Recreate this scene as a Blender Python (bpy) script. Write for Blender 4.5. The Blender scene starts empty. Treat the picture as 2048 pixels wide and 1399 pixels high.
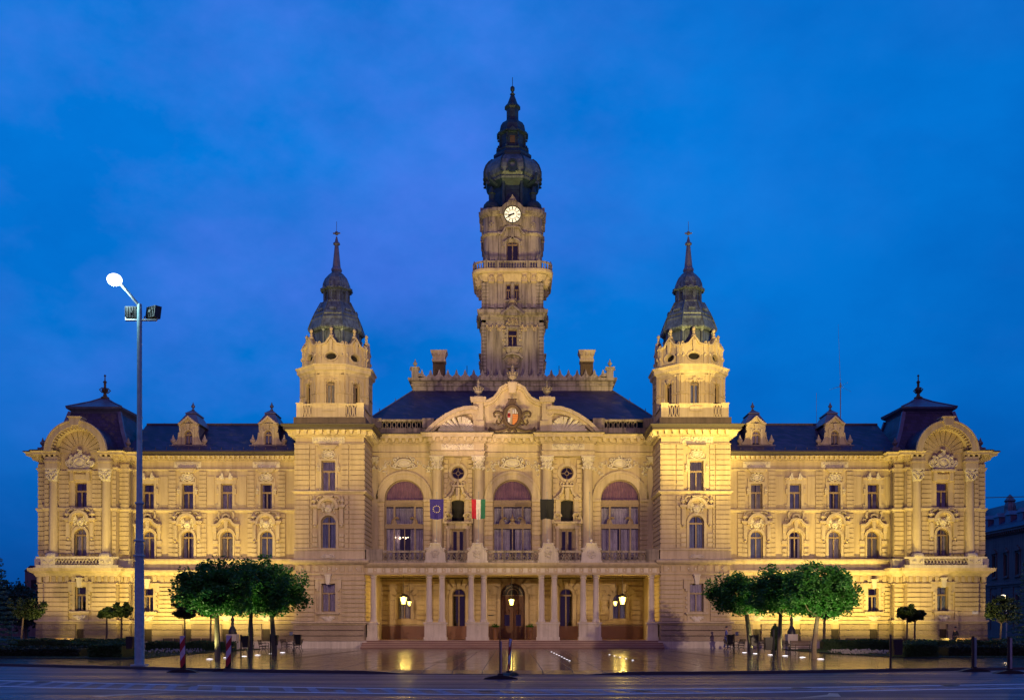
import bpy, math, random
from math import sin, cos, pi, radians as R
from mathutils import Vector, Matrix, Euler
random.seed(7)
scn = bpy.context.scene
COL = scn.collection
F = 2000.0; HC = 1.8; HOR = 1250.0; CX = 1025.0
def PX(px, d): return (px-CX)*d/F
def PZ(py, d): return HC+(HOR-py)*d/F
def GD(py, z=0.0): return (HC-z)*F/(py-HOR)      # distance of a ground point
# ------------------------------------------------------------------ materials
def newmat(name):
    m = bpy.data.materials.new(name); m.use_nodes = True
    nt = m.node_tree; return m, nt, nt.nodes['Principled BSDF']
def pos(nt, sc=(1, 1, 1)):
    g = nt.nodes.new('ShaderNodeNewGeometry'); mp = nt.nodes.new('ShaderNodeMapping')
    mp.inputs['Scale'].default_value = sc
    nt.links.new(g.outputs['Position'], mp.inputs['Vector']); return mp.outputs['Vector']
def noise(nt, vec, scale, detail=5, rough=.6):
    n = nt.nodes.new('ShaderNodeTexNoise'); n.inputs['Scale'].default_value = scale
    n.inputs['Detail'].default_value = detail; n.inputs['Roughness'].default_value = rough
    nt.links.new(vec, n.inputs['Vector']); return n.outputs['Fac']
def ramp(nt, fac, stops):
    r = nt.nodes.new('ShaderNodeValToRGB'); e = r.color_ramp.elements
    while len(e) < len(stops): e.new(.5)
    for i, (p, c) in enumerate(stops):
        e[i].position = p; e[i].color = tuple(c)+(1,) if len(c) == 3 else c
    nt.links.new(fac, r.inputs['Fac']); return r.outputs['Color']
def mixc(nt, a, b, fac, mode='MIX'):
    m = nt.nodes.new('ShaderNodeMix'); m.data_type = 'RGBA'; m.blend_type = mode
    for s, v in ((m.inputs['A'], a), (m.inputs['B'], b), (m.inputs['Factor'], fac)):
        if isinstance(v, (int, float)): s.default_value = v
        elif isinstance(v, tuple): s.default_value = v+(1,)
        else: nt.links.new(v, s)
    return m.outputs['Result']
def bump(nt, b, h, strength, dist=.02):
    n = nt.nodes.new('ShaderNodeBump'); n.inputs['Strength'].default_value = strength
    n.inputs['Distance'].default_value = dist
    nt.links.new(h, n.inputs['Height']); nt.links.new(n.outputs['Normal'], b.inputs['Normal'])
def stone(name, base, dark, rough=.85, stain=.5, fine=9, bmp=.35, bd=.02, streak=True, sf=.28):
    m, nt, b = newmat(name)
    v = pos(nt)
    big = noise(nt, v, .45, 6, .65); fin = noise(nt, v, fine, 5, .7)
    c = ramp(nt, big, [(.3, dark), (.62, base)])
    c = mixc(nt, c, ramp(nt, fin, [(.3, tuple(x*.8 for x in base)), (.65, base)]), .35)
    if streak:
        st = noise(nt, pos(nt, (2.2, 2.2, .16)), 1.6, 5, .6)
        c = mixc(nt, c, ramp(nt, st, [(.36, tuple(x*stain for x in dark)), (.56, (1, 1, 1))]), sf, 'MULTIPLY')
    nt.links.new(c, b.inputs['Base Color']); b.inputs['Roughness'].default_value = rough
    bump(nt, b, fin, bmp, bd); return m
def plain(name, col, rough=.6, metal=0, var=.25, sc=6, bmp=.1, coat=0):
    m, nt, b = newmat(name); n = noise(nt, pos(nt), sc)
    c = ramp(nt, n, [(.3, tuple(x*(1-var) for x in col)), (.7, tuple(min(1, x*(1+var*.5)) for x in col))])
    nt.links.new(c, b.inputs['Base Color']); b.inputs['Roughness'].default_value = rough
    b.inputs['Metallic'].default_value = metal; b.inputs['Coat Weight'].default_value = coat
    if bmp: bump(nt, b, n, bmp)
    return m
def emit(name, col, s, base=(.8, .8, .8)):
    m, nt, b = newmat(name); b.inputs['Base Color'].default_value = base+(1,)
    b.inputs['Emission Color'].default_value = col+(1,); b.inputs['Emission Strength'].default_value = s; return m
M = {}
M['stucco'] = stone('stucco', (.57, .455, .30), (.47, .37, .25), stain=.9)
M['trim'] = stone('trim_stone', (.60, .49, .345), (.44, .35, .25), stain=.8, fine=6)
M['relief'] = stone('relief_stone', (.74, .67, .56), (.55, .47, .38), stain=.7)
M['weathered'] = stone('weathered_stone', (.42, .35, .28), (.12, .09, .075), stain=.4, fine=4, sf=.6)
M['limestone'] = stone('limestone', (.62, .55, .49), (.44, .38, .34), stain=.7)
M['tower'] = stone('tower_stone', (.43, .375, .345), (.26, .22, .20), stain=.4, sf=.65, fine=4)
M['rock'] = stone('rock_face', (.40, .31, .22), (.22, .16, .12), fine=4.5, bmp=1.0, bd=.12, streak=False)
M['step'] = stone('red_limestone', (.20, .10, .08), (.12, .06, .05), rough=.28, streak=False, bmp=.2)
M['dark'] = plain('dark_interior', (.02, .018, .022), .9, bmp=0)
M['frame'] = plain('brown_window_wood', (.30, .21, .13), .5)
M['door'] = plain('oak_door', (.17, .075, .03), .42, sc=3)
M['iron'] = plain('black_iron', (.018, .018, .02), .45)
M['rubber'] = plain('black_rubber', (.015, .014, .015), .6)
M['metal'] = plain('grey_steel', (.35, .37, .38), .45, .3)
M['pipe'] = plain('zinc_pipe', (.20, .15, .12), .5, .3)
M['soot'] = stone('sooty_stone', (.15, .11, .09), (.07, .05, .05))
M['bronze'] = plain('bronze_relief', (.11, .07, .04), .6, .1)
M['redp'] = plain('red_paint', (.38, .02, .025), .45)
M['whitep'] = plain('white_paint', (.58, .56, .62), .6)
M['curtain2'] = plain('cream_curtain', (.70, .60, .52), .9, var=.3, sc=2)
M['curtain3'] = plain('blue_grey_curtain', (.36, .38, .66), .9, var=.3, sc=2)
M['nosing'] = stone('pale_step_edge', (.42, .30, .26), (.26, .18, .155), rough=.3, streak=False)  # treads made paler and less red than the step stone
M['orange'] = plain('orange_paint', (.62, .22, .05), .6)
M['tealp'] = plain('grey_green_plastic', (.16, .26, .27), .45)
M['bark'] = plain('bark', (.16, .12, .08), .9, sc=14, bmp=.6)
M['wood'] = plain('bench_wood', (.07, .035, .022), .55)
M['skin'] = plain('skin', (.5, .3, .22), .6, bmp=0)
M['cloth_blue'] = plain('blue_cloth', (.10, .12, .38), .9)
M['cloth_dark'] = plain('dark_cloth', (.03, .03, .045), .9)
M['grating'] = plain('dark_shutter', (.055, .035, .028), .6)
def leafmat(name, a, b_, rough=.5):
    m, nt, b = newmat(name); n = noise(nt, pos(nt), 2.2, 3)
    nt.links.new(ramp(nt, n, [(.3, a), (.7, b_)]), b.inputs['Base Color']); b.inputs['Roughness'].default_value = rough
    t = nt.nodes.new('ShaderNodeBsdfTranslucent'); nt.links.new(ramp(nt, n, [(.3, a), (.7, b_)]), t.inputs['Color'])
    mx = nt.nodes.new('ShaderNodeMixShader'); mx.inputs[0].default_value = .3
    nt.links.new(b.outputs[0], mx.inputs[1]); nt.links.new(t.outputs[0], mx.inputs[2])
    nt.links.new(mx.outputs[0], nt.nodes['Material Output'].inputs['Surface']); return m
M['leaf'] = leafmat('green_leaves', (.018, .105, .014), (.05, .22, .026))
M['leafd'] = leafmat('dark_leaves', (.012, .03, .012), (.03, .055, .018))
M['spruce'] = leafmat('spruce_needles', (.06, .16, .12), (.11, .24, .15))
M['hedge'] = leafmat('hedge_leaves', (.025, .07, .018), (.055, .13, .03))
M['bloom'] = plain('pale_petals', (.45, .40, .34), .7, bmp=0)
def roofmat():
    m, nt, b = newmat('slate'); v = pos(nt)
    br = nt.nodes.new('ShaderNodeTexBrick'); br.inputs['Scale'].default_value = 1
    br.inputs['Brick Width'].default_value = .5; br.inputs['Row Height'].default_value = .3
    br.inputs['Mortar Size'].default_value = .012
    br.inputs['Color1'].default_value = (.018, .012, .06, 1); br.inputs['Color2'].default_value = (.045, .034, .12, 1)
    br.inputs['Mortar'].default_value = (.014, .012, .018, 1)
    sx = nt.nodes.new('ShaderNodeSeparateXYZ'); cb = nt.nodes.new('ShaderNodeCombineXYZ')
    ad = nt.nodes.new('ShaderNodeMath'); ad.operation = 'ADD'
    nt.links.new(v, sx.inputs[0]); nt.links.new(sx.outputs[0], ad.inputs[0]); nt.links.new(sx.outputs[1], ad.inputs[1])
    nt.links.new(ad.outputs[0], cb.inputs[0]); nt.links.new(sx.outputs[2], cb.inputs[1])
    nt.links.new(cb.outputs[0], br.inputs['Vector'])
    lich = noise(nt, v, .8, 6, .75)
    c = mixc(nt, br.outputs['Color'], (.15, .12, .06), ramp(nt, lich, [(.56, (0, 0, 0)), (.70, (.85, .85, .85))]))
    nt.links.new(c, b.inputs['Base Color']); b.inputs['Roughness'].default_value = .5
    bump(nt, b, br.outputs['Fac'], .3, .01); return m
M['slate'] = roofmat()
def coppermat():
    m, nt, b = newmat('patinated_copper'); v = pos(nt)
    n = noise(nt, v, 1.2, 6, .7); n2 = noise(nt, pos(nt, (4, 4, .5)), 1.5)
    c = ramp(nt, n, [(.3, (.06, .08, .11)), (.5, (.14, .185, .24)), (.72, (.21, .28, .33))])
    c = mixc(nt, c, ramp(nt, n2, [(.35, (.35, .3, .28)), (.6, (1, 1, 1))]), .8, 'MULTIPLY')
    nt.links.new(c, b.inputs['Base Color']); b.inputs['Roughness'].default_value = .48; b.inputs['Metallic'].default_value = .25
    bump(nt, b, n, .2); return m
M['copper'] = coppermat()
M['copperd'] = plain('dark_weathered_copper', (.022, .050, .095), .5, .2, .5, 2)
M['flash'] = plain('flashing_and_shade', (.055, .04, .035), .6)
M['palace'] = stone('grey_render', (.17, .14, .15), (.11, .09, .10))
M['zinc'] = plain('zinc_sheet', (.15, .155, .24), .45, .3, .3, 2)
def glassmat():
    m, nt, b = newmat('window_glass'); nt.nodes.remove(b)
    g = nt.nodes.new('ShaderNodeBsdfGlossy'); g.inputs['Roughness'].default_value = .02
    t = nt.nodes.new('ShaderNodeBsdfTransparent'); t.inputs['Color'].default_value = (.85, .87, .92, 1)
    f = nt.nodes.new('ShaderNodeFresnel'); f.inputs['IOR'].default_value = 1.65
    mx = nt.nodes.new('ShaderNodeMixShader'); nt.links.new(f.outputs[0], mx.inputs[0])
    nt.links.new(t.outputs[0], mx.inputs[1]); nt.links.new(g.outputs[0], mx.inputs[2])
    nt.links.new(mx.outputs[0], nt.nodes['Material Output'].inputs['Surface']); return m
M['glass'] = glassmat()
M['curtain'] = plain('white_curtain', (.78, .66, .80), .9, var=.3, sc=2)
M['drape'] = plain('rose_drape', (.50, .24, .27), .85, var=.3, sc=2)
M['clock'] = emit('lit_clock_glass', (1, .86, .55), .95)
M['lantern'] = emit('lantern_glass', (1, .78, .12), 3.2)
M['lampw'] = emit('lamp_glass', (.9, .97, 1), 2.6)
M['disc'] = emit('ground_light_glass', (1, .93, 1), 2.6)
M['bulb'] = emit('bulb', (1, .72, .4), 6)
def wetstone():
    m, nt, b = newmat('wet_paving'); v = pos(nt)
    br = nt.nodes.new('ShaderNodeTexBrick'); br.inputs['Scale'].default_value = 1
    br.inputs['Brick Width'].default_value = 1.2; br.inputs['Row Height'].default_value = 1.2; br.offset = 0
    br.inputs['Mortar Size'].default_value = .018
    br.inputs['Color1'].default_value = (.09, .068, .075, 1); br.inputs['Color2'].default_value = (.068, .052, .06, 1)
    br.inputs['Mortar'].default_value = (.03, .022, .02, 1)
    rot = nt.nodes.new('ShaderNodeMapping'); rot.inputs['Rotation'].default_value = (0, 0, R(0))
    nt.links.new(v, rot.inputs['Vector']); nt.links.new(rot.outputs[0], br.inputs['Vector'])
    n = noise(nt, v, .9, 8, .75); n2 = noise(nt, v, 12, 4)
    c = mixc(nt, br.outputs['Color'], ramp(nt, n, [(.35, (.55, .5, .5)), (.7, (1, 1, 1))]), 1., 'MULTIPLY')
    nt.links.new(c, b.inputs['Base Color'])
    rr = mixc(nt, ramp(nt, n, [(.34, (.05,)*3), (.62, (.26,)*3)]), (.7, .7, .7), br.outputs['Fac']); nt.links.new(rr, b.inputs['Roughness'])
    b.inputs['Coat Weight'].default_value = .3; b.inputs['Coat Roughness'].default_value = .08
    bb = nt.nodes.new('ShaderNodeMath'); bb.operation = 'MULTIPLY_ADD'
    nt.links.new(br.outputs['Fac'], bb.inputs[0]); bb.inputs[1].default_value = -1.2; nt.links.new(n2, bb.inputs[2])
    bump(nt, b, bb.outputs[0], .07, .012); return m
M['paving'] = wetstone()
def asphalt():
    m, nt, b = newmat('wet_asphalt'); v = pos(nt)
    n = noise(nt, v, 60, 3, .7); st = noise(nt, pos(nt, (.05, .8, 1)), 1.1, 4, .55); pt = noise(nt, v, .35, 4)
    c = ramp(nt, n, [(.35, (.055, .034, .055)), (.62, (.17, .11, .17))])
    c = mixc(nt, c, ramp(nt, pt, [(.38, (.5, .5, .55)), (.6, (1, 1, 1))]), .8, 'MULTIPLY'); nt.links.new(c, b.inputs['Base Color'])
    rr = ramp(nt, st, [(.36, (.24,)*3), (.56, (.5,)*3)]); nt.links.new(rr, b.inputs['Roughness'])
    b.inputs['IOR'].default_value = 1.33; b.inputs['Specular IOR Level'].default_value = .3; bump(nt, b, n, .5, .015); return m
M['asphalt'] = asphalt()
M['line'] = plain('road_paint', (.9, .86, .92), .9, var=.25, sc=20)
M['curb'] = plain('granite_kerb', (.06, .058, .062), .55, sc=20)
M['band'] = plain('dark_paving_band', (.05, .035, .035), .2, sc=8)
M['lawn'] = plain('grass_ground', (.012, .032, .012), .9, sc=5, bmp=.5)
# ------------------------------------------------------------------ mesh builder
class MB:
    def __init__(s): s.v = []; s.f = []
    def add(s, vs, fs):
        o = len(s.v); s.v += [tuple(p) for p in vs]; s.f += [tuple(i+o for i in f) for f in fs]; return s
    def box(s, x0, x1, y0, y1, z0, z1):
        if x0 > x1: x0, x1 = x1, x0
        return s.add([(x0,y0,z0),(x1,y0,z0),(x1,y1,z0),(x0,y1,z0),(x0,y0,z1),(x1,y0,z1),(x1,y1,z1),(x0,y1,z1)],
              [(0,3,2,1),(4,5,6,7),(0,1,5,4),(1,2,6,5),(2,3,7,6),(3,0,4,7)])
    def tbox(s, cx, w0, w1, y0, y1, z0, z1):   # tapered: width w0 at bottom, w1 at top
        return s.prism([(cx-w0/2,z0),(cx+w0/2,z0),(cx+w1/2,z1),(cx-w1/2,z1)], y0, y1)
    def prism(s, pts, y0, y1):                 # XZ polygon extruded along Y
        n = len(pts)
        a = sum(pts[i][0]*pts[(i+1)%n][1]-pts[(i+1)%n][0]*pts[i][1] for i in range(n))
        if a < 0: pts = pts[::-1]
        return s.add([(x,y0,z) for x,z in pts]+[(x,y1,z) for x,z in pts],
              [tuple(range(n)), tuple(range(2*n-1,n-1,-1))]+[(i,i+n,(i+1)%n+n,(i+1)%n) for i in range(n)])
    def prismz(s, pts, z0, z1):                # XY polygon ccw
        n = len(pts)
        return s.add([(x,y,z0) for x,y in pts]+[(x,y,z1) for x,y in pts],
              [tuple(range(n-1,-1,-1)), tuple(range(n,2*n))]+[(i,(i+1)%n,(i+1)%n+n,i+n) for i in range(n)])
    def arch(s, cx, cz, r0, r1, y0, y1, a0=0, a1=pi, n=16, sz=1.0):
        vs = []; fs = []
        for i in range(n+1):
            a = a0+(a1-a0)*i/n
            for r, y in ((r0,y0),(r1,y0),(r1,y1),(r0,y1)): vs.append((cx+r*cos(a), y, cz+r*sin(a)*sz))
        for i in range(n):
            b = i*4
            for j in range(4): fs.append((b+j, b+(j+1)%4, b+4+(j+1)%4, b+4+j))
        fs += [(3,2,1,0), (n*4,n*4+1,n*4+2,n*4+3)]
        return s.add(vs, fs)
    def band(s, pts, w, y0, y1):               # strip of width w below/inside a polyline in XZ
        n = len(pts); inn = []
        for i, p in enumerate(pts):
            a = Vector(pts[max(i-1,0)]); b = Vector(pts[min(i+1,n-1)]); d = (b-a).normalized()
            inn.append((p[0]+d.y*w, p[1]-d.x*w))
        for i in range(n-1):
            s.prism([pts[i], pts[i+1], inn[i+1], inn[i]], y0, y1)
        return s
    def lathe(s, prof, cx=0, cy=0, n=16, rot=0., ap=False, z0=0, sc=1.0):
        k = sc/(cos(pi/n) if ap else 1)
        vs = []; fs = []
        for r, z in prof:
            for i in range(n):
                a = rot+2*pi*i/n; vs.append((cx+r*k*cos(a), cy+r*k*sin(a), z0+z*sc))
        for j in range(len(prof)-1):
            for i in range(n): fs.append((j*n+i, j*n+(i+1)%n, (j+1)*n+(i+1)%n, (j+1)*n+i))
        fs.append(tuple(range(n-1,-1,-1))); fs.append(tuple((len(prof)-1)*n+i for i in range(n)))
        return s.add(vs, fs)
    def oct(s, prof, cx, cy): return s.lathe(prof, cx, cy, 8, R(22.5), True)
    def ball(s, c, r, n=7, sx=1, sy=1, sz=1):
        vs = []; fs = []; m = max(4, n-2)
        for j in range(m+1):
            t = pi*j/m
            for i in range(n):
                a = 2*pi*i/n; vs.append((c[0]+r*sx*sin(t)*cos(a), c[1]+r*sy*sin(t)*sin(a), c[2]-r*sz*cos(t)))
        for j in range(m):
            for i in range(n): fs.append((j*n+i, j*n+(i+1)%n, (j+1)*n+(i+1)%n, (j+1)*n+i))
        return s.add(vs, fs)
    def tube(s, pts, r, n=5, r1=None):
        pts = [Vector(p) for p in pts]; vs = []; fs = []; m = len(pts)
        up = None
        for i, p in enumerate(pts):
            d = (pts[min(i+1,m-1)]-pts[max(i-1,0)]).normalized()
            if up is None: up = Vector((0,0,1)) if abs(d.z) < .9 else Vector((1,0,0))
            a = d.cross(up)
            if a.length < 1e-4: a = d.orthogonal()
            a.normalize(); b = a.cross(d); up = b
            rr = r if r1 is None else r+(r1-r)*i/max(1,m-1)
            for k in range(n):
                t = 2*pi*k/n; vs.append(p+a*rr*cos(t)+b*rr*sin(t))
        for i in range(m-1):
            for k in range(n): fs.append((i*n+k, (i+1)*n+k, (i+1)*n+(k+1)%n, i*n+(k+1)%n))
        fs.append(tuple(range(n))); fs.append(tuple((m-1)*n+k for k in range(n-1,-1,-1)))
        return s.add(vs, fs)
    def sweep(s, path, prof, closed=False):    # prof (offset outward = right of travel, z)
        n = len(path); N = []
        for i in range(n):
            p = Vector(path[i]); 
            a = Vector(path[i-1]) if (i > 0 or closed) else None
            b = Vector(path[(i+1)%n]) if (i < n-1 or closed) else None
            ns = []
            if a is not None: d = (p-a).normalized(); ns.append(Vector((d.y,-d.x)))
            if b is not None: d = (b-p).normalized(); ns.append(Vector((d.y,-d.x)))
            m = sum(ns, Vector((0,0))); m.normalize(); m = m/max(.35, m.dot(ns[0])); N.append(m)
        k = len(prof); vs = []; fs = []
        for i in range(n):
            for o, z in prof: vs.append((path[i][0]+N[i].x*o, path[i][1]+N[i].y*o, z))
        for i in range(n if closed else n-1):
            j = (i+1)%n
            for q in range(k): fs.append((i*k+q, j*k+q, j*k+(q+1)%k, i*k+(q+1)%k))
        if not closed: fs.append(tuple(range(k))); fs.append(tuple((n-1)*k+q for q in range(k-1,-1,-1)))
        return s.add(vs, fs)
    def blocks(s, path, off0, off1, z0, z1, w, gap, closed=False, taper=0):
        n = len(path)
        for i in range(n if closed else n-1):
            a = Vector(path[i]); b = Vector(path[(i+1)%n]); L = (b-a).length; d = (b-a)/L; nn = Vector((d.y,-d.x))
            c = max(1, int((L+gap)/(w+gap))) if L > w*.8 else 0
            for q in range(c):
                m = a+d*(L*(q+.5)/c)
                P = [m-d*w/2+nn*off0, m+d*w/2+nn*off0, m+d*w/2+nn*off1, m-d*w/2+nn*off1]
                t = taper*w
                Q = [m-d*(w/2-t)+nn*off0, m+d*(w/2-t)+nn*off0, m+d*(w/2-t)+nn*(off0+(off1-off0)*(1-taper)), m-d*(w/2-t)+nn*(off0+(off1-off0)*(1-taper))]
                s.add([(p.x,p.y,z1) for p in P]+[(p.x,p.y,z0) for p in Q],
                      [(0,1,2,3),(7,6,5,4),(0,4,5,1),(1,5,6,2),(2,6,7,3),(3,7,4,0)])
        return s
    def merge(s, o, dx=0, dy=0, dz=0, mx=1, rz=0, sc=1):
        c, q = cos(rz), sin(rz)
        vs = [(dx+(x*mx*c-y*q)*sc, dy+(x*mx*q+y*c)*sc, dz+z*sc) for x, y, z in o.v]
        return s.add(vs, [f[::-1] for f in o.f] if mx < 0 else o.f)
    def mesh(s, name, mat, smooth=False):
        me = bpy.data.meshes.new(name); me.from_pydata(s.v, [], s.f); me.materials.append(mat)
        import bmesh
        bm = bmesh.new(); bm.from_mesh(me); bmesh.ops.recalc_face_normals(bm, faces=bm.faces); bm.to_mesh(me); bm.free()
        if smooth:
            for p in me.polygons: p.use_smooth = True
            me.set_sharp_from_angle(angle=R(40))
        me.update(); return me
    def build(s, name, mat, parent=None, smooth=False, loc=None):
        return link(name, s.mesh(name, M[mat] if isinstance(mat, str) else mat, smooth), parent, loc)
def link(name, me, parent=None, loc=None, rz=0):
    o = bpy.data.objects.new(name, me); COL.objects.link(o); o.parent = parent
    if loc is not None: o.location = loc
    if rz: o.rotation_euler.z = rz
    return o
def tag(o, label=None, cat=None, group=None, kind=None):
    if label: o['label'] = label
    if cat: o['category'] = cat
    if group: o['group'] = group
    if kind: o['kind'] = kind
    return o
def empty(name, loc=(0,0,0), rz=0):
    o = bpy.data.objects.new(name, None); COL.objects.link(o); o.location = loc; o.rotation_euler.z = rz; return o
def copy_tree(o, parent=None):
    c = o.copy(); COL.objects.link(c); c.parent = parent
    for ch in list(o.children): copy_tree(ch, c)
    return c
# ------------------------------------------------------------------ ornament helpers
def spiral(mb, cx, cz, r, y, rad, a0, turns, n=12, mx=1, dr=.75):
    pts = []
    for i in range(n+1):
        t = i/n; a = a0+turns*2*pi*t; q = r*(1-dr*t)
        pts.append((cx+mx*q*cos(a), y, cz+q*sin(a)))
    mb.tube(pts, rad, 5, rad*.6)
def relief(mb, cx, y, cz, w, h, n=14, seed=1, r=.05, oval=True, sym=True):
    rg = random.Random(seed)
    for i in range(n):
        u = rg.random(); v = rg.uniform(-1, 1)
        if oval: v *= math.sqrt(max(0, 1-u*u))
        for mx in ((1, -1) if sym else (1,)):
            k = rg.random() if mx == 1 else k
            X = cx+mx*u*w/2; Z = cz+v*h/2
            if k < .5:
                a = rg.uniform(0, 2*pi) if mx == 1 else a
                q = min(w, h)*rg.uniform(.10, .2)
                spiral(mb, X, Z, q, y-r*.5, r*rg.uniform(.6, 1.1), a, .8, 7, mx)
            else:
                mb.ball((X, y-r*.3, Z), r*rg.uniform(.9, 1.9), 6, 1, .8, rg.uniform(.7, 1.5))
def cartouche(mb, cx, y, cz, w, h, seed=1, r=.06):
    n = 14
    pts = [(cx+w*.27*cos(2*pi*i/n), y-r, cz+h*.3*sin(2*pi*i/n)) for i in range(n+1)]
    mb.tube(pts, r*.9, 5)
    mb.ball((cx, y, cz), 1, 10, w*.24, r*1.3, h*.27)
    for mx in (1, -1):
        spiral(mb, cx+mx*w*.36, cz-h*.2, min(w,h)*.17, y-r*.6, r, R(100), 1.1, 10, mx)
        spiral(mb, cx+mx*w*.32, cz+h*.25, min(w,h)*.17, y-r*.6, r, R(-100), 1.1, 10, mx)
        mb.tube([(cx+mx*w*.1,y-r,cz-h*.45),(cx+mx*w*.3,y-r,cz-h*.42),(cx+mx*w*.48,y-r,cz-h*.3),(cx+mx*w*.5,y-r,cz-h*.05)], r*.8, 5, r*.4)
    relief(mb, cx, y, cz+h*.42, w*.5, h*.22, 4, seed, r*.9)
    relief(mb, cx, y, cz, w*1.05, h*.8, 5, seed+9, r*.7)
def urn(mb, x, y, z, s=1.0, n=10):
    mb.lathe([(.2,0),(.2,.08),(.1,.14),(.09,.22),(.24,.36),(.28,.52),(.2,.64),(.12,.68),(.15,.74),(.09,.84),(.05,.98),(.0,1.1)], x, y, n, 0, False, z, s)
def flame(mb, x, y, z, s=1.0):
    mb.lathe([(.16,0),(.16,.1),(.1,.16),(.28,.3),(.36,.46),(.3,.6),(.34,.68)], x, y, 10, 0, False, z, s)
    rg = random.Random(int(x*100))
    for i in range(6):
        a = i*pi/3; pts = [(x+cos(a)*.3*s, y+sin(a)*.3*s, z+.55*s), (x+cos(a)*.42*s, y+sin(a)*.42*s, z+.75*s), (x+cos(a)*.22*s, y+sin(a)*.22*s, z+.9*s)]
        mb.tube(pts, .09*s, 5, .03*s)
    mb.lathe([(.22,.6),(.26,.78),(.18,.95),(.16,1.1),(.11,1.15),(.13,1.28),(.05,1.42),(0,1.6)], x, y, 8, .3, False, z, s)
def one(fn, *a, **k): m = MB(); fn(m, *a, **k); return m
# wall helpers ------------------------------------------------------
def wallplane(mb, x0, x1, z0, z1, y, th, holes):
    """holes: (xa, xb, za, zb, rise)"""
    hs = [h for h in holes if h[0] < x1 and h[1] > x0 and h[2] < z1 and h[3] > z0]
    xs = sorted(set([x0, x1]+[min(max(v, x0), x1) for h in hs for v in h[:2]]))
    for a, b in zip(xs, xs[1:]):
        if b-a < 1e-5: continue
        m = (a+b)/2; blk = sorted([(max(h[2], z0), min(h[3], z1)) for h in hs if h[0] < m < h[1]]); z = z0
        for p, q in blk:
            if p > z+1e-4: mb.box(a, b, y, y+th, z, p)
            z = max(z, q)
        if z < z1-1e-4: mb.box(a, b, y, y+th, z, z1)
    for h in hs:
        if h[4] > 0:
            c = (h[0]+h[1])/2; r = (h[1]-h[0])/2; zs = h[3]-h[4]; n = 10
            arc = [(c+r*cos(pi*i/(2*n)), zs+h[4]*sin(pi*i/(2*n))) for i in range(n+1)]
            e = .002
            mb.prism(arc+[(h[1], h[3])], y+e, y+th-e)
            mb.prism([(2*c-x, z) for x, z in arc]+[(h[0], h[3])], y+e, y+th-e)
def rustic(mb, x0, x1, z0, z1, y, step, holes, gap=.06, proud=.07, pad=0.0):
    proud *= 1.6; gap *= 1.15
    n = max(1, round((z1-z0)/step)); st = (z1-z0)/n
    for i in range(n):
        za = z0+i*st+gap/2; zb = z0+(i+1)*st-gap/2
        iv = sorted([(h[0]-pad, h[1]+pad) for h in holes if h[2] < zb-.02 and h[3] > za+.02 and h[1] > x0 and h[0] < x1]); x = x0
        for p, q in iv:
            if p > x+.03: mb.box(x, p, y-proud, y+.03, za, zb)
            x = max(x, q)
        if x < x1-.03: mb.box(x, x1, y-proud, y+.03, za, zb)
def cornice(mb, path, zt, h, p, mod=True, w=.2, gap=.28, closed=False, dent=True, clad_and_shade=True):
    mb.sweep(path, [(-.3,zt-h),(.12*p,zt-h),(.12*p,zt-.84*h),(.26*p,zt-.80*h),(.26*p,zt-.42*h),(.84*p,zt-.42*h),(.84*p,zt-.2*h),(p,zt-.04*h),(p,zt),(-.3,zt+.01)], closed)
    FL.append((path, zt, p, closed, h if clad_and_shade else 0))
    if mod: mb.blocks(path, .2*p, .78*p, zt-.78*h, zt-.41*h, w, gap, closed, .22)
    if dent: mb.blocks(path, .1*p, .2*p, zt-.98*h, zt-.86*h, .05, .05, closed)
FL = []
def flashing():
    for path, zt, p, closed, h in FL:
        mb = MB()
        if h: mb.sweep(path, [(.8*p, zt-.43*h), (.84*p+.025, zt-.43*h), (.84*p+.03, zt-.2*h), (p+.03, zt-.05*h), (p+.03, zt+.02), (.8*p, zt+.005)], closed)  # dark strip over the corona: metal, with the soffit's shade put in
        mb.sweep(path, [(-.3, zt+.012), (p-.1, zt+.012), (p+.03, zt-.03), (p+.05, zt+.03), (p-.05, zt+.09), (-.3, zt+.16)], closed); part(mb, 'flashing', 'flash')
    FL.clear()
def mold(mb, path, z0, z1, p, closed=False):
    h = z1-z0; mb.sweep(path, [(-.1,z0),(p*.4,z0),(p*.6,z0+h*.4),(p,z0+h*.55),(p,z1-h*.08),(p*.9,z1),(-.1,z1)], closed)
# ------------------------------------------------------------------ windows
hall = empty('town_hall', (0, 80, 0))
tag(hall, 'long cream baroque town hall with clock tower, two pointed side towers and floodlit facade', 'town hall')
OFF = Vector((0, -80, 0))
def part(mb, name, mat, smooth=False, parent=None):
    o = mb.build(name, mat, parent or hall, smooth)
    if parent is None: o.location = OFF
    return o
CACHE = {}
def cmesh(key, fn, mat, smooth=False, name=None):
    if key not in CACHE: CACHE[key] = fn().mesh(name or key[0], M[mat], smooth)
    return CACHE[key]
def frame_mb(w, h, rise, t=.075):
    mb = MB(); r = w/2; zs = h-rise
    mb.box(-r, -r+t, 0, .09, 0, zs); mb.box(r-t, r, 0, .09, 0, zs); mb.box(-r+t, r-t, 0, .09, 0, t)
    if rise > 0:
        mb.arch(0, zs, r-t, r, 0, .09, 0, pi, 12, rise/r)
    else: mb.box(-r+t, r-t, 0, .09, h-t, h)
    tz = h*.66 if rise <= 0 else zs-.02
    if w < 1.6:
        mb.box(-r+t, r-t, -.03, .1, tz-.08, tz+.06)
        mb.box(-.05, .05, -.02, .1, t, tz-.08)
        if rise > 0 : mb.box(-.02, .02, .01, .08, tz+.06, h-.05)
    return mb
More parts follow.
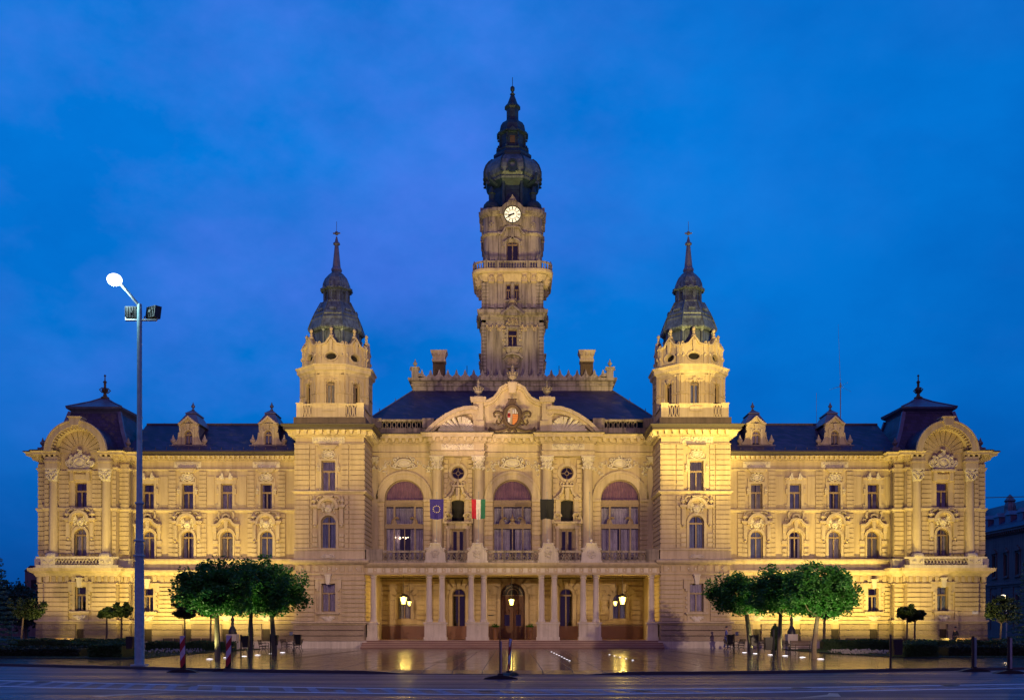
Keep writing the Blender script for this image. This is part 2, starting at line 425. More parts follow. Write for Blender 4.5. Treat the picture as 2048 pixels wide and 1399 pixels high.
def pane_mb(w, h, rise):
    mb = MB(); r = w/2; zs = h-rise; n = 12
    pts = [(-r+.03, .03), (r-.03, .03)]
    if rise > 0: pts += [((r-.03)*cos(pi*i/n), zs+(rise-.03)*sin(pi*i/n)) for i in range(n+1)]
    else: pts += [(r-.03, h-.03), (-r+.03, h-.03)]
    mb.prism(pts, .04, .055); return mb
def curtain_mb(w, h, cover, seed, d=.14, amp=.045):
    rg = random.Random(seed); mb = MB(); r = w/2-.02
    segs = [(-r, -r+cover*r), (r-cover*r, r)] if cover < .97 else [(-r, r)]
    for a, b in segs:
        n = max(6, int((b-a)/.045)); ph = rg.random()*6; vs = []; fs = []
        for i in range(n+1):
            x = a+(b-a)*i/n; yy = d+amp*sin(i*1.35+ph)+amp*.5*sin(i*.47+ph*2)
            vs += [(x, yy, .02), (x+amp*.4*sin(i*.8), yy*.98, h-.02)]
        for i in range(n): fs.append((i*2, i*2+2, i*2+3, i*2+1))
        mb.add(vs, fs)
    return mb
K = .041
def sur_A1(w, h):      # arch-hooded surround, urns, medallion
    mb = MB(); r = w/2; z = h-r
    mb.arch(0, z, r, r+.2, -.12, .1)
    for s in (1, -1):
        mb.box(s*r, s*(r+.2), -.10, .1, 0, z)
        mb.box(s*(r+.28), s*(r+.62), -.2, .05, h-.75, h+.62); mb.box(s*(r+.32), s*(r+.58), -.26, .0, h-.62, h+.45)
        mb.ball((s*(r+.45), -.2, h-.85), .12, 7)
        mb.box(s*(r+.2), s*(r+.78), -.42, .05, h+.66, h+.80); mb.box(s*(r+.24), s*(r+.70), -.34, .05, h+.58, h+.66)
        urn(mb, s*(r+.52), -.2, h+.8, .72, 8)
        for k in range(3): mb.box(s*(r+.25), s*(r+.66), -.13, .05, .15+k*.38, .42+k*.38)
        mb.tube([(s*.75,-.2,h+1.05),(s*.95,-.2,h+1.3),(s*.75,-.2,h+1.5),(s*.5,-.2,h+1.5)], .1, 5, .06)
    mb.arch(0, h+.62, .62, .82, -.45, .05, R(-10), R(190), 16); mb.arch(0, h+.62, .54, .62, -.3, .05, R(-10), R(190), 16)
    mb.box(-.4, .4, -.4, .05, h+1.42, h+1.55)
    return mb
def sur_A1r(w, h):
    mb = MB(); relief(mb, 0, -.1, h+.6, 1.0, .95, 12, 3, .075); mb.ball((0, -.1, h+.6), .2, 8); relief(mb, 0, -.08, h+.15, 1.2, .2, 5, 8, .05); return [mb]
def sur_B1(w, h):
    mb = MB(); r = w/2; z = h-r
    mb.arch(0, z, r, r+.13, -.10, .1); mb.arch(0, z, r+.13, r+.26, -.2, .05, R(12), R(168))
    pts = [(-1.12, h+.52), (-.8, h+.54), (-.58, h+.68), (-.46, h+.92), (-.2, h+1.02), (.2, h+1.02), (.46, h+.92), (.58, h+.68), (.8, h+.54), (1.12, h+.52)]
    mb.band([(-x, zz) for x, zz in pts][::-1], .16, -.45, .03)
    mb.band([(x*.97, zz-.16) for x, zz in pts], .1, -.3, .03)
    mb.arch(0, h+1.04, .22, .36, -.3, .03, 0, pi, 8)
    mb.tbox(0, .22, .34, -.32, .05, h+.05, h+.85)
    for s in (1, -1):
        mb.box(s*r, s*(r+.13), -.10, .1, 0, z)
        mb.box(s*(r+.26), s*(r+.56), -.28, .05, h-.1, h+.42); mb.tbox(s*(r+.41), .16, .28, -.2, .05, h-.7, h-.1)
        mb.box(s*(r+.18), s*(r+.6), -.12, .05, h-1.1, h-.8)
        mb.tube([(s*.55,-.2,h+1.0),(s*.62,-.2,h+1.3),(s*.55,-.2,h+1.55)], .1, 5)
        mb.tube([(s*.66,-.2,h+.9),(s*.85,-.2,h+.95),(s*.9,-.2,h+.8)], .08, 5)
        for k in range(2): mb.box(s*(r+.2), s*(r+.58), -.11, .05, .15+k*.38, .42+k*.38)
    return mb
def sur_A2(w, h):
    mb = MB(); r = w/2
    for s in (1, -1):
        mb.box(s*r, s*(r+.16), -.1, .1, 0, h); mb.box(s*(r+.16), s*(r+.36), -.16, .05, h-.9, h-.35)
        mb.box(s*(r+.16), s*(r+.26), -.1, .05, h-.35, h+.45)
        mb.ball((s*(r+.1), -.12, .12), .1, 6)
    mb.box(-r-.16, r+.16, -.1, .1, h, h+.16)
    mb.prism([(-.72, h+1.12), (.72, h+1.12), (.5, h+.9), (-.5, h+.9)], -.34, .05); mb.box(-.78, .78, -.42, .05, h+1.12, h+1.2)
    return mb
def sur_A2r(w, h):
    mb = MB(); cartouche(mb, 0, -.08, h+.52, 1.0, .72, 5, .055); out = [mb]
    for s in (1, -1): mb = MB(); relief(mb, s*(w/2+.26), -.15, h-.6, .16, .5, 4, 4, .04); out.append(mb)
    return out
def sur_B2(w, h):
    mb = MB(); r = w/2
    for s in (1, -1):
        mb.box(s*r, s*(r+.2), -.09, .1, 0, h); mb.box(s*(r+.2), s*(r+.34), -.14, .05, h-.85, h-.4)
        mb.box(s*(r+.2), s*(r+.36), -.08, .05, .0, .35)
    mb.box(-r-.36, r+.36, -.09, .1, h, h+.42); mb.box(-r-.42, r+.42, -.2, .05, h+.42, h+.5)
    return mb
def sur_B2r(w, h):
    out = []
    for s in (1, -1):
        mb = MB(); out.append(mb); mb.tbox(s*.34, .34, .12, -.24, .02, h+.35, h+.85); spiral(mb, s*.42, h+.5, .13, -.22, .05, 0, 1, 8, s)
    return out
def sur_G(w, h):
    mb = MB(); r = w/2
    for s in (1, -1):
        mb.box(s*r, s*(r+.2), -.09, .1, 0, h); mb.box(s*(r+.2), s*(r+.5), -.16, .05, h-.42, h+.3); mb.box(s*(r+.2), s*(r+.36), -.22, .05, h-.62, h-.38)
        for k in range(3): mb.box(s*(r+.2), s*(r+.34), -.12, .05, .3+k*.36, .5+k*.36)
    mb.box(-r-.5, r+.5, -.13, .1, h, h+.3); mb.box(-r-.56, r+.56, -.24, .05, h+.3, h+.4)
    mb.box(-r-.35, r+.35, -.34, .1, -.16, -.02); mb.box(-r-.28, r+.28, -.2, .05, -.26, -.16); mb.box(-r-.2, r+.2, -.11, .05, -.88, -.26)
    return mb
def sur_Gr(w, h):
    mb = MB()
    mb.ball((-.2, -.14, -.5), .24, 8, 1, .6, .8); mb.ball((.2, -.14, -.5), .24, 8, 1, .6, .8); mb.ball((0, -.14, -.64), .24, 8, 1.2, .6, .8)
    relief(mb, 0, -.2, -.52, .95, .5, 6, 2, .05); k2 = MB(); k2.tbox(0, .26, .46, -.36, .05, h-.08, h+.62); k2.box(-.28, .28, -.42, .05, h+.62, h+.72); return [k2, mb]
SUR = {'A1': (sur_A1, sur_A1r), 'B1': (sur_B1, None), 'A2': (sur_A2, sur_A2r), 'B2': (sur_B2, sur_B2r), 'G': (sur_G, sur_Gr)}
ncur = [0]
def window(X, Y, Z, w, h, rise=0, kind=None, cover=None, inset=.26, parent=None, cur='curtain', mat='frame'):
    """part window (timber frame) with sub-parts pane, curtain, surround, ornament; Y = wall face"""
    par = parent or hall
    base = OFF if parent is None else Vector((0, 0, 0))
    w = round(w, 2); h = round(h, 2); rise = round(rise, 2)
    o = link('window', cmesh(('window', w, h, rise, mat), lambda: frame_mb(w, h, rise), mat), par, Vector((X, Y+inset, Z))+base)
    link('pane', cmesh(('pane', w, h, rise), lambda: pane_mb(w, h, rise), 'glass'), o)
    ncur[0] += 1
    if cover is None: cover = [1, .8, 1, .45, 1, .62, .9][ncur[0] % 7]
    if cur == 'curtain': cur = ['curtain', 'curtain3', 'curtain', 'curtain2', 'curtain3'][ncur[0] % 5]
    if cover > 0: link('curtain', cmesh(('curtain', w, h, cover, ncur[0] % 3, cur), lambda: curtain_mb(w, h, cover, ncur[0]), cur), o)
    if kind:
        a, b = SUR[kind]
        link('surround', cmesh(('surround', kind, w, h), lambda: a(w, h), 'trim'), o, (0, -inset, 0))
        if b:
            for q, piece in enumerate(b(w, h)): link('ornament', cmesh(('ornament', kind, w, h, q), lambda: piece, 'relief', True), o, (0, -inset, 0))
    return o
def hole(X, Z, w, h, rise=0): return (X-w/2, X+w/2, Z, Z+h, rise)
# ------------------------------------------------------------------ wings
YW = 82.0
def wing(s, wx, xa, xb):
    d = YW; z = lambda y: PZ(y, d)
    W2 = (23*K, z(967)-z(1017)); W1 = (25*K, z(1061)-z(1116)); WG = (21*K, z(1175)-z(1222))
    holes = []
    for x in wx:
        holes += [hole(x, z(1017), *W2), hole(x, z(1116), *W1, W1[0]/2), hole(x, z(1222), *WG), (x-.36, x+.36, .35, z(1257), 0)]
    mb = MB(); wallplane(mb, xa, xb, 0, z(905), d, .45, holes); 
    # strips of courses round the A windows on both upper floors
    for i, x in enumerate(wx):
        A = (i % 2 == 1) if s < 0 else (i % 2 == 0)
        if A:
            for side in (1, -1):
                a, b = sorted((x+side*.95, x+side*1.55)); 
                rustic(mb, a, b, z(1017), z(942), d, .36, [], .05, .07); rustic(mb, a, b, z(1114), z(1026), d, .38, [], .05, .07)
        else:
            for side in (1, -1):
                a, b = sorted((x+side*1.0, x+side*1.62))
                mb.box(a, b, d-.05, d+.03, z(1012), z(952))
                rg = (x+side*1.22, x+side*1.4)
    rustic(mb, xa, xb, z(1240), z(1165), d, .36, holes, .07, .09, .5)
    part(mb, 'wall', 'stucco')
    p = [(xa, d), (xb, d)]
    mb = MB(); cornice(mb, p, z(906), .66, .75, True, .2, .2)
    mold(mb, p, z(941), z(937), .1); mold(mb, p, z(1025), z(1018), .22)
    mold(mb, p, z(1127), z(1117), .3); mold(mb, p, z(1150), z(1139), .5); mb.sweep(p, [(-.1, z(1139)), (.12, z(1139)), (.12, z(1127)), (-.1, z(1127))])
    mb.blocks(p, .0, .14, z(1163), z(1151), .3, .32); mold(mb, p, z(1168), z(1165), .12)
    mold(mb, p, z(1247), z(1240), .24)
    part(mb, 'cornice', 'trim')
    mb = MB(); rustic(mb, xa, xb, .5, z(1247), d-.1, .45, [(h[0]-.0, h[1]+.0, h[2], h[3], 0) for h in holes if h[2] < 1], .05, .1)
    part(mb, 'plinth', 'rock')
    mb = MB(); mb.box(xa, xb, d-.25, d-.0, 0, .5); part(mb, 'plinth', 'limestone')
    for i, x in enumerate(wx):
        A = (i % 2 == 1) if s < 0 else (i % 2 == 0)
        if not A: continue
        mb = MB(); relief(mb, x, d-.04, z(929), 2.1, .42, 12, 20, .05, False); mb.box(x-1.12, x+1.12, d-.06, d+.02, z(935), z(923)); part(mb, 'frieze_relief', 'relief', True)
    for i, x in enumerate(wx):
        A = (i % 2 == 1) if s < 0 else (i % 2 == 0)
        window(x, d, z(1017), *W2, 0, 'A2' if A else 'B2')
        window(x, d, z(1116), *W1, W1[0]/2, 'A1' if A else 'B1')
        window(x, d, z(1222), *WG, 0, 'G')
        mb = MB(); mb.box(-.36, .36, 0, .05, .35, z(1257)); 
        for k in range(5): mb.box(-.3+k*.15-.012, -.3+k*.15+.012, -.05, 0, .35, z(1257))
        o = link('basement_window', cmesh(('basement_window',), lambda: mb, 'grating'), hall, Vector((x, d+.1, 0))+OFF)
    # roof: steep slate slope, gutter, ridge
    ze = z(903); yr = 86.0; zr = PZ(849, 86)
    mb = MB(); mb.add([(xa, d-.55, ze), (xb, d-.55, ze), (xb, yr, zr), (xa, yr, zr), (xb, 96, zr-1), (xa, 96, zr-1), (xa, 96, ze), (xb, 96, ze), (xa, d-.55, ze-.06), (xb, d-.55, ze-.06)],
        [(0,1,2,3), (3,2,4,5), (5,4,7,6), (0,3,5,6), (1,7,4,2), (8,9,1,0)])
    r = part(mb, 'roof', 'slate')
    mb = MB(); mb.tube([(xa, d-.66, ze-.08), (xb, d-.66, ze-.08)], .09, 6); mb.tube([(xa, yr, zr+.04), (xb, yr, zr+.04)], .09, 6)
    n = int((xb-xa)/.9)
    for k in range(n): mb.box(xa+.45+k*.9, xa+.49+k*.9, d-.3, d-.26, ze+.1, ze+.3)
    for k in range(5): mb.tube([(xa+1.5+k*2.9, yr, zr), (xa+1.5+k*2.9, yr, zr+.16)], .025, 4)
    part(mb, 'gutter', 'pipe')
    mb = MB(); mb.box(xa, xb, d+1.4, d+1.5, 0, z(908)); part(mb, 'dark_backing', 'dark')  # near-black sheet standing in for unlit rooms behind the glass
def dormer_parts():
    d = 0; z0 = 0
    q = K
    mb = MB(); mb.box(-1.5, 1.5, -.1, .6, 0, .42); mb.box(-1.56, 1.56, -.18, .6, .42, .52)
    wallplane(mb, -.62, .62, .52, 2.3, 0, .4, [(-.31, .31, .6, 1.75, .31)])
    mb.prism([(-.62, 2.3), (.62, 2.3), (.62, 2.45), (.32, 2.7), (0, 2.92), (-.32, 2.7), (-.62, 2.45)], 0, .4)
    mb.band([(-.82, 2.32), (-.6, 2.42), (-.3, 2.68), (0, 2.95), (.3, 2.68), (.6, 2.42), (.82, 2.32)], .16, -.24, .3)
    for s in (1, -1):
        mb.prism([(s*.62, .52), (s*1.25, .52), (s*1.2, .66), (s*.95, .8), (s*.8, 1.1), (s*.74, 1.6), (s*.8, 1.95), (s*.78, 2.2), (s*.62, 2.3)], .02, .3)
        mb.tube([(s*1.22,0,.66),(s*.98,0,.8),(s*.84,0,1.1),(s*.78,0,1.6)], .07, 5)
        urn(mb, s*1.3, .1, .52, .85, 8); mb.box(s*.36, s*.5, -.1, .1, .6, 1.9)
    mb.tbox(0, .16, .3, -.16, .05, 1.78, 2.3); mb.arch(0, 1.44, .31, .42, -.08, .1)
    body = mb
    mb = MB(); mb.box(-.62, .62, .4, 4.5, .0, 2.28)
    mb.add([(-.86,-.05,2.36),(.86,-.05,2.36),(.86,3.6,2.36),(-.86,3.6,2.36),(-.36,.75,3.35),(.36,.75,3.35),(.36,2.6,3.35),(-.36,2.6,3.35)],
           [(0,1,5,4),(1,2,6,5),(2,3,7,6),(3,0,4,7),(4,5,6,7),(3,2,1,0)])
    mb.add([(-.48,.62,3.35),(.48,.62,3.35),(.48,2.7,3.35),(-.48,2.7,3.35),(0,1.2,3.75),(0,2.1,3.75),(-.48,.62,3.28),(.48,.62,3.28),(.48,2.7,3.28),(-.48,2.7,3.28)],
           [(0,1,4),(1,2,5,4),(2,3,5),(3,0,4,5),(0,6,7,1),(1,7,8,2),(2,8,9,3),(3,9,6,0),(6,9,8,7)])
    urn(mb, 0, 1.2, 3.7, .62, 8)
    return body, mb
db, dr = dormer_parts()
dbm = db.mesh('dormer', M['trim']); drm = dr.mesh('dormer_roof', M['zinc'])
def dormer(x):
    y = 82.5; zz = PZ(903, y)
    o = link('dormer', dbm, hall, Vector((x, y, zz))+OFF); link('dormer_roof', drm, o)
    window(0, 0, .6, .62, 1.15, .31, None, 1, .12, o)
# ------------------------------------------------------------------ pavilions
def pavilion(c):
    sg = 1 if c > 0 else -1
    d = 80.6; df = 81.2; z = lambda y: PZ(y, d)
    hb = 2.88; hf = 3.68
    h2 = hole(c, z(1014), .95, z(964)-z(1014)); h1 = hole(c, z(1111), 1.0, z(1056)-z(1111), .5)
    hg = hole(c, z(1221), .9, z(1172)-z(1221)); hbm = (c-.34, c+.34, .3, z(1257), 0)
    H = [h2, h1, hg, hbm]
    zc = z(915)
    mb = MB(); wallplane(mb, c-hb, c+hb, 0, z(902), d, .8, H)
    pad = [(h2[0]-.45, h2[1]+.45, h2[2], h2[3]+1.6, 0), (h1[0]-.62, h1[1]+.62, h1[2], h1[3]+1.5, 0), (hg[0]-.5, hg[1]+.5, hg[2]-.9, hg[3]+.5, 0)]
    cols = [(c-2.55, c-1.7, z(1130), z(902), 0), (c+1.7, c+2.55, z(1130), z(902), 0)]
    rustic(mb, c-hb, c+hb, z(1240), z(1165), d, .36, pad, .07, .09)
    for a, b in ((c-hb, c+hb),):
        rustic(mb, a, b, z(1108), z(1022), d, .365, pad+cols, .05, .06); rustic(mb, a, b, z(1014), z(940), d, .365, pad+cols, .05, .06)
    # flanks
    mb.box(c-hf, c-hb, df, 90, 0, z(905)); mb.box(c+hb, c+hf, df, 90, 0, z(905)); mb.box(c-hb, c+hb, 89.4, 90, 0, z(905))
    for a, b in ((c-hf, c-hb-.04), (c+hb+.04, c+hf)):
        rustic(mb, a, b, z(1240), z(1165), df, .36, [], .07, .09)
        rustic(mb, a, b, z(1108), z(1022), df, .365, [], .05, .08); rustic(mb, a, b, z(1014), z(925), df, .365, [], .05, .08)
    # tympanum fan under the hood
    zb = PZ(902, 79.6); RO, RI = 2.39, 1.98
    mb.arch(c, zb, 0.0, RI+.05, d+.02, d+.6, 0, pi, 24)
    for k in range(11):
        a = pi*(k+.5)/11; da = pi/11*.44
        pts = [(c+.75*cos(a-da), zb+.75*sin(a-da)), (c+1.9*cos(a-da), zb+1.9*sin(a-da)), (c+1.9*cos(a+da), zb+1.9*sin(a+da)), (c+.75*cos(a+da), zb+.75*sin(a+da))]
        mb.prism(pts, d-.07, d+.05)
    part(mb, 'wall', 'stucco')
    P = [(c-hf, 90), (c-hf, df), (c-hb, df), (c-hb, d), (c+hb, d), (c+hb, df), (c+hf, df), (c+hf, 90)]
    mb = MB(); mold(mb, P, z(1022), z(1014), .18); mold(mb, P, z(1247), z(1239), .26)
    mb.sweep(P, [(-.1, z(1152)), (.16, z(1152)), (.3, z(1146)), (.62, z(1141)), (.66, z(1135)), (-.1, z(1133))])
    mb.blocks(P, 0, .2, z(1163), z(1152), .26, .26); mold(mb, P, z(1168), z(1165), .12)
    PL = [(c-hf, 90), (c-hf, df), (c-hb, df), (c-hb, d), (c-1.65, d)]; PR = [(c+1.65, d), (c+hb, d), (c+hb, df), (c+hf, df), (c+hf, 90)]
    for q in (PL, PR): cornice(mb, q, PZ(901, 80), .68, .85, True, .2, .22, False, True, False); mold(mb, q, z(940), z(933), .15)
    part(mb, 'cornice', 'trim')
    mb = MB()      # deep arched hood
    mb.arch(c, zb, RI, RO, 79.6, 83, 0, pi, 32); mb.arch(c, zb, RO, RO+.1, 79.5, 79.8, 0, pi, 32); mb.arch(c, zb, 1.82, RI, 80.1, 81, 0, pi, 32)
    for k in range(23):
        a = pi*(k+.5)/23; m = Vector((cos(a), sin(a))); t = Vector((-sin(a), cos(a)))
        pts = [(c+(m*r+t*u).x, zb+(m*r+t*u).y) for r, u in ((1.84,-.055),(1.99,-.085),(1.99,.085),(1.84,.055))]
        mb.prism(pts, 79.7, 80.15)
    mb.tbox(c, .6, .9, 79.35, 80.4, zb+RO-.35, zb+RO+.28); mb.box(c-.52, c+.52, 79.25, 80.5, zb+RO+.28, zb+RO+.36)
    part(mb, 'arched_hood', 'trim')
    mb = MB(); mb.arch(c, zb, RO-.02, RO+.06, 79.9, 85.4, 0, pi, 28)      # slate barrel over the hoods
    sx = sg
    n = 24; vs = []; fs = []
    for i in range(n+1):
        a = pi*i/n
        for X in (c, c+sg*4.4): vs.append((X, 85.4+2.3*cos(a), zb+2.3*sin(a)))
    for i in range(n): fs.append((i*2, i*2+1, i*2+3, i*2+2))
    fs.append(tuple(i*2+1 for i in range(n+1)))
    mb.add(vs, fs); 
    # mansard
    zt = PZ(826, 83.6); yc = 85.4; a0, a1 = 3.55, 1.95
    prof = [(3.55, zb-.1), (3.0, zb+1.0), (2.5, zb+2.2), (2.05, zt)]
    mb.lathe(prof, c, yc, 4, R(45), True)
    part(mb, 'roof', 'slate')
    mb = MB(); mb.lathe([(2.05, zt-.1), (2.12, zt), (2.02, zt+.1), (2.3, zt+.3), (2.34, zt+.42), (2.2, zt+.46)], c, yc, 4, R(45), True)
    zf = PZ(813, 83.4)
    mb.lathe([(2.34, zt+.44), (.9, zt+1.15), (.22, zt+1.6), (.2, zt+1.75)], c, yc, 4, R(45), True)
    for q in range(4):       # hip ribs in sheet metal
        a = R(45)+q*pi/2; k = math.sqrt(2)
        mb.tube([(c+r*k*cos(a), yc+r*k*sin(a), zz+.03) for r, zz in prof], .2, 4)
        mb.tube([(c+r*k*cos(a), yc+r*k*sin(a), zz+.03) for r, zz in ((2.34, zt+.44), (.9, zt+1.15), (.22, zt+1.6))], .05, 4)
    part(mb, 'roof_crown', 'zinc')
    mb = MB(); zq = zt+1.6
    mb.lathe([(.4,0),(.42,.12),(.2,.25),(.14,.5),(.22,.62),(.34,.82),(.22,1.0),(.12,1.1),(.12,1.5),(.2,1.6),(.06,1.75),(.05,2.1),(.12,2.2),(.0,2.35)], c, yc, 8, 0, False, zq, .9)
    for k in range(4):
        a = k*pi/2+.6; mb.tube([(c+.2*cos(a), yc+.2*sin(a), zq+.5), (c+.45*cos(a), yc+.45*sin(a), zq+.75), (c+.2*cos(a), yc+.2*sin(a), zq+.95)], .05, 5)
    part(mb, 'finial', 'bronze', True)
    mb = MB()
    for s in (1, -1): mb.box(c+s*(hf-.5), c+s*(hf+.1), df+.0, df+.6, zb, zb+.6); urn(mb, c+s*(hf-.2), df+.3, zb+.6, .8)
    part(mb, 'urn', 'weathered')
    # half columns
    for s in (1, -1):
        x = c+s*2.13
        mb = MB(); mb.lathe([(.44, z(1112)), (.44, z(1108)), (.36, z(1106)), (.34, z(1030)), (.30, z(963))], x, d-.12, 16)
        o = part(mb, 'column', 'trim', True)
        mb = MB(); mb.lathe([(.31, z(963)), (.34, z(961)), (.36, z(952)), (.46, z(943)), (.48, z(941))], x, d-.12, 8, R(22.5)); mb.box(x-.48, x+.48, d-.6, d+.1, z(941), z(938))
        relief(mb, x, d-.5, z(952), .85, .75, 12, 6, .07, False); mb.build('capital', 'relief', o)
        mb = MB(); mb.box(x-.5, x+.5, d-.6, d+.05, z(938), z(915)); mb.box(x-.55, x+.55, d-.66, d+.05, z(926), z(922)); mb.build('entablature', 'trim', o)
    mb = MB(); mb.arch(c, z(1111), 0, 0, d, d) if False else None
    relief(mb, c, d-.12, z(924), 1.9, 1.5, 22, 31, .1); mb.ball((c, d-.12, z(924)), .36, 9, 1, .6, 1.1); cartouche(mb, c, d-.15, z(926), 1.7, 1.3, 4, .09)
    part(mb, 'crest', 'relief', True)
    mb = MB(); 
    for s in (1, -1): mb.box(c+s*.5, c+s*.8, d-.25, d+.02, z(962), z(943))
    mb.box(c-.95, c+.95, d-.4, d+.02, z(943), z(939)); mb.box(c-.5, c+.5, d-.12, d+.02, z(959), z(948)); part(mb, 'window_head', 'trim'); mb = MB()
    # balcony parapet
    zt2, zb2 = z(1114), z(1131)
    dd = d-.75
    mb.box(c-hb-.4, c+hb+.4, dd, d+.02, z(1136), z(1130)); mb.box(c-hb-.4, c+hb+.4, dd+.02, dd+.3, z(1117), z(1113.5))
    for s in (1, -1):
        mb.box(c+s*1.75, c+s*2.9, dd+.03, d, z(1130), z(1117)); mb.lathe([(.5, z(1113.5)), (.5, z(1111)), (.42, z(1107)), (.2, z(1105))], c+s*2.15, dd+.35, 10)
        mb.box(c+s*2.9, c+s*(hf+.2), df-.3, df+.3, z(1135), z(1116))
        relief(mb, c+s*2.3, dd, z(1124), .7, .4, 4, 2, .05)
    part(mb, 'balcony', 'limestone')
    mb = MB(); n = 13; x0 = c-1.75; st = 3.5/n
    for k in range(n):
        xm = x0+(k+.5)*st; za, zbb = z(1129.5), z(1117.5); zm = (za+zbb)/2
        mb.tube([(xm-st*.5, dd+.15, zm), (xm, dd+.15, zbb), (xm+st*.5, dd+.15, zm), (xm, dd+.15, za), (xm-st*.5, dd+.15, zm)], .035, 4)
    part(mb, 'balustrade', 'limestone')
    mb = MB(); 
    for a, b, y0 in ((c-hb, c+hb, d), (c-hf, c-hb, df), (c+hb, c+hf, df)):
        rustic(mb, a-.12, b+.12, .5, z(1247), y0-.1, .45, [hbm], .05, .1)
    part(mb, 'plinth', 'rock')
    mb = MB(); mb.box(c-hb-.15, c+hb+.15, d-.3, d, 0, .5); mb.box(c-hf-.15, c+hf+.15, df-.3, df, 0, .49); part(mb, 'plinth', 'limestone')
    mb = MB(); mb.box(-.34, .34, 0, .05, .3, z(1257))
    for k in range(5): mb.box(-.28+k*.14-.012, -.28+k*.14+.012, -.05, 0, .3, z(1257))
    link('basement_window', cmesh(('bw2',), lambda: mb, 'grating', name='basement_window'), hall, Vector((c, d+.1, 0))+OFF)
    window(c, d, h2[2], .95, h2[3]-h2[2], 0, None); window(c, d, h1[2], 1.0, h1[3]-h1[2], .5, 'A1'); window(c, d, hg[2], .9, hg[3]-hg[2], 0, 'G')
    mb = MB(); mb.box(c-hb, c+hb, d+1.4, d+1.5, 0, z(908)); part(mb, 'dark_backing', 'dark')
    # rain pipes
    mb = MB(); x = c-sg*(hf+.12)
    mb.tube([(x, df-.1, PZ(905, df)), (x, df-.1, z(918)), (x+sg*.05, df+.3, z(926)), (x, df+.3, .9)], .075, 6)
    x2 = c+sg*(hb+.06); mb.tube([(x2, d-.5, z(915)), (x2, df-.12, z(925)), (x2, df-.12, 1.0)], .05, 6)
    part(mb, 'rain_pipe', 'pipe')
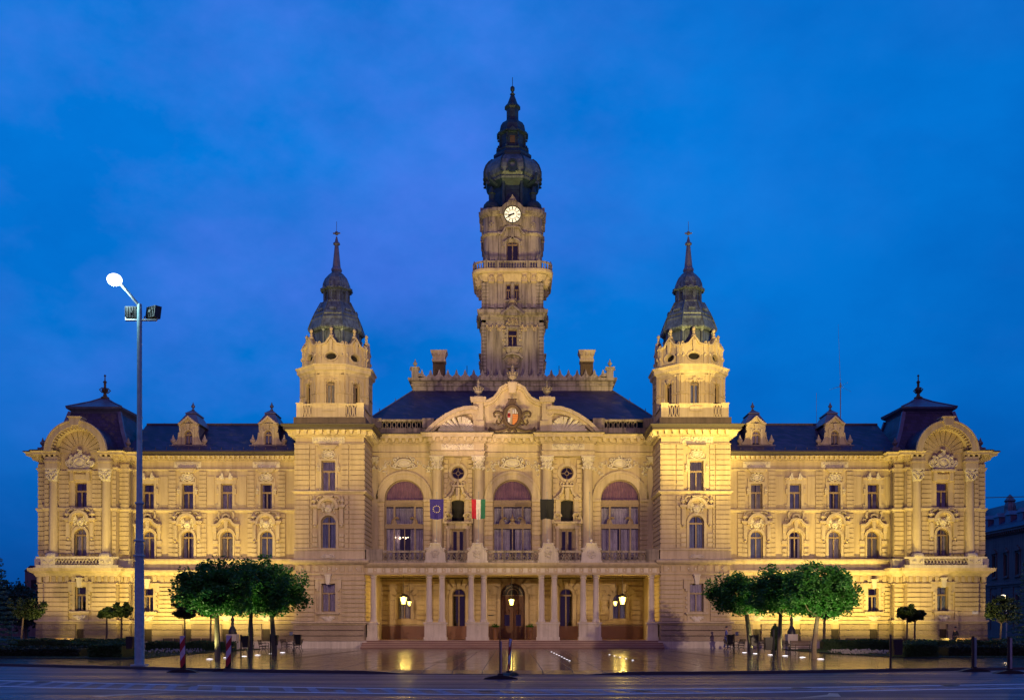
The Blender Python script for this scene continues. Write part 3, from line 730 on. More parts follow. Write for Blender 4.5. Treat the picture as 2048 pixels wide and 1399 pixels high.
# ------------------------------------------------------------------ risalits with octagonal side towers
def risalit(s):
    d = 80.0; z = lambda y: PZ(y, d); xa, xb = sorted((s*11.9, s*17.35)); c = s*14.72
    Y2 = 89
    h2 = hole(c, z(981), 1.1, z(921)-z(981)); h1 = hole(c, z(1096), 1.2, z(1030)-z(1096), .6); hg = hole(c, z(1223), 1.1, z(1166)-z(1223))
    H = [h2, h1, hg]
    mb = MB(); wallplane(mb, xa, xb, 0, z(860), d, .8, H); mb.box(xa, xa+.5, d+.8, Y2, 0, z(860)); mb.box(xb-.5, xb, d+.8, Y2, 0, z(860)); mb.box(xa+.5, xb-.5, Y2-.3, Y2, 0, z(860))
    pad = [(h2[0]-.5, h2[1]+.5, h2[2], h2[3]+1.4, 0), (h1[0]-.7, h1[1]+.7, h1[2], h1[3]+1.7, 0), (hg[0]-.56, hg[1]+.56, hg[2]-.9, hg[3]+.5, 0)]
    rustic(mb, xa, xb, z(1242), z(1152), d, .36, pad, .08, .09)
    ln = [(xa+1.12, xa+1.2, -9, 99, 0), (xb-1.2, xb-1.12, -9, 99, 0)]
    rustic(mb, xa, xb, z(1096), z(990), d, .40, pad+ln, .06, .08); rustic(mb, xa, xb, z(981), z(888), d, .40, pad+ln, .06, .08)
    for x, sd in ((xa, -1), (xb, 1)):      # side faces
        for (za, zb, st) in ((z(1242), z(1152), .36), (z(1096), z(990), .4), (z(981), z(888), .4)):
            n = round((zb-za)/st); q = (zb-za)/n
            for k in range(n): mb.box(x-.03*sd, x+.08*sd, d-.08, 84.5, za+k*q+.035, za+(k+1)*q-.035)
    part(mb, 'wall', 'stucco')
    P = [(xa, Y2), (xa, d), (xb, d), (xb, Y2)]
    mb = MB(); zt = PZ(848, 79.1)
    cornice(mb, P, zt, .86, .95, True, .3, .34)
    mold(mb, P, z(889), z(886), .12); mold(mb, P, z(987), z(981), .26); mold(mb, P, z(1102), z(1096), .16); 
    mb.sweep(P, [(-.1, z(1128)), (.2, z(1128)), (.42, z(1124)), (.46, z(1120)), (.1, z(1117)), (.1, z(1102)), (-.1, z(1102))])
    mb.blocks(P, .0, .1, z(1142), z(1131), .34, .36); mold(mb, P, z(1149), z(1145), .12); mold(mb, P, z(1249), z(1242), .34)
    part(mb, 'cornice', 'trim')
    mb = MB()
    n = 10
    for k in range(n-1): mb.ball((xa+(k+1)*(xb-xa)/n, d-.03, z(1136.5)), .09, 7, 1, .7, 1)
    part(mb, 'frieze_stud', 'relief', True); mb = MB()
    relief(mb, c, d-.1, z(879.5), 2.5, .44, 14, 21, .06, False); mb.box(c-1.3, c+1.3, d-.07, d+.02, z(886), z(873.5)); part(mb, 'frieze_relief', 'relief', True)
    mb = MB(); cartouche(mb, c, d-.14, z(1112), 1.2, .3, 2, .05); part(mb, 'cartouche', 'relief', True)
    mb = MB(); rustic(mb, xa-.1, xb+.1, .55, z(1249), d-.28, .48, [], .05, .12)
    for x, sd in ((xa-.1, -1), (xb+.1, 1)): mb.box(x-.1*sd, x+.02*sd, d-.3, 84, .55, z(1249))
    part(mb, 'plinth', 'rock')
    mb = MB(); mb.box(xa-.3, xb+.3, d-.55, d, 0, .55); part(mb, 'plinth', 'limestone')
    window(c, d, h2[2], 1.1, h2[3]-h2[2], 0, 'A2', cover=1); window(c, d, h1[2], 1.2, h1[3]-h1[2], .6, 'A1', cover=.8); window(c, d, hg[2], 1.1, hg[3]-hg[2], 0, 'G', cover=1)
    mb = MB(); mb.box(xa+.5, xb-.5, d+1.4, d+1.5, 0, z(865)); part(mb, 'dark_backing', 'dark')
    # terrace slab and parapet
    mb = MB(); zp = PZ(846, d); z1 = PZ(835, 80.2)
    mb.box(xa-.15, xb+.15, d-.1, Y2, zt-.02, z1)
    part(mb, 'terrace', 'soot')
    mb = MB(); zr = PZ(809, 80.3)
    yb = 80.15
    mb.box(c-1.35, c+1.35, yb, yb+.5, z1, zr); mb.box(c-.5, c+.5, yb-.08, yb+.3, zr-.55, zr-.15)
    mb.box(c-1.42, c+1.42, yb-.06, yb+.55, zr, zr+.09)
    for sd in (1, -1):
        xo = xa+.02 if sd < 0 else xb-.02
        mb.box(xo, xo-sd*.55, yb, yb+.55, z1, zr+.06); mb.box(xo+sd*.05, xo-sd*.6, yb-.06, yb+.6, zr+.06, zr+.13); urn(mb, xo-sd*.28, yb+.28, zr+.1, .4)
        mb.box(xo-sd*.55, c+sd*1.35, yb+.05, yb+.4, zr-.06, zr+.06); mb.box(xo-sd*.55, c+sd*1.35, yb+.05, yb+.4, z1, z1+.12)
        mb.box(xo, xo-sd*.35, yb+.55, 88, zr-.12, zr+.05); mb.box(xo, xo-sd*.35, 84, 84.5, z1, zr)
    part(mb, 'parapet', 'trim')
    mb = MB()
    def ring(x, y, za, zb_, w, r=.045, alongy=False):
        zm = (za+zb_)/2; h = (zb_-za)/2
        pts = [((x, y+w*cos(t), zm+h*sin(t)) if alongy else (x+w*cos(t), y, zm+h*sin(t))) for t in [2*pi*i/12 for i in range(13)]]
        mb.tube(pts, r, 5)
    for sd in (1, -1):
        xo = (xa if sd < 0 else xb)-sd*.57; xi = c+sd*1.35; n = 3
        for k in range(n):
            xm = xo+(xi-xo)*(k+.5)/n; ring(xm, yb+.14, z1+.14, zr-.08, abs(xi-xo)/n*.34, .06)
        for k in range(8): ring((xa+.17) if sd < 0 else (xb-.17), yb+.8+k*.45, z1+.1, zr-.12, .17, .045, True)
    part(mb, 'balustrade', 'trim')
    tower8(s*14.86, 84.5, z1, zr, s)
def tower8(cx, cy, z0, zr, s):
    root = empty('side_tower'); root.parent = hall; root.location = Vector((cx, cy, 0))+OFF
    A = 2.77; t = math.tan(R(22.5)); 
    zc0, zc1 = PZ(745, 81.7), PZ(727, 81.4)
    wz0, wz1 = PZ(812, 81.73), PZ(763, 81.73); ww = .68
    # eight wall faces, each built at the front and turned
    L = A*t
    face = MB(); wallplane(face, -L, L, z0, zc0+.1, -A, .4, [(-ww/2, ww/2, wz0, wz1, .16)])
    mid = PZ(785, 81.7)
    for a, b in ((-L+.02, -L+.28), (L-.28, L-.02)):
        face.box(a, b, -A-.1, -A+.1, z0, mid-.12); face.box(a, b, -A-.1, -A+.1, mid+.1, zc0)
    for sd in (1, -1):
        face.box(sd*(ww/2+.0), sd*(ww/2+.1), -A-.08, -A+.1, wz0, wz1-.1); face.box(sd*(ww/2+.16), sd*(ww/2+.36), -A-.06, -A+.1, wz0, mid-.1); face.box(sd*(ww/2+.16), sd*(ww/2+.36), -A-.06, -A+.1, mid+.1, wz1+.2)
    face.box(-L, L, -A-.12, -A+.1, mid-.06, mid+.05) if False else None
    face.box(-L, -ww/2, -A-.12, -A+.1, mid-.06, mid+.05); face.box(ww/2, L, -A-.12, -A+.1, mid-.06, mid+.05)
    face.box(-L, L, -A-.13, -A+.1, zr-.05, zr+.06) if False else None
    face.arch(0, wz1-.1, ww/2, ww/2+.12, -A-.12, -A+.1, R(10), R(170), 10, .7); face.tbox(0, .14, .28, -A-.18, -A+.1, wz1-.02, wz1+.34)
    for sd in (1, -1): face.ball((sd*.42, -A-.06, wz1+.12), .1, 6)
    body = MB()
    for k in range(8): body.merge(face, rz=k*pi/4)
    body.build('wall', 'stucco', root)
    oc = [(A*cos(R(-112.5+45*i))/cos(R(22.5)), A*sin(R(-112.5+45*i))/cos(R(22.5))) for i in range(8)]
    mb = MB(); mold(mb, oc, zc0-.22, zc0-.05, .1, True)
    mb.sweep(oc, [(-.2, zc0-.05), (.08, zc0-.05), (.16, zc0+.12), (.3, zc0+.2), (.34, zc1-.16), (.44, zc1-.1), (.46, zc1), (-.2, zc1+.02)], True)
    mb.build('cornice', 'trim', root)
    # attic storey with oval openings and scalloped gables
    A2 = 2.62; L2 = A2*t; za = zc1; zo = PZ(711, 81.8); gz = PZ(688, 81.9); pk = PZ(672, 81.9)
    f = MB(); n = 10; ow, oh = .44, .28
    f.box(-L2, -ow, -A2, -A2+.3, za, gz); f.box(ow, L2, -A2, -A2+.3, za, gz); f.box(-ow, ow, -A2, -A2+.3, za, zo-oh); 
    f.box(-ow, ow, -A2, -A2+.3, zo+oh, gz)
    for q in range(4):
        sx = 1 if q in (0, 3) else -1; sz = 1 if q < 2 else -1
        arc = [(sx*ow*cos(pi/2*i/6), zo+sz*oh*sin(pi/2*i/6)) for i in range(7)]
        f.prism(arc+[(sx*ow, zo+sz*oh)], -A2+.001, -A2+.299)
    f.tube([(.54*cos(2*pi*i/16), -A2-.03, zo+.38*sin(2*pi*i/16)) for i in range(17)], .08, 5)
    curve = [(-L2, gz+.02), (-L2+.22, gz), (-.5, gz+.12), (-.28, gz+.42), (0, pk+.08), (.28, gz+.42), (.5, gz+.12), (L2-.22, gz), (L2, gz+.02)]
    f.prism(curve+[(L2, gz-.2), (-L2, gz-.2)], -A2+.02, -A2+.28); f.band(curve, .13, -A2-.16, -A2+.34)
    f.tbox(0, .18, .3, -A2-.2, -A2+.1, zo+.4, gz+.35)
    f.lathe([(.2, 0), (.2, .15), (.1, .24), (.13, .42), (.08, .5), (.15, .62), (.15, .74), (.05, .86)], 0, -A2+.1, 8, 0, False, pk, .95)
    for sd in (1, -1):
        f.box(sd*(L2-.32), sd*(L2-.1), -A2-.1, -A2+.1, za, gz-.1); spiral(f, sd*(L2-.16), gz+.14, .14, -A2-.05, .07, R(200), 1, 8, sd); f.ball((sd*(L2-.2), -A2-.14, zo+.1), .1, 6, 1, 1, 1.6)
    at = MB()
    for k in range(8): at.merge(f, rz=k*pi/4)
    at.build('attic', 'trim', root)
    mb = MB(); mb.oct([(2.25, za), (2.25, za+1.4)], 0, 0); mb.build('dark_backing', 'dark', root)
    for k in range(8):
        if k in (3, 4, 5): continue
        a = k*pi/4; px, py = A*sin(a), -A*cos(a)
        w_ = window(0, 0, 0, ww, wz1-wz0, .16, None, [.62, 1, .8][k % 3] if k != 0 else 1, .18, root)
        w_.location = (px-sin(a)*.18, py+cos(a)*.18, wz0); w_.rotation_euler.z = a
    mb = MB(); mb.oct([(1.9, z0), (1.9, zc0)], 0, 0); mb.build('dark_backing', 'dark', root)
    Z = lambda y: PZ(y, 84.5)
    ze = 26.4
    mb = MB(); mb.oct([(1.85, za), (1.85, ze)], 0, 0)
    for k in range(8):
        a = R(22.5)+k*pi/4; r = 1.85/cos(R(22.5)); x, y = r*cos(a), r*sin(a)
        mb.lathe([(.2, gz-.6), (.16, gz-.5), (.15, ze-.3), (.24, ze-.1)], x, y, 6)
    mb.build('drum', 'copper', root)
    mb = MB(); mb.oct([(2.1, ze-.14), (2.24, ze), (2.24, ze+.1), (1.98, Z(652)+.1), (1.98, Z(646)+.02), (1.9, Z(645)+.05), (1.82, Z(640)), (1.86, Z(639)+.05), (1.7, Z(631)), (1.55, Z(627)), (1.22, Z(611)), (1.24, Z(609)), (1.0, Z(608))], 0, 0)
    mb.build('roof', 'copper', root)
    mb = MB()
    for k in range(8):
        a = R(22.5)+k*pi/4; kk = 1/cos(R(22.5))
        mb.tube([(r*kk*cos(a), r*kk*sin(a), zz) for r, zz in ((2.24, ze+.1), (1.98, Z(647)), (1.7, Z(631)), (1.24, Z(609)))], .05, 4)
    for k in range(8):
        a = k*pi/4; mb.merge(MB().box(-.28, .28, -.12, .1, 0, .18), 1.64*sin(a), -1.64*cos(a), Z(630), 1, a)
    zl0, zl1 = Z(609), Z(583)
    lf = MB(); LA = 1.02; LL = LA*t; wallplane(lf, -LL, LL, zl0, zl1, -LA, .1, [(-.17, .17, zl0+.15, zl1-.25, .1)])
    for sd in (1, -1): lf.box(sd*.2, sd*.27, -LA-.06, -LA+.05, zl0, zl1-.1)
    for q in range(6): lf.box(-.17, .17, -LA+.02, -LA+.06, zl0+.18+q*.1, zl0+.23+q*.1)
    lf.prism([(-.4, zl1-.05), (.4, zl1-.05), (0, zl1+.22)], -LA-.3, -LA+.2)
    for k in range(8): mb.merge(lf, rz=k*pi/4)
    mb.oct([(.8, zl0), (.8, zl1)], 0, 0)
    mb.oct([(1.05, zl1-.06), (1.28, zl1), (1.3, zl1+.07), (1.12, zl1+.2), (1.08, Z(570)), (.92, Z(560)), (.62, Z(551)), (.44, Z(547)), (.36, Z(543))], 0, 0)
    mb.build('lantern', 'copper', root)
    mb = MB(); mb.lathe([(.34, Z(545)), (.46, Z(542)), (.46, Z(539)), (.36, Z(535)), (.34, Z(533)), (.17, Z(492)), (.16, Z(491)), (.3, Z(489)), (.28, Z(486)), (.16, Z(484)), (.05, Z(473))], 0, 0, 8, R(22.5), False)
    mb.ball((0, 0, Z(466.5)), .17, 8); 
    for k in range(4): a = k*pi/2; mb.tube([(0, 0, Z(466.5)), (.3*cos(a), .3*sin(a), Z(466.5))], .07, 5)
    mb.tube([(0, 0, Z(466)), (0, 0, Z(443))], .02, 4)
    mb.build('spire', 'zinc', root)
# ------------------------------------------------------------------ centre
YC = 84.5
AED = []
def centre():
    d = YC; k = d/F; z = lambda y: PZ(y, d); x = lambda p: PX(p, d)
    AR = [x(808.5), x(1025), x(1240.5)]; aw = 79*k; az0 = 6.95; azt = z(958.5)
    ocx = [x(916), x(1134)]
    H = [(c-aw/2, c+aw/2, az0, azt, aw/2) for c in AR]
    N1 = [(c-.52, c+.52, z(1043), z(999), .15) for c in ocx]; N2 = [(c-.55, c+.55, az0, z(1058), 0) for c in ocx]
    OC = [(c-.56, c+.56, z(945)-.56, z(945)+.56, .56) for c in ocx]
    mb = MB(); wallplane(mb, -12, 12, 5.9, z(872), d, .5, H+N1+N2+OC)
    for c in ocx:      # lower half of the round openings
        for sd in (1, -1): mb.prism([(c+sd*.56*cos(a), z(945)-.56*sin(a)) for a in [pi/2*i/8 for i in range(9)]]+[(c+sd*.56, z(945)-.56)], d+.003, d+.497)
    for c in AR:        # coursed jambs
        for sd in (1, -1):
            a, b = sorted((c+sd*aw/2, c+sd*(aw/2+.72))); rustic(mb, a, b, az0, z(1003), d, .42, [], .05, .08)
    for i, c in enumerate(ocx):
        a, b = c-1.2, c+1.2
        rustic(mb, a, b, az0, z(918), d, .40, [(c-.95, c+.95, az0, z(965), 0), (c-.82, c+.82, z(945)-.8, z(945)+.8, 0)], .05, .08)
    part(mb, 'wall', 'stucco')
    mb = MB(); mb.box(-12, 12, d+2.5, d+2.6, 5.9, z(875)); part(mb, 'dark_backing', 'dark')
    for c in AR:
        r = aw/2; zs = azt-r; mb = MB()
        mb.arch(c, zs, r, r+.12, d-.05, d+.3, 0, pi, 28); mb.arch(c, zs, r+.12, r+.5, d-.1, d+.1, 0, pi, 28); mb.arch(c, zs, r+.5, r+.7, d-.2, d+.1, 0, pi, 28)
        for q in range(30):
            a = R(6)+R(168)*(q+.5)/30
            if abs(a-pi/2) < .35: continue
            mb.ball((c+(r+.6)*cos(a), d-.2, zs+(r+.6)*sin(a)), .05, 5)
        for sd in (1, -1): mb.box(c+sd*(r-.03), c+sd*(r+.75), d-.24, d+.1, zs-.22, zs)
        part(mb, 'arch_surround', 'trim')
    for c in ocx:
        mb = MB()
        mb.arch(c, z(945), .56, .8, d-.14, d+.1, 0, 2*pi, 28)
        for sd in (1, -1): mb.tbox(c, .35, .62, d-.2, d+.1, z(945)+.75, z(916)) if sd > 0 else None
        # niche aedicule
        zt = z(1043)
        mb.box(c-1.15, c+1.15, d-.5, d+.05, z(1047), z(1043)); mb.box(c-.8, c+.8, d-.3, d+.05, z(1057), z(1047))
        for sd in (1, -1):
            mb.lathe([(.17, az0), (.15, az0+.2), (.13, z(1062)), (.2, z(1057))], c+sd*.82, d-.2, 8); mb.box(c+sd*.62, c+sd*1.02, d-.36, d, z(1057), z(1052))
            spiral(mb, c+sd*.85, z(1032), .34, d-.3, .1, R(190), -.9, 14, sd, .6); mb.tube([(c+sd*1.2, d-.3, z(1047)), (c+sd*1.2, d-.3, z(1038)), (c+sd*1.0, d-.3, z(1030))], .1, 6)
            mb.box(c+sd*.6, c+sd*.95, d-.22, d+.02, z(1030), z(1000)); mb.box(c+sd*.56, c+sd*1.15, d-.4, d+.02, z(1000), z(996))
            mb.band([(c+sd*1.1, z(996)), (c+sd*.85, z(990)), (c+sd*.55, z(984)), (c+sd*.42, z(975))][::sd], -.16*1 if sd > 0 else .16, d-.38, d+.02) if False else None
            pts = [(c+sd*1.1, z(997)), (c+sd*.8, z(991)), (c+sd*.52, z(984)), (c+sd*.4, z(973))]
            for i in range(3): mb.prism([pts[i], pts[i+1], (pts[i+1][0]-sd*.16, pts[i+1][1]-.12), (pts[i][0]-sd*.1, pts[i][1]-.14)], d-.38, d+.02)
            spiral(mb, c+sd*.38, z(968), .2, d-.25, .07, R(-90), 1.1, 10, sd)
        mb.box(c-.46, c+.46, d-.34, d+.02, z(974), z(970)); AED.append(mb); mb.tbox(c, .26, .34, d-.42, d+.02, z(1000), z(976)); mb.lathe([(.12, 0), (.1, .2), (.03, .45)], c, d-.25, 6, 0, False, z(970))
    for mb in AED: part(mb, 'niche_surround', 'trim')
    # relief decoration over arches
    for i, c in enumerate(AR):
        mb = MB(); cartouche(mb, c, d-.12, z(926), 2.3, 1.05, 40+i, .085)
        for sd in (1, -1):
            for q in range(3):
                spiral(mb, c+sd*(1.35+q*.38), z(925+q*7), .22-.03*q, d-.06, .05, R(120), 1.1, 10, sd)
        part(mb, 'arch_relief', 'relief', True)
        for sd in (1, -1): part(one(relief, c+sd*1.85, d-.05, z(937), .7, 1.1, 9, 50+i, .06, False, False), 'festoon', 'relief', True)
    # giant order
    cx = [x(874.5), x(957.5), x(1093.5), x(1175)]
    for c in cx:
        y = d-.35
        mb = MB(); mb.lathe([(.56, az0), (.56, 7.15), (.46, 7.25), (.5, 7.4), (.44, 7.5), (.43, 10), (.39, z(939))], c, y, 20); o = part(mb, 'column', 'trim', True)
        mb = MB(); mb.lathe([(.4, z(939)), (.42, z(936)), (.42, z(928)), (.56, z(919)), (.58, z(917))], c, y, 8, R(22.5)); mb.box(c-.58, c+.58, y-.58, y+.3, z(917), z(914.5))
        for sd in (1, -1): spiral(mb, c+sd*.42, z(921), .17, y-.5, .06, R(90), 1.2, 10, sd)
        relief(mb, c, y-.42, z(930), .95, .85, 14, 9, .07, False); mb.build('capital', 'relief', o)
    for c, y in ((x(749), d), (x(1301), d)):
        mb = MB(); mb.box(c-.3, c+.3, d-.2, d+.02, az0, z(938)); o = part(mb, 'pilaster', 'trim')
        mb = MB(); mb.box(c-.36, c+.36, d-.3, d+.02, z(918), z(914)); relief(mb, c, d-.22, z(928), .8, .9, 10, 5, .07, False); mb.build('capital', 'relief', o)
    # entablature with two breaks
    b = [(x(863), x(969)), (x(1084), x(1187))]; yb = d-.85
    P = [(-12, d-.12), (b[0][0], d-.12), (b[0][0], yb), (b[0][1], yb), (b[0][1], d-.12), (b[1][0], d-.12), (b[1][0], yb), (b[1][1], yb), (b[1][1], d-.12), (12, d-.12)]
    mb = MB(); zt = z(871); 
    cornice(mb, P, zt, .8, .8, True, .3, .3, False, True, False)
    mb.sweep(P, [(-.9, z(914.5)), (0, z(914.5)), (0, z(910)), (.05, z(909)), (.05, z(906)), (.12, z(905)), (.0, z(903.5)), (0, zt-.75), (-.9, zt-.75)])
    part(mb, 'cornice', 'trim')
    for a, c in b: m = (a+c)/2; mb = MB(); mb.box(m-1.36, m+1.36, yb-.05, yb+.05, z(902.5), z(891)); relief(mb, m, yb-.07, z(897), 2.5, .4, 14, 70, .06, False); part(mb, 'frieze_relief', 'relief', True)
    # parapet balustrade
    for xa, xb in ((-12, x(868)), (x(1186), 12)):
        mb = MB(); y0 = d+.25
        mb.box(xa, xb, y0, y0+.5, zt, z(854)); mb.box(xa, xb, y0-.05, y0+.45, z(841), z(837)); mb.box(xa if xa < 0 else xb-.9, xa+.9 if xa < 0 else xb, y0-.1, y0+.45, z(854), z(835))
        mb.box((xb-1.0) if xa < 0 else xa, xb if xa < 0 else xa+1.0, y0-.1, y0+.45, z(854), z(835))
        n = int((xb-xa-1.9)/.42); a0 = xa+.9
        for i in range(n):
            xm = a0+.21+i*.42; zm = (z(841)+z(854))/2; h = (z(841)-z(854))/2
            mb.tube([(xm+.15*cos(t), y0+.2, zm+h*sin(t)) for t in [2*pi*j/12 for j in range(13)]], .045, 5)
        part(mb, 'balustrade', 'weathered')
    # half pediments with shells
    for sd in (1, -1):
        q = lambda px: sd*abs(PX(px, d)); zb = zt+.02
        arc = [(850, 868), (862, 855), (876, 843), (892, 832), (910, 823), (928, 817.5), (945, 816), (957, 818)]
        pts = [(-abs(x(a)), z(b_)) for a, b_ in arc]
        if sd > 0: pts = [(-a, b_) for a, b_ in pts][::-1]
        base = [(pts[-1][0], zb), (pts[0][0], zb)]
        mb = MB(); mb.prism(pts+base, d-.35, d+.3)
        mb.band(pts, .3, d-1.1, d-.3); mb.band([(a, b_-.28) for a, b_ in pts], .3, d-.85, d-.3)
        xc = -sd*-1*abs(x(957)) if False else sd*abs(x(957)); spiral(mb, sd*abs(x(952)), z(829), .36, d-.75, .13, R(80), 1.2, 14, -sd)
        mb.box(sd*abs(x(962))-.35, sd*abs(x(962))+.3, d-.9, d, zb, z(845))
        part(mb, 'pediment', 'trim')
        mb = MB(); fx = sd*abs(x(925)); fz = zb+.12; y = d-.42
        for i in range(12):
            a = R(8)+R(164)*i/11; rx, rz = 2.05, 1.32
            ax = fx-sd*-1*0 + rx*cos(a)*1.0; tx = fx+rx*.98*cos(a); tz = fz+rz*sin(a)
            if (tx-fx)*sd < 0: tx = fx+(tx-fx)*.52     # shell is cut off towards the centre
            lim = .95
            mb.tube([(fx, y-.02, fz), ((fx+tx)/2, y-.16, (fz+tz)/2), (tx, y-.22, tz)], .05, 6, .19)
        mb.tube([(fx-1.1*sd, y-.3, fz+.05), (fx+.1*sd, y-.34, fz), (fx+1.5*sd, y-.3, fz+.03)], .1, 6)
        part(mb, 'shell', 'relief', True)
    # central attic gable with coat of arms
    q = lambda p: (x(p[0]), z(p[1]))
    top = [(962, 806), (976, 803), (987, 797), (994, 788), (1000, 778), (1011, 771.5), (1025, 769), (1039, 771.5), (1050, 778), (1056, 788), (1063, 797), (1074, 803), (1088, 806)]
    T = [q(p) for p in top]; mb = MB(); mb.prism([(x(962), zt)]+T+[(x(1088), zt)], d-.3, d+.3)
    mb.band(T, .2, d-.85, d-.28); mb.band([(a, b_-.18) for a, b_ in T], .22, d-.62, d-.28)
    mb.box(x(955), x(1095), d-.75, d-.2, zt, z(863))
    for c in (x(957), x(1093.5)):
        mb.box(c-.42, c+.42, d-.8, d+.3, zt, z(808)); mb.box(c-.6, c+.6, d-1.0, d+.35, z(808), z(803)); mb.box(c-.66, c+.66, d-1.06, d+.4, z(803), z(798.5)); mb.box(c-.34, c+.34, d-.7, d, z(798.5), z(795))
    mb.tbox(x(1025), .56, .76, d-1.0, d-.2, z(790), z(770)); mb.box(-.4, .4, d-.95, d-.2, z(770), z(768))
    part(mb, 'gable', 'trim')
    for c, y0, zz, s in ((x(957), d-.35, z(795), .98), (x(1093.5), d-.35, z(795), .98), (x(1025), d-.6, z(768), 1.05)):
        mb = MB(); flame(mb, c, y0, zz, s); part(mb, 'urn', 'weathered', True)
    coat(x(1024.5), d-.84, z(836.5), k*.985)
    # big arched windows
    for i, c in enumerate(AR):
        root = MB(); r = aw/2; zs = azt-r; h0 = az0; H1 = zs-.0
        yy = d+.32
        root.arch(c, zs, r-.1, r, yy, yy+.15, 0, pi, 24); root.box(c-r, c-r+.12, yy, yy+.15, h0, zs); root.box(c+r-.12, c+r, yy, yy+.15, h0, zs)
        root.box(c-r, c+r, yy-.16, yy+.15, z(1009), z(999)); root.box(c-r, c+r, yy-.06, yy+.15, z(1012), z(1009))
        root.box(c-r, c+r, yy-.14, yy+.15, z(1056), z(1048)); root.box(c-r, c+r, yy-.22, yy+.15, z(1049), z(1047))
        for sd in (1, -1):
            root.box(c+sd*.78, c+sd*.94, yy-.05, yy+.12, z(1048), z(1012)); root.box(c+sd*.82, c+sd*.94, yy-.1, yy+.12, h0, z(1056))
            root.arch(c+sd*.62, z(1047), .36, .46, yy-.2, yy+.1, R(60) if sd > 0 else R(0), R(180) if sd > 0 else R(120), 10) if False else None
            pts = [(c+sd*1.05, z(1047)), (c+sd*1.0, z(1040)), (c+sd*.82, z(1035)), (c+sd*.6, z(1034)), (c+sd*.5, z(1037))]
            root.tube([(a, yy-.1, b_) for a, b_ in pts], .11, 6); root.prism([pts[0], pts[1], pts[2], (c+sd*.62, z(1047))], yy-.15, yy)
        root.box(c-.04, c+.04, yy, yy+.1, h0, z(1056))
        o = part(root, 'window', 'frame')
        if i == 1:
            mb = MB(); urn(mb, c, yy-.12, z(1047), .8); mb.tbox(c, .7, .2, yy-.2, yy, z(1047), z(1042)); mb.build('ornament', 'frame', o)
        mb = MB(); n = 20; mb.prism([(c-r+.05, h0), (c+r-.05, h0)]+[(c+(r-.05)*cos(pi*j/n), zs+(r-.05)*sin(pi*j/n)) for j in range(n+1)], yy+.06, yy+.07); mb.build('pane', 'glass', o)
        mb = curtain_mb(2*r, z(1013)-z(1047), .99, i+30, 0, .05); m2 = MB().merge(mb, c, yy+.5, z(1047)); 
        m2.merge(curtain_mb(2*r, z(1056)-h0, [.72, .86, .9][i], i+3, 0, .06), c, yy+.5, h0); m2.build('curtain', 'curtain', o)
        mb = MB(); vs = []; fs = []; nn = 60
        for j in range(nn+1):
            xx = c-r+.05+(2*r-.1)*j/nn; yv = yy+.35+.05*sin(j*1.5); hh = math.sqrt(max(.0001, (r-.03)**2-(xx-c)**2))
            vs += [(xx, yv, zs-.1), (xx, yv, zs+hh)]
        for j in range(nn): fs.append((j*2, j*2+2, j*2+3, j*2+1))
        mb.add(vs, fs); mb.build('drape', 'drape', o)
    for c in ocx:
        mb = MB(); yy = d+.22; zz = z(945)
        mb.arch(c, zz, .48, .58, yy, yy+.1, 0, 2*pi, 24); mb.arch(c, zz, .14, .19, yy, yy+.08, 0, 2*pi, 16)
        for a in range(4): t = a*pi/2; mb.tube([(c+.17*cos(t), yy+.04, zz+.17*sin(t)), (c+.5*cos(t), yy+.04, zz+.5*sin(t))], .03, 4)
        o = part(mb, 'round_window', 'frame'); mb = MB(); mb.arch(c, zz, 0, .52, yy+.05, yy+.06, 0, 2*pi, 24); mb.build('pane', 'glass', o)
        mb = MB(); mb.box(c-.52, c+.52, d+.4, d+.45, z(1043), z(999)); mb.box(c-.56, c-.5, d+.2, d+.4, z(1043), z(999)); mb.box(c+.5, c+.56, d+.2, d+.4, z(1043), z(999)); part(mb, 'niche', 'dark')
        mb = MB(); yy = d+.2; mb.box(c-.55, c-.42, yy, yy+.1, az0, z(1058)); mb.box(c+.42, c+.55, yy, yy+.1, az0, z(1058)); mb.box(c-.12, c+.12, yy-.03, yy+.1, az0, z(1058)); mb.box(c-.42, c+.42, yy, yy+.1, z(1062), z(1058))
        mb.box(c-.42, c+.42, yy, yy+.1, az0, az0+.3)
        o = part(mb, 'balcony_door', 'frame'); mb = MB(); mb.box(c-.45, c+.45, yy+.05, yy+.06, az0, z(1060)); mb.build('pane', 'glass', o)
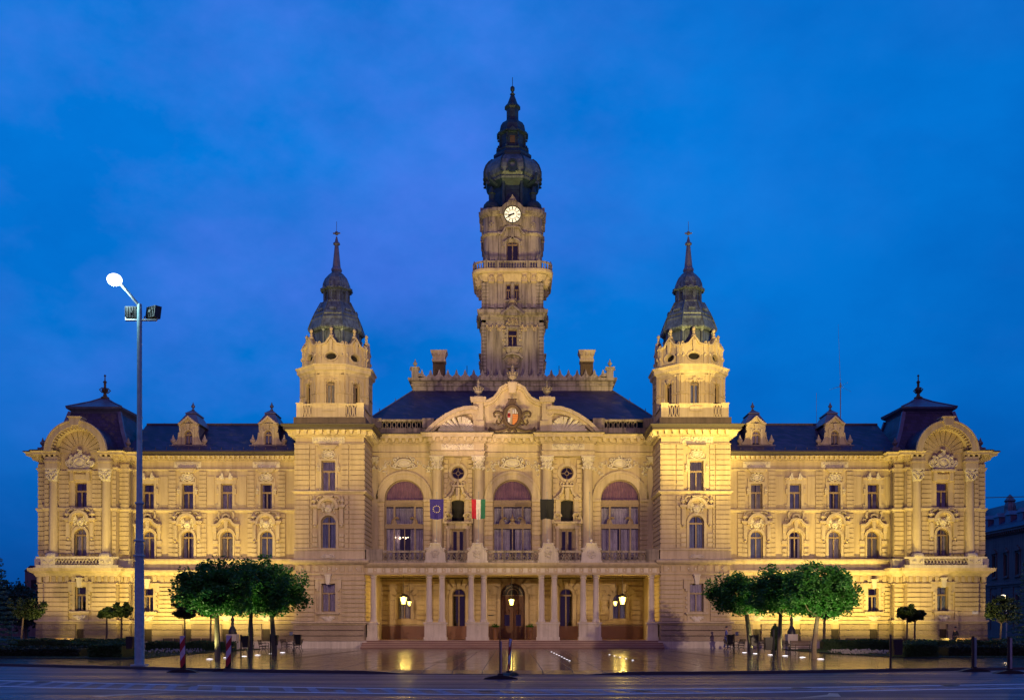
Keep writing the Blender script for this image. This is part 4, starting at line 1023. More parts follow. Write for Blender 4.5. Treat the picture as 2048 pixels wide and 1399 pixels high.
def coat(cx, y, cz, k):
    mb = MB(); n = 28
    mb.tube([(cx+15.5*k*cos(2*pi*i/n), y-.12, cz+21*k*sin(2*pi*i/n)) for i in range(n+1)], .16, 7)
    mb.tube([(cx+19.5*k*cos(a), y-.06, cz+23*k*sin(a)) for a in [R(-50)+R(280)*i/20 for i in range(21)]], .1, 6)
    for s in (1, -1):
        P = lambda l: [(cx+s*a*k, y-.12, cz-b*k) for a, b in l]
        mb.tube(P([(17, 2), (22, -6), (28, -9), (33, -9), (37, -5), (36, 0), (32, 1)]), .15, 6, .09)
        mb.tube(P([(18, 5), (23, 14), (28, 17), (32, 12), (30, 7)]), .11, 6, .07)
        mb.tube(P([(8, 24), (18, 28), (28, 30), (40, 28), (46, 23), (48, 26), (44, 29)]), .14, 6, .1)
        mb.tube(P([(3, 25), (5, 29), (9, 31)]), .13, 6)
    for i in range(-2, 3): mb.box(cx+i*3.4*k-.05, cx+i*3.4*k+.05, y-.2, y, cz+28*k, cz+33.5*k); mb.ball((cx+i*3.6*k, y-.12, cz+34*k), .08, 6)
    mb.box(cx-8*k, cx+8*k, y-.22, y, cz+26*k, cz+28.5*k); mb.tbox(cx, 18*k, 12*k, y-.18, y, cz+21*k, cz+26*k)
    o = part(mb, 'coat_of_arms', 'bronze', True)
    mb = MB(); mb.arch(cx, cz, 0, 14.5*k, y-.08, y-.02, 0, 2*pi, 28, 20/14.5); mb.build('shield', 'weathered', o)
    mb = MB(); mb.arch(cx, cz, 0, 13.8*k, y-.12, y-.09, R(92), R(268), 14, 19/14); mb.build('shield_field', 'weathered', o)
    mb = MB()      # left field: standing figure in red and white
    fx = cx-6.5*k
    mb.tbox(fx, 5.5*k, 3.6*k, y-.2, y-.12, cz-3*k, cz+6*k); mb.box(fx-3*k, fx+3*k, y-.2, y-.13, cz+1*k, cz+3*k); mb.build('shield_charge', 'redp', o)
    mb = MB(); mb.tbox(fx, 4.4*k, 5*k, y-.19, y-.12, cz-12*k, cz-3*k); mb.ball((fx, y-.16, cz+8*k), 2*k, 7); mb.build('shield_charge', 'whitep', o)
    mb = MB()      # right field: battlemented wall
    for i in range(5): 
        hw = 12.2*k*math.sqrt(max(.1, 1-((i*4.2-8)/19)**2))
        zz = cz+(-17+i*4.3)*k; mb.box(cx+.5*k, cx+.5*k+hw*[.55, .8, .95, 1, 1][i], y-.16, y-.12, zz, zz+3.6*k)
    mb.build('shield_charge', 'orange', o)
    mb = MB()
    for a, h in ((2, 6), (6.5, 9.5), (11, 6)): mb.box(cx+(a-1.2)*k, cx+(a+1.2)*k, y-.16, y-.12, cz+5*k, cz+(5+h)*k); mb.tbox(cx+a*k, 3*k, .3*k, y-.16, y-.12, cz+(5+h)*k, cz+(8+h)*k)
    mb.build('shield_charge', 'whitep', o)
# ------------------------------------------------------------------ portico
def portico():
    d = 80.3; z = lambda y: PZ(y, d); x = lambda p: PX(p, d); zf = .62
    cols = [746, 857.5, 883.5, 942, 967.5, 1083, 1109, 1167, 1193, 1304]
    for p in cols:
        c = x(p); y = 80.65
        mb = MB(); mb.lathe([(.33, z(1243)), (.33, z(1241)), (.29, z(1238.5)), (.25, z(1236)), (.25, z(1200)), (.215, z(1156))], c, y, 18); o = part(mb, 'column', 'limestone', True)
        mb = MB(); mb.lathe([(.22, z(1156)), (.27, z(1155)), (.24, z(1153)), (.24, z(1151.5)), (.3, z(1150)), (.3, z(1149))], c, y, 16); mb.box(c-.31, c+.31, y-.31, y+.31, z(1149), z(1146.5)); mb.build('capital', 'limestone', o)
    for a, b in ((733, 756), (847.5, 894), (931.5, 978), (1072.5, 1119.5), (1156.5, 1203.5), (1294, 1317)):
        xa, xb = x(a), x(b); mb = MB()
        mb.box(xa+.06, xb-.06, 80.22, 81.1, .5, z(1247)); mb.box(xa-.02, xb+.02, 80.14, 81.18, z(1247), z(1243.5)); mb.box(xa, xb, 80.12, 81.2, .3, z(1273)); mb.box((xa+xb)/2-.2, (xa+xb)/2+.2, 80.17, 80.3, z(1259), z(1250))
        part(mb, 'pedestal', 'limestone')
    P = [(-11.9, d), (11.9, d)]
    mb = MB(); mb.box(-11.9, 11.9, d, 81.3, z(1148.5), 6.6)
    mb.sweep(P, [(-.1, z(1134)), (.12, z(1134)), (.35, z(1130)), (.42, z(1127.5)), (.45, z(1125)), (.1, z(1122)), (-.1, z(1122))])
    mold(mb, P, z(1148), z(1145), .07)
    mb.box(-11.9, 11.9, d, 88.4, 6.55, 6.95)
    part(mb, 'entablature', 'trim')
    mb = MB(); n = 34
    for i in range(n):
        c = -11.4+22.8*i/(n-1); mb.box(c-.18, c+.18, d-.07, d+.02, z(1144), z(1135.5))
        if i < n-1: mb.ball((c+22.8/(n-1)/2, d-.03, z(1139.5)), .085, 6, 1, .6, 1)
    part(mb, 'frieze_relief', 'relief')
    mb = MB(); mb.box(-11.9, 11.9, 81.3, 88.2, z(1148.5)+.1, 6.5); part(mb, 'ceiling', 'stucco')
    # balustrade
    y0 = 80.0
    peds = [871.5, 955, 1096.5, 1182]; ex = [x(a) for a in peds]
    edges = [-11.7]+[v for c in ex for v in (c-.78, c+.78)]+[11.7]
    for i in range(0, len(edges), 2):
        a, b = edges[i], edges[i+1]; mb = MB()
        mb.box(a, b, y0, y0+.3, z(1105), z(1100.5)); mb.box(a, b, y0, y0+.3, z(1124), z(1120))
        if i == 0: mb.box(a, a+1.3, y0-.05, y0+.4, z(1120), z(1098)); a += 1.3
        if i == len(edges)-2: mb.box(b-1.0, b, y0-.05, y0+.4, z(1120), z(1098)); b -= 1.0
        n = max(2, round((b-a)/.46)); st = (b-a)/n; za, zb = z(1120), z(1105); h = zb-za
        for j in range(n):
            c = a+(j+.5)*st
            mb.tube([(c+.14*cos(t), y0+.14, za+.17+.14*sin(t)) for t in [2*pi*q/9 for q in range(10)]], .035, 4)
            mb.tube([(c-st*.5, y0+.14, za+h*.4), (c-st*.25, y0+.14, zb-.06), (c, y0+.14, za+h*.62), (c+st*.25, y0+.14, zb-.06), (c+st*.5, y0+.14, za+h*.4)], .035, 4)
            mb.tube([(c-st*.5, y0+.14, za), (c-st*.5, y0+.14, zb)], .03, 4)
        part(mb, 'balustrade', 'weathered')
    for c in ex:
        mb = MB(); zt = z(1085)
        pr = [(-.8, z(1124)), (.8, z(1124)), (.78, z(1106)), (.62, z(1101)), (.42, z(1095)), (.34, z(1089)), (-.34, z(1089)), (-.42, z(1095)), (-.62, z(1101)), (-.78, z(1106))]
        mb.prism([(c+a, b) for a, b in pr], y0-.12, y0+.4); mb.box(c-.42, c+.42, y0-.2, y0+.45, z(1089), z(1086)); mb.box(c-.86, c+.86, y0-.2, y0+.4, z(1125), z(1121))
        mb.lathe([(.14, z(1086)), (.1, z(1084)), (.06, z(1082.5))], c, y0+.1, 8); mb.ball((c, y0+.1, z(1080.5)), .13, 8)
        for s in (1, -1): spiral(mb, c+s*.66, z(1099), .13, y0-.12, .06, R(0), 1.1, 9, s); mb.tube([(c+s*.36, y0-.12, z(1089)), (c+s*.46, y0-.12, z(1095)), (c+s*.64, y0-.12, z(1102))], .06, 5)
        relief(mb, c, y0-.14, z(1106), .6, .8, 10, int(c*10), .05)
        part(mb, 'balcony_pedestal', 'limestone')
    # steps and floor
    for i in range(4):
        y0 = 78.2+i*.46; mb = MB(); mb.box(-11.9, 11.9, y0+.03, 88.5, .155*i+(.002 if i else 0), .155*(i+1)); o = part(mb, 'step', 'step')
        mb = MB(); rg = random.Random(i); xx = -11.9
        while xx < 11.8:
            x2 = min(11.9, xx+rg.uniform(1.2, 2.2)); mb.box(xx+.006, x2-.006, y0, y0+.40, .155*(i+1)-.05, .155*(i+1)+.006); xx = x2
        mb.build('tread', 'nosing', o)
    # back wall with arches
    D = 88.0; zz = lambda y: PZ(y, D); X = lambda p: PX(p, D)
    H = [(X(1001), X(1050), zf, zz(1165), X(1050)-X(1025.5)), (X(904.5), X(931), .9, zz(1176), .58), (X(1119), X(1145), .9, zz(1176), .58), (X(796), X(822), zz(1237), zz(1187), .57), (X(1225), X(1252), zz(1237), zz(1187), .57)]
    mb = MB(); wallplane(mb, -12, 12, zf, 6.6, D, .4, H)
    rustic(mb, -11.5, 11.5, zz(1249), zz(1161), D, .42, [(a-.42, b+.42, c, e+.3, 0) for a, b, c, e, f in H], .085, .11)
    for s in (1, -1): mb.box(s*11.5, s*11.9, 83.5, D, zf, 6.6)
    part(mb, 'wall', 'stucco')
    mb = MB(); mb.box(-12, X(1000), D-.14, D+.02, zf, zz(1251)); mb.box(X(1051), 12, D-.14, D+.02, zf, zz(1251)); part(mb, 'plinth', 'step')
    for a, b, c, e, f in H:
        mb = MB(); m = (a+b)/2; r = (b-a)/2; mb.arch(m, e-f, r, r+.28, D-.14, D+.1, 0, pi, 20, f/r); mb.tbox(m, .26, .44, D-.3, D+.1, e-.05, e+.62)
        for s in (1, -1): mb.box(m+s*r, m+s*(r+.28), D-.12, D+.1, max(c, zz(1251)), e-f)
        for q in range(7):
            t = pi*(q+.5)/7; 
            if abs(t-pi/2) < .2: continue
            mb.prism([(m+(r+.3)*cos(t-.17), e-f+(r+.3)*sin(t-.17)), (m+(r+.95)*cos(t-.17), e-f+(r+.95)*sin(t-.17)), (m+(r+.95)*cos(t+.17), e-f+(r+.95)*sin(t+.17)), (m+(r+.3)*cos(t+.17), e-f+(r+.3)*sin(t+.17))], D-.24, D+.05)
        part(mb, 'arch_surround', 'trim')
    mb = MB(); mb.box(-12, 12, D+.9, D+1, zf, 6.6); part(mb, 'dark_backing', 'dark')
    for a, b, c, e, f in H[1:]:
        w_ = b-a; o = window((a+b)/2, D, c, w_, e-c, f, None, 0 if c < 1 else .8, .15)
    # entrance door
    a, b, c, e, f = H[0]; m = (a+b)/2; r = (b-a)/2; ys = D+.12
    zs = zz(1205)
    mb = MB(); mb.box(a, b, ys-.06, ys+.15, zs-.28, zs); mb.box(a, a+.14, ys, ys+.15, zf, zs-.28); mb.box(b-.14, b, ys, ys+.15, zf, zs-.28); mb.box(m-.07, m+.07, ys-.04, ys+.12, zf, zs-.28)
    mb.arch(m, e-f, r-.09, r, ys, ys+.15, 0, pi, 24); mb.box(a, b, ys+.09, ys+.12, zs, e-f) if e-f > zs else None
    mb.box(a, a+.09, ys, ys+.15, zs, e-f); mb.box(b-.09, b, ys, ys+.15, zs, e-f)
    door = part(mb, 'entrance_door', 'door')
    for s in (1, -1):
        mb = MB(); xa, xb = sorted((m+s*.08, m+s*(r-.15))); w = xb-xa; h = zs-.28-zf
        wallplane(mb, xa, xb, zf, zf+h, ys+.05, .06, [(xa+.2, xb-.2, zf+h*.40, zf+h*.74, 0)])
        mb.box(xa+.15, xb-.15, ys, ys+.06, zf+.15, zf+h*.3); mb.box(xa+.22, xb-.22, ys-.02, ys+.06, zf+.25, zf+h*.25)
        relief(mb, (xa+xb)/2, ys+.04, zf+h*.84, w*.6, .5, 6, 4, .04)
        mb.box(xa+.15, xb-.15, ys, ys+.06, zf+h*.75, zf+h*.78)
        lf = mb.build('door_leaf', 'door', door)
        mb = MB(); mb.box(xa+.2, xb-.2, ys+.07, ys+.08, zf+h*.40, zf+h*.74); mb.build('pane', 'glass', door)
    mb = MB(); n = 20; q = e-f; mb.prism([(m+(r-.09)*cos(pi*i/n), q+(r-.09)*sin(pi*i/n)) for i in range(n+1)], ys+.08, ys+.1); mb.build('fanlight', 'iron', door)
    mb = MB(); mb.arch(m, q+.1, .42, .5, ys+.02, ys+.08, 0, pi, 16); mb.build('fanlight_rib', 'frame', door)
    def text(body, x0, y0, z0, size, arc=None, parent=None):
        cu = bpy.data.curves.new('lettering', 'FONT'); cu.body = body; cu.size = size; cu.align_x = 'CENTER'; cu.extrude = .006
        o = bpy.data.objects.new('tmp', cu); COL.objects.link(o); bpy.context.view_layer.update()
        me = bpy.data.meshes.new_from_object(o.evaluated_get(bpy.context.evaluated_depsgraph_get())); bpy.data.objects.remove(o)
        for v in me.vertices:
            X_, Y_, Z_ = v.co
            if arc:
                a = pi/2-X_/arc; rr = arc+Y_; v.co = (x0+rr*cos(a), y0-Z_, z0+rr*sin(a))
            else: v.co = (x0+X_, y0-Z_, z0+Y_)
        me.name = 'lettering'; me.materials.clear(); me.materials.append(M['gold']); link('lettering', me, parent)
    text('GYŐR MEGYEI JOGÚ VÁROS', m, ys+.05, q+.02, .19, .72, door)
    text('POLGÁRMESTERI HIVATALA', m, ys-.02+.05, q-.06+.0, .145, None, door)
    return m
M['gold'] = plain('gilded_letters', (.62, .50, .28), .4, .3)
# ------------------------------------------------------------------ central roof, attic and chimneys
def croof():
    ze = PZ(838, 85.6); ya = 92.0; zt = PZ(781, ya)
    mb = MB(); xe, xt = 12.4, 9.2
    vs = [(-xe, 85.6, ze), (xe, 85.6, ze), (xe, 112, ze), (-xe, 112, ze), (-xt, ya, zt), (xt, ya, zt), (xt, 106, zt), (-xt, 106, zt)]
    mb.add(vs, [(0,1,5,4), (1,2,6,5), (2,3,7,6), (3,0,4,7), (4,5,6,7)]); part(mb, 'roof', 'slate')
    mb = MB()
    for s in (1, -1):
        mb.tube([(s*xe, 85.6, ze), (s*xt, ya, zt)], .07, 5)
        for t in (.25, .6): mb.tube([(s*(xe+(xt-xe)*t), 85.6+6.4*t, ze+(zt-ze)*t), (s*(xe+(xt-xe)*t), 85.6+6.4*t, ze+(zt-ze)*t+.3)], .03, 4)
    part(mb, 'ridge', 'zinc')
    P = [(-xt, 106), (-xt, ya), (xt, ya), (xt, 106)]
    za = PZ(755, 91.7)
    mb = MB(); h = za-zt
    mb.sweep(P, [(-.3, zt-.05), (.0, zt-.05), (.02, zt+h*.35), (.12, zt+h*.4), (.14, zt+h*.55), (.02, zt+h*.6), (.1, zt+h*.72), (.36, zt+h*.8), (.4, zt+h), (-.3, zt+h+.02)])
    part(mb, 'attic', 'tower')
    mb = MB(); zc = za; y0 = 91.75
    mb.box(-xt+.1, xt-.1, y0, y0+.12, zc, zc+.12)
    n = 22; st = (2*xt-1.0)/n
    for i in range(n):
        c = -xt+.5+(i+.5)*st
        mb.prism([(c-st*.5, zc+.1), (c+st*.5, zc+.1), (c+st*.42, zc+.2), (c+.16, zc+.32), (c+.08, zc+.62), (c, zc+.8), (c-.08, zc+.62), (c-.16, zc+.32), (c-st*.42, zc+.2)], y0+.01, y0+.1)
        mb.ball((c, y0, zc+.3), .07, 5)
    for k in range(14):
        for s in (1, -1):
            yy = y0+.4+k*.85; mb.add([(s*xt, yy-.35, zc), (s*xt, yy+.35, zc), (s*xt, yy+.08, zc+.5), (s*xt, yy, zc+.78), (s*xt, yy-.08, zc+.5)], [(0,1,2,3,4)])
    part(mb, 'cresting', 'tower')
    mb = MB()
    for s in (1, -1):
        c = s*(xt-.25); mb.box(c-.3, c+.3, y0-.1, y0+.5, zc, zc+.85); mb.box(c-.42, c+.42, y0-.2, y0+.6, zc+.85, zc+.98); mb.prism([(c-s*.3, zc), (c-s*.85, zc), (c-s*.6, zc+.35), (c-s*.3, zc+.5)], y0, y0+.4)
        urn(mb, c, y0+.2, zc+.98, .75); spiral(mb, c+.35, zc+.7, .12, y0-.05, .06, 0, 1, 8); spiral(mb, c-.35, zc+.7, .12, y0-.05, .06, 0, 1, 8, -1)
    part(mb, 'urn', 'tower')
    for px0, px1 in ((862, 895), (1156, 1190)):
        y = 95.0; c = PX((px0+px1)/2, y); w = (px1-px0)*y/F/2; z = lambda p: PZ(p, y)
        mb = MB(); mb.lathe([(w*.73, zt), (w*.73, z(716)), (w*.6, z(716))], c, y, 4, R(45), True); part(mb, 'chimney_shaft', 'bronze')
        mb = MB(); mb.lathe([(w*.74, z(726)), (w*.82, z(725)), (w*.82, z(721)), (w*.74, z(720)), (w*.76, z(714)), (w*.98, z(706)), (w, z(703.5)), (w*.9, z(703))], c, y, 4, R(45), True)
        o = part(mb, 'chimney', 'trim')
        mb = MB()
        for s in (1, 0, -1): mb.box(c+s*w*.6-.1, c+s*w*.6+.1, y-w*.97, y-w*.7, z(714), z(706))
        mb.build('corbel', 'trim', o)
        mb = MB(); 
        for i in range(8):
            for j in range(6):
                mb.box(c-w*.66+i*w*.17, c-w*.66+i*w*.17+w*.1, y-w*.78, y-w*.7, z(744)+j*.13, z(744)+j*.13+.08)
        for i in range(8): mb.box(c-w*.66+i*w*.17, c-w*.66+i*w*.17+w*.1, y-w*.78, y-w*.7, z(731), z(727))
        mb.build('brick_lattice', 'bronze', o)
    mb = MB()
    for p in (934, 1118): mb.tube([(PX(p, 96), 96, za-.5), (PX(p, 96), 96, PZ(731, 96))], .03, 4)
    part(mb, 'lightning_rod', 'iron')
# ------------------------------------------------------------------ clock tower
def rsq(h, r, n=5, cx=0, cy=0):
    pts = []
    for q, (sx, sy) in enumerate(((-1,-1),(1,-1),(1,1),(-1,1))):
        for i in range(n+1):
            a = pi+q*pi/2+pi/2*i/n; pts.append((cx+sx*(h-r)+r*cos(a), cy+sy*(h-r)+r*sin(a)))
    return pts
def each(items, name, mat, root, ks=(0, 1, 3)):
    for m in items:
        me = m.mesh(name, M[mat], True)
        for k in ks: link(name, me, root, None, k*pi/2)
def clocktower():
    cy = 102.5; root = empty('clock_tower'); root.parent = hall; root.location = Vector((0, cy, 0))+OFF
    z = lambda y, d=99.5: PZ(y, d); hw = 3.04; yf = -hw
    def faces(fn):            # same work on all four sides
        m = MB(); fn(m); out = MB()
        for k in range(4): out.merge(m, rz=k*pi/2)
        return out
    zb = z(790); zm = z(633)
    H = [(-.46, .46, z(694.5), z(659), 0), (-.5, .5, z(760), z(736), 0)]
    mb = faces(lambda m: wallplane(m, -hw, hw, zb, zm, yf, .4, H))
    def det(m):
        for a, b in ((-hw, -2.62), (2.62, hw)): rustic(m, a, b, zb, z(645), yf, .36, [], .04, .05)
        for a in (-2.55, -1.6, .95, 1.9): 
            m.box(a, a+.62, yf-.09, yf+.02, zb, z(652))
        for sd in (1, -1):
            m.box(sd*.46, sd*.6, yf-.14, yf+.1, z(695), z(657)); 
            for q in range(4): m.box(sd*.62, sd*.82, yf-.1, yf+.02, z(692)+q*.42, z(692)+q*.42+.3)
        m.box(-.62, .62, yf-.16, yf+.1, z(657), z(653.5)); m.box(-.88, .88, yf-.4, yf+.05, z(698), z(695))
        m.prism([(-.75, z(698)), (.75, z(698)), (.5, z(706)), (-.5, z(706))], yf-.3, yf+.05)
        m.band([(-1.05, z(716)), (-.7, z(709.5)), (0, z(706)), (.7, z(709.5)), (1.05, z(716))], .18, yf-.4, yf+.05)
        m.prism([(-.8, z(718)), (.8, z(718)), (.5, z(734)), (-.5, z(734))], yf-.12, yf+.05); m.box(-.66, .66, yf-.14, yf+.05, z(736), z(731))
    m = MB(); det(m)
    for k in range(4): mb.merge(m, rz=k*pi/2)
    mb.build('lower_shaft', 'tower', root)
    each([one(relief, a, yf-.1, z(657), .66, .62, 9, 3, .06, False) for a in (-2.24, -1.29, 1.26, 2.21)], 'pilaster_capital', 'trim', root)
    each([one(relief, 0, yf-.16, z(645), 1.1, .7, 9, 12, .07)], 'window_relief', 'trim', root); each([one(cartouche, 0, yf-.18, z(724), 1.1, .7, 4, .06)], 'cartouche', 'trim', root)
    each([one(relief, sd*.85, yf-.05, z(668), .3, 1.6, 7, 5, .06, False) for sd in (1, -1)], 'festoon', 'trim', root)
    # mid cornice broken by a gable
    sq = [(-hw, -hw), (hw, -hw), (hw, hw), (-hw, hw)]
    mb = MB(); mb.sweep(sq, [(-.2, z(640)), (.06, z(640)), (.1, z(634)), (.2, z(632)), (.22, z(629)), (.44, z(627)), (.48, z(621)), (-.2, z(620))], True)
    mb.blocks(sq, .2, .38, z(631), z(628), .07, .09, True)
    m = MB(); m.prism([(-1.1, z(633)), (1.1, z(633)), (0, z(614))], yf-.42, yf+.3); m.band([(-1.2, z(630)), (0, z(612)), (1.2, z(630))], .2, yf-.62, yf+.3)
    for k in range(4): mb.merge(m, rz=k*pi/2)
    mb.build('cornice', 'tower', root)
    # middle storey with paired windows
    z0 = z(622); z1 = z(548)
    H = [(-.66, -.17, z(600), z(568), 0), (.17, .66, z(600), z(568), 0)]
    mb = faces(lambda m: wallplane(m, -2.98, 2.98, z0, z1, -2.98, .4, H)); y2 = -2.98
    m = MB()
    for a, b in ((-2.98, -2.3), (2.3, 2.98)): rustic(m, a, b, z0, z(565), y2, .34, [], .04, .05)
    for a in (-2.1, -1.2, 1.2, 2.1):
        m.box(a-.25, a+.25, y2-.12, y2+.02, z(616), z(562)); m.box(a-.3, a+.3, y2-.2, y2+.02, z(616), z(611)); m.box(a-.32, a+.32, y2-.22, y2+.02, z(566), z(562))
    m.box(-.17, .17, y2-.12, y2+.02, z(602), z(566)); m.box(-.78, .78, y2-.16, y2+.02, z(603), z(600.5)); m.box(-2.98, 2.98, y2-.08, y2+.02, z(562), z(560))
    for k in range(4): mb.merge(m, rz=k*pi/2)
    mb.build('middle_storey', 'tower', root)
    m = MB(); m.ball((0, y2-.25, z(603)), .3, 8); relief(m, 0, y2-.2, z(604), .9, .6, 8, 9, .08); each([m], 'gable_crest', 'trim', root)
    # balcony slab on consoles
    W = 3.95; bz = PZ(541, 98.5); path = rsq(W, 1.3, 6)
    mb = MB(); mb.prismz(rsq(W, 1.3, 6), bz, bz+.18); mb.sweep(path, [(-.3, bz-.12), (0, bz-.06), (.08, bz+.02), (.1, bz+.24), (-.3, bz+.26)], True)
    m = MB()
    for a in (-2.1, -1.2, 1.2, 2.1):
        m.prism([(a-.26, bz-.9), (a+.26, bz-.9), (a+.26, bz-.02), (a-.26, bz-.02)], -3.55, -2.9); m.box(a-.3, a+.3, -3.72, -2.9, bz-.3, bz-.02); m.ball((a, -3.6, bz-.45), .2, 7); m.ball((a, -3.4, bz-.8), .16, 7)
    for k in range(4): mb.merge(m, rz=k*pi/2)
    mb.sweep(rsq(3.0, .4, 3), [(-.1, bz-.75), (.06, bz-.75), (.5, bz-.1), (-.1, bz-.1)], True)
    mb.build('balcony', 'trim', root)
    mb = MB(); rt = PZ(521, 98.5); P2 = rsq(W-.12, 1.2, 6)
    mb.sweep(P2, [(-.1, rt-.1), (.12, rt-.1), (.12, rt+.03), (-.1, rt+.03)], True); mb.sweep(P2, [(-.1, bz+.24), (.1, bz+.24), (.1, bz+.34), (-.1, bz+.34)], True)
    tot = P2+[P2[0]]
    for i in range(len(P2)):
        a = Vector(tot[i]); b = Vector(tot[i+1]); L = (b-a).length; n = max(1, round(L/.26))
        for q in range(n):
            p = a+(b-a)*(q+.5)/n; mb.lathe([(.05, bz+.34), (.09, bz+.5), (.04, rt-.25), (.07, rt-.1)], p.x, p.y, 5)
    for k in range(4):
        for a in (-2.6, -1.5, 1.5, 2.6):
            mm = MB(); mm.box(a-.18, a+.18, -W-.02, -W+.32, bz+.2, rt+.06); mm.lathe([(.12, 0), (.14, .1), (.05, .3), (0, .42)], a, -W+.14, 6, 0, False, rt+.06, 1 if abs(a) > 2 else .5); mb.merge(mm, rz=k*pi/2)
    mb.build('balcony_railing', 'tower', root)
    # upper storey, rounded corners
    h3 = 2.6; z2 = bz+.1; zl = z(467); y3 = -2.85
    mb = faces(lambda m: wallplane(m, -2.1, 2.1, z2, z(417), y3, .5, [(-.6, .6, z(521), z(482), .25)]))
    for sx in (1, -1):
        for sy in (1, -1):
            mb.lathe([(.98, z2), (.98, z2+.5), (.88, z2+.6), (.88, z(470)), (.98, z(469)), (1.15, zl), (1.15, z(465)), (1.0, z(462)), (1.0, z(432)), (1.12, z(430)), (1.3, z(425)), (1.36, z(420)), (1.3, z(417))], sx*1.98, sy*1.98, 16)
    m = MB()
    for a, b in ((-1.35, -1.15), (1.15, 1.35)): m.box(a, b, y3-.1, y3+.02, z2, z(470))
    m.box(-1.5, -1.0, y3-.25, y3, z(468), z(464)); m.box(1.0, 1.5, y3-.25, y3, z(468), z(464))
    m.band([(-1.25, z(469)), (-1.0, z(464)), (-.75, z(455)), (-.45, z(453)), (.45, z(453)), (.75, z(455)), (1.0, z(464)), (1.25, z(469))], .14, y3-.4, y3+.02)
    m.prism([(-.85, z(472)), (.85, z(472)), (.6, z(457)), (-.6, z(457))], y3-.12, y3+.02); m.tbox(0, .2, .34, y3-.3, y3, z(478), z(456))
    m.band([(-.85, z(484)), (-.5, z(478)), (0, z(475)), (.5, z(478)), (.85, z(484))], .14, y3-.3, y3+.02)
    for sd in (1, -1): m.box(sd*.62, sd*.78, y3-.14, y3+.02, z(520), z(482)); m.box(sd*.78, sd*.98, y3-.2, y3+.02, z(492), z(482)); m.box(sd*.7, sd*1.3, y3-.08, y3+.02, z(452), z(436))
    m.box(-2.0, -.98, y3-.5, y3+.1, z(424), z(417)); m.box(.98, 2.0, y3-.5, y3+.1, z(424), z(417)); m.box(-1.6, -.98, y3-.3, y3+.1, z(428), z(424)); m.box(.98, 1.6, y3-.3, y3+.1, z(428), z(424))
    # clock gable
    zc = z(430.5); m.arch(0, zc, 0, 1.16, y3-.3, y3+.5, 0, 2*pi, 32); m.arch(0, zc, .9, 1.28, y3-.52, y3+.5, R(0), R(180), 28)
    m.prism([(-.55, zc+1.1), (.55, zc+1.1), (.3, zc+1.55), (.12, zc+1.75), (0, zc+2.0), (-.12, zc+1.75), (-.3, zc+1.55)], y3-.45, y3+.1)
    m.box(-.98, .98, y3-.2, y3+.3, zc-1.0, zc)
    for k in range(4): mb.merge(m, rz=k*pi/2)
    mb.build('upper_storey', 'tower', root)
    each([one(relief, sd*2.1, y3-.1, z(447), .5, .8, 6, 7, .08) for sd in (1, -1)], 'corner_relief', 'tower', root)
    each([one(relief, 0, y3-.5, zc+1.25, .7, .4, 6, 3, .08)], 'clock_crest', 'tower', root)
    # clocks
    for k in (0, 2):
        mb = MB(); mb.arch(0, 0, 0, .84, y3-.36, y3-.3, 0, 2*pi, 32); o = mb.build('clock_face', 'clock', root); o.location = (0, 0, zc); o.rotation_euler.z = k*pi/2
        mb = MB(); yk = y3-.39
        mb.arch(0, 0, .80, .88, yk-.03, yk+.04, 0, 2*pi, 32); mb.arch(0, 0, .42, .455, yk, yk+.02, 0, 2*pi, 24)
        for q in range(12):
            a = q*pi/6; c_, s_ = cos(a), sin(a); w0 = .035 if q % 3 else .05
            mb.prism([(c_*.52-s_*w0, s_*.52+c_*w0), (c_*.76-s_*w0, s_*.76+c_*w0), (c_*.76+s_*w0, s_*.76-c_*w0), (c_*.52+s_*w0, s_*.52-c_*w0)], yk, yk+.02)
            mb.prism([(c_*.42-s_*.01, s_*.42+c_*.01), (c_*.82-s_*.01, s_*.82+c_*.01), (c_*.82+s_*.01, s_*.82-c_*.01), (c_*.42+s_*.01, s_*.42-c_*.01)], yk+.005, yk+.015)
        mb.build('dial', 'iron', o)
        for L, a, w0 in ((.5, R(180+14), .075), (.72, R(180+34), .05)):      # hour and minute hands, 8:40
            c_, s_ = cos(a), sin(a); yy = yk-.04 if L > .6 else yk-.02
            mb = MB(); mb.prism([(-c_*.2-s_*w0, -s_*.2+c_*w0), (c_*L*.7-s_*w0, s_*L*.7+c_*w0), (c_*L, s_*L), (c_*L*.7+s_*w0, s_*L*.7-c_*w0), (-c_*.2+s_*w0, -s_*.2-c_*w0)], yy-.012, yy); mb.build('clock_hand', 'iron', o)
    # corner cupolas
    zt = z(417); Zc = lambda p: PZ(p, 102.5)
    for sx in (1, -1):
        for sy in (1, -1):
            mb = MB(); mb.lathe([(.95, zt-.02), (.95, zt+.1), (.82, zt+.2), (.86, zt+.35), (.8, zt+.65), (.55, zt+.95), (.32, zt+1.1), (.28, zt+1.2), (.3, zt+1.75), (.42, zt+1.85), (.3, zt+2.0), (.2, zt+2.3), (.05, zt+2.6)], sx*2.1, sy*2.1, 16)
            mb.build('cupola', 'copperd', root, False)
    # drum + bulb dome + lanterns
    O = lambda prof: mb.lathe(prof, 0, 0, 8, R(22.5), True)
    mb = MB(); O([(2.15, zt-.3), (2.15, Zc(398)), (2.1, Zc(397)), (2.1, Zc(388)), (2.5, Zc(380)), (2.62, Zc(378))])
    for k in range(8):
        a = R(22.5)+k*pi/4; x_, y_ = 2.35*cos(a), 2.35*sin(a); mb.lathe([(.26, zt), (.22, zt+1), (.2, Zc(386)), (.3, Zc(380))], x_, y_, 6)
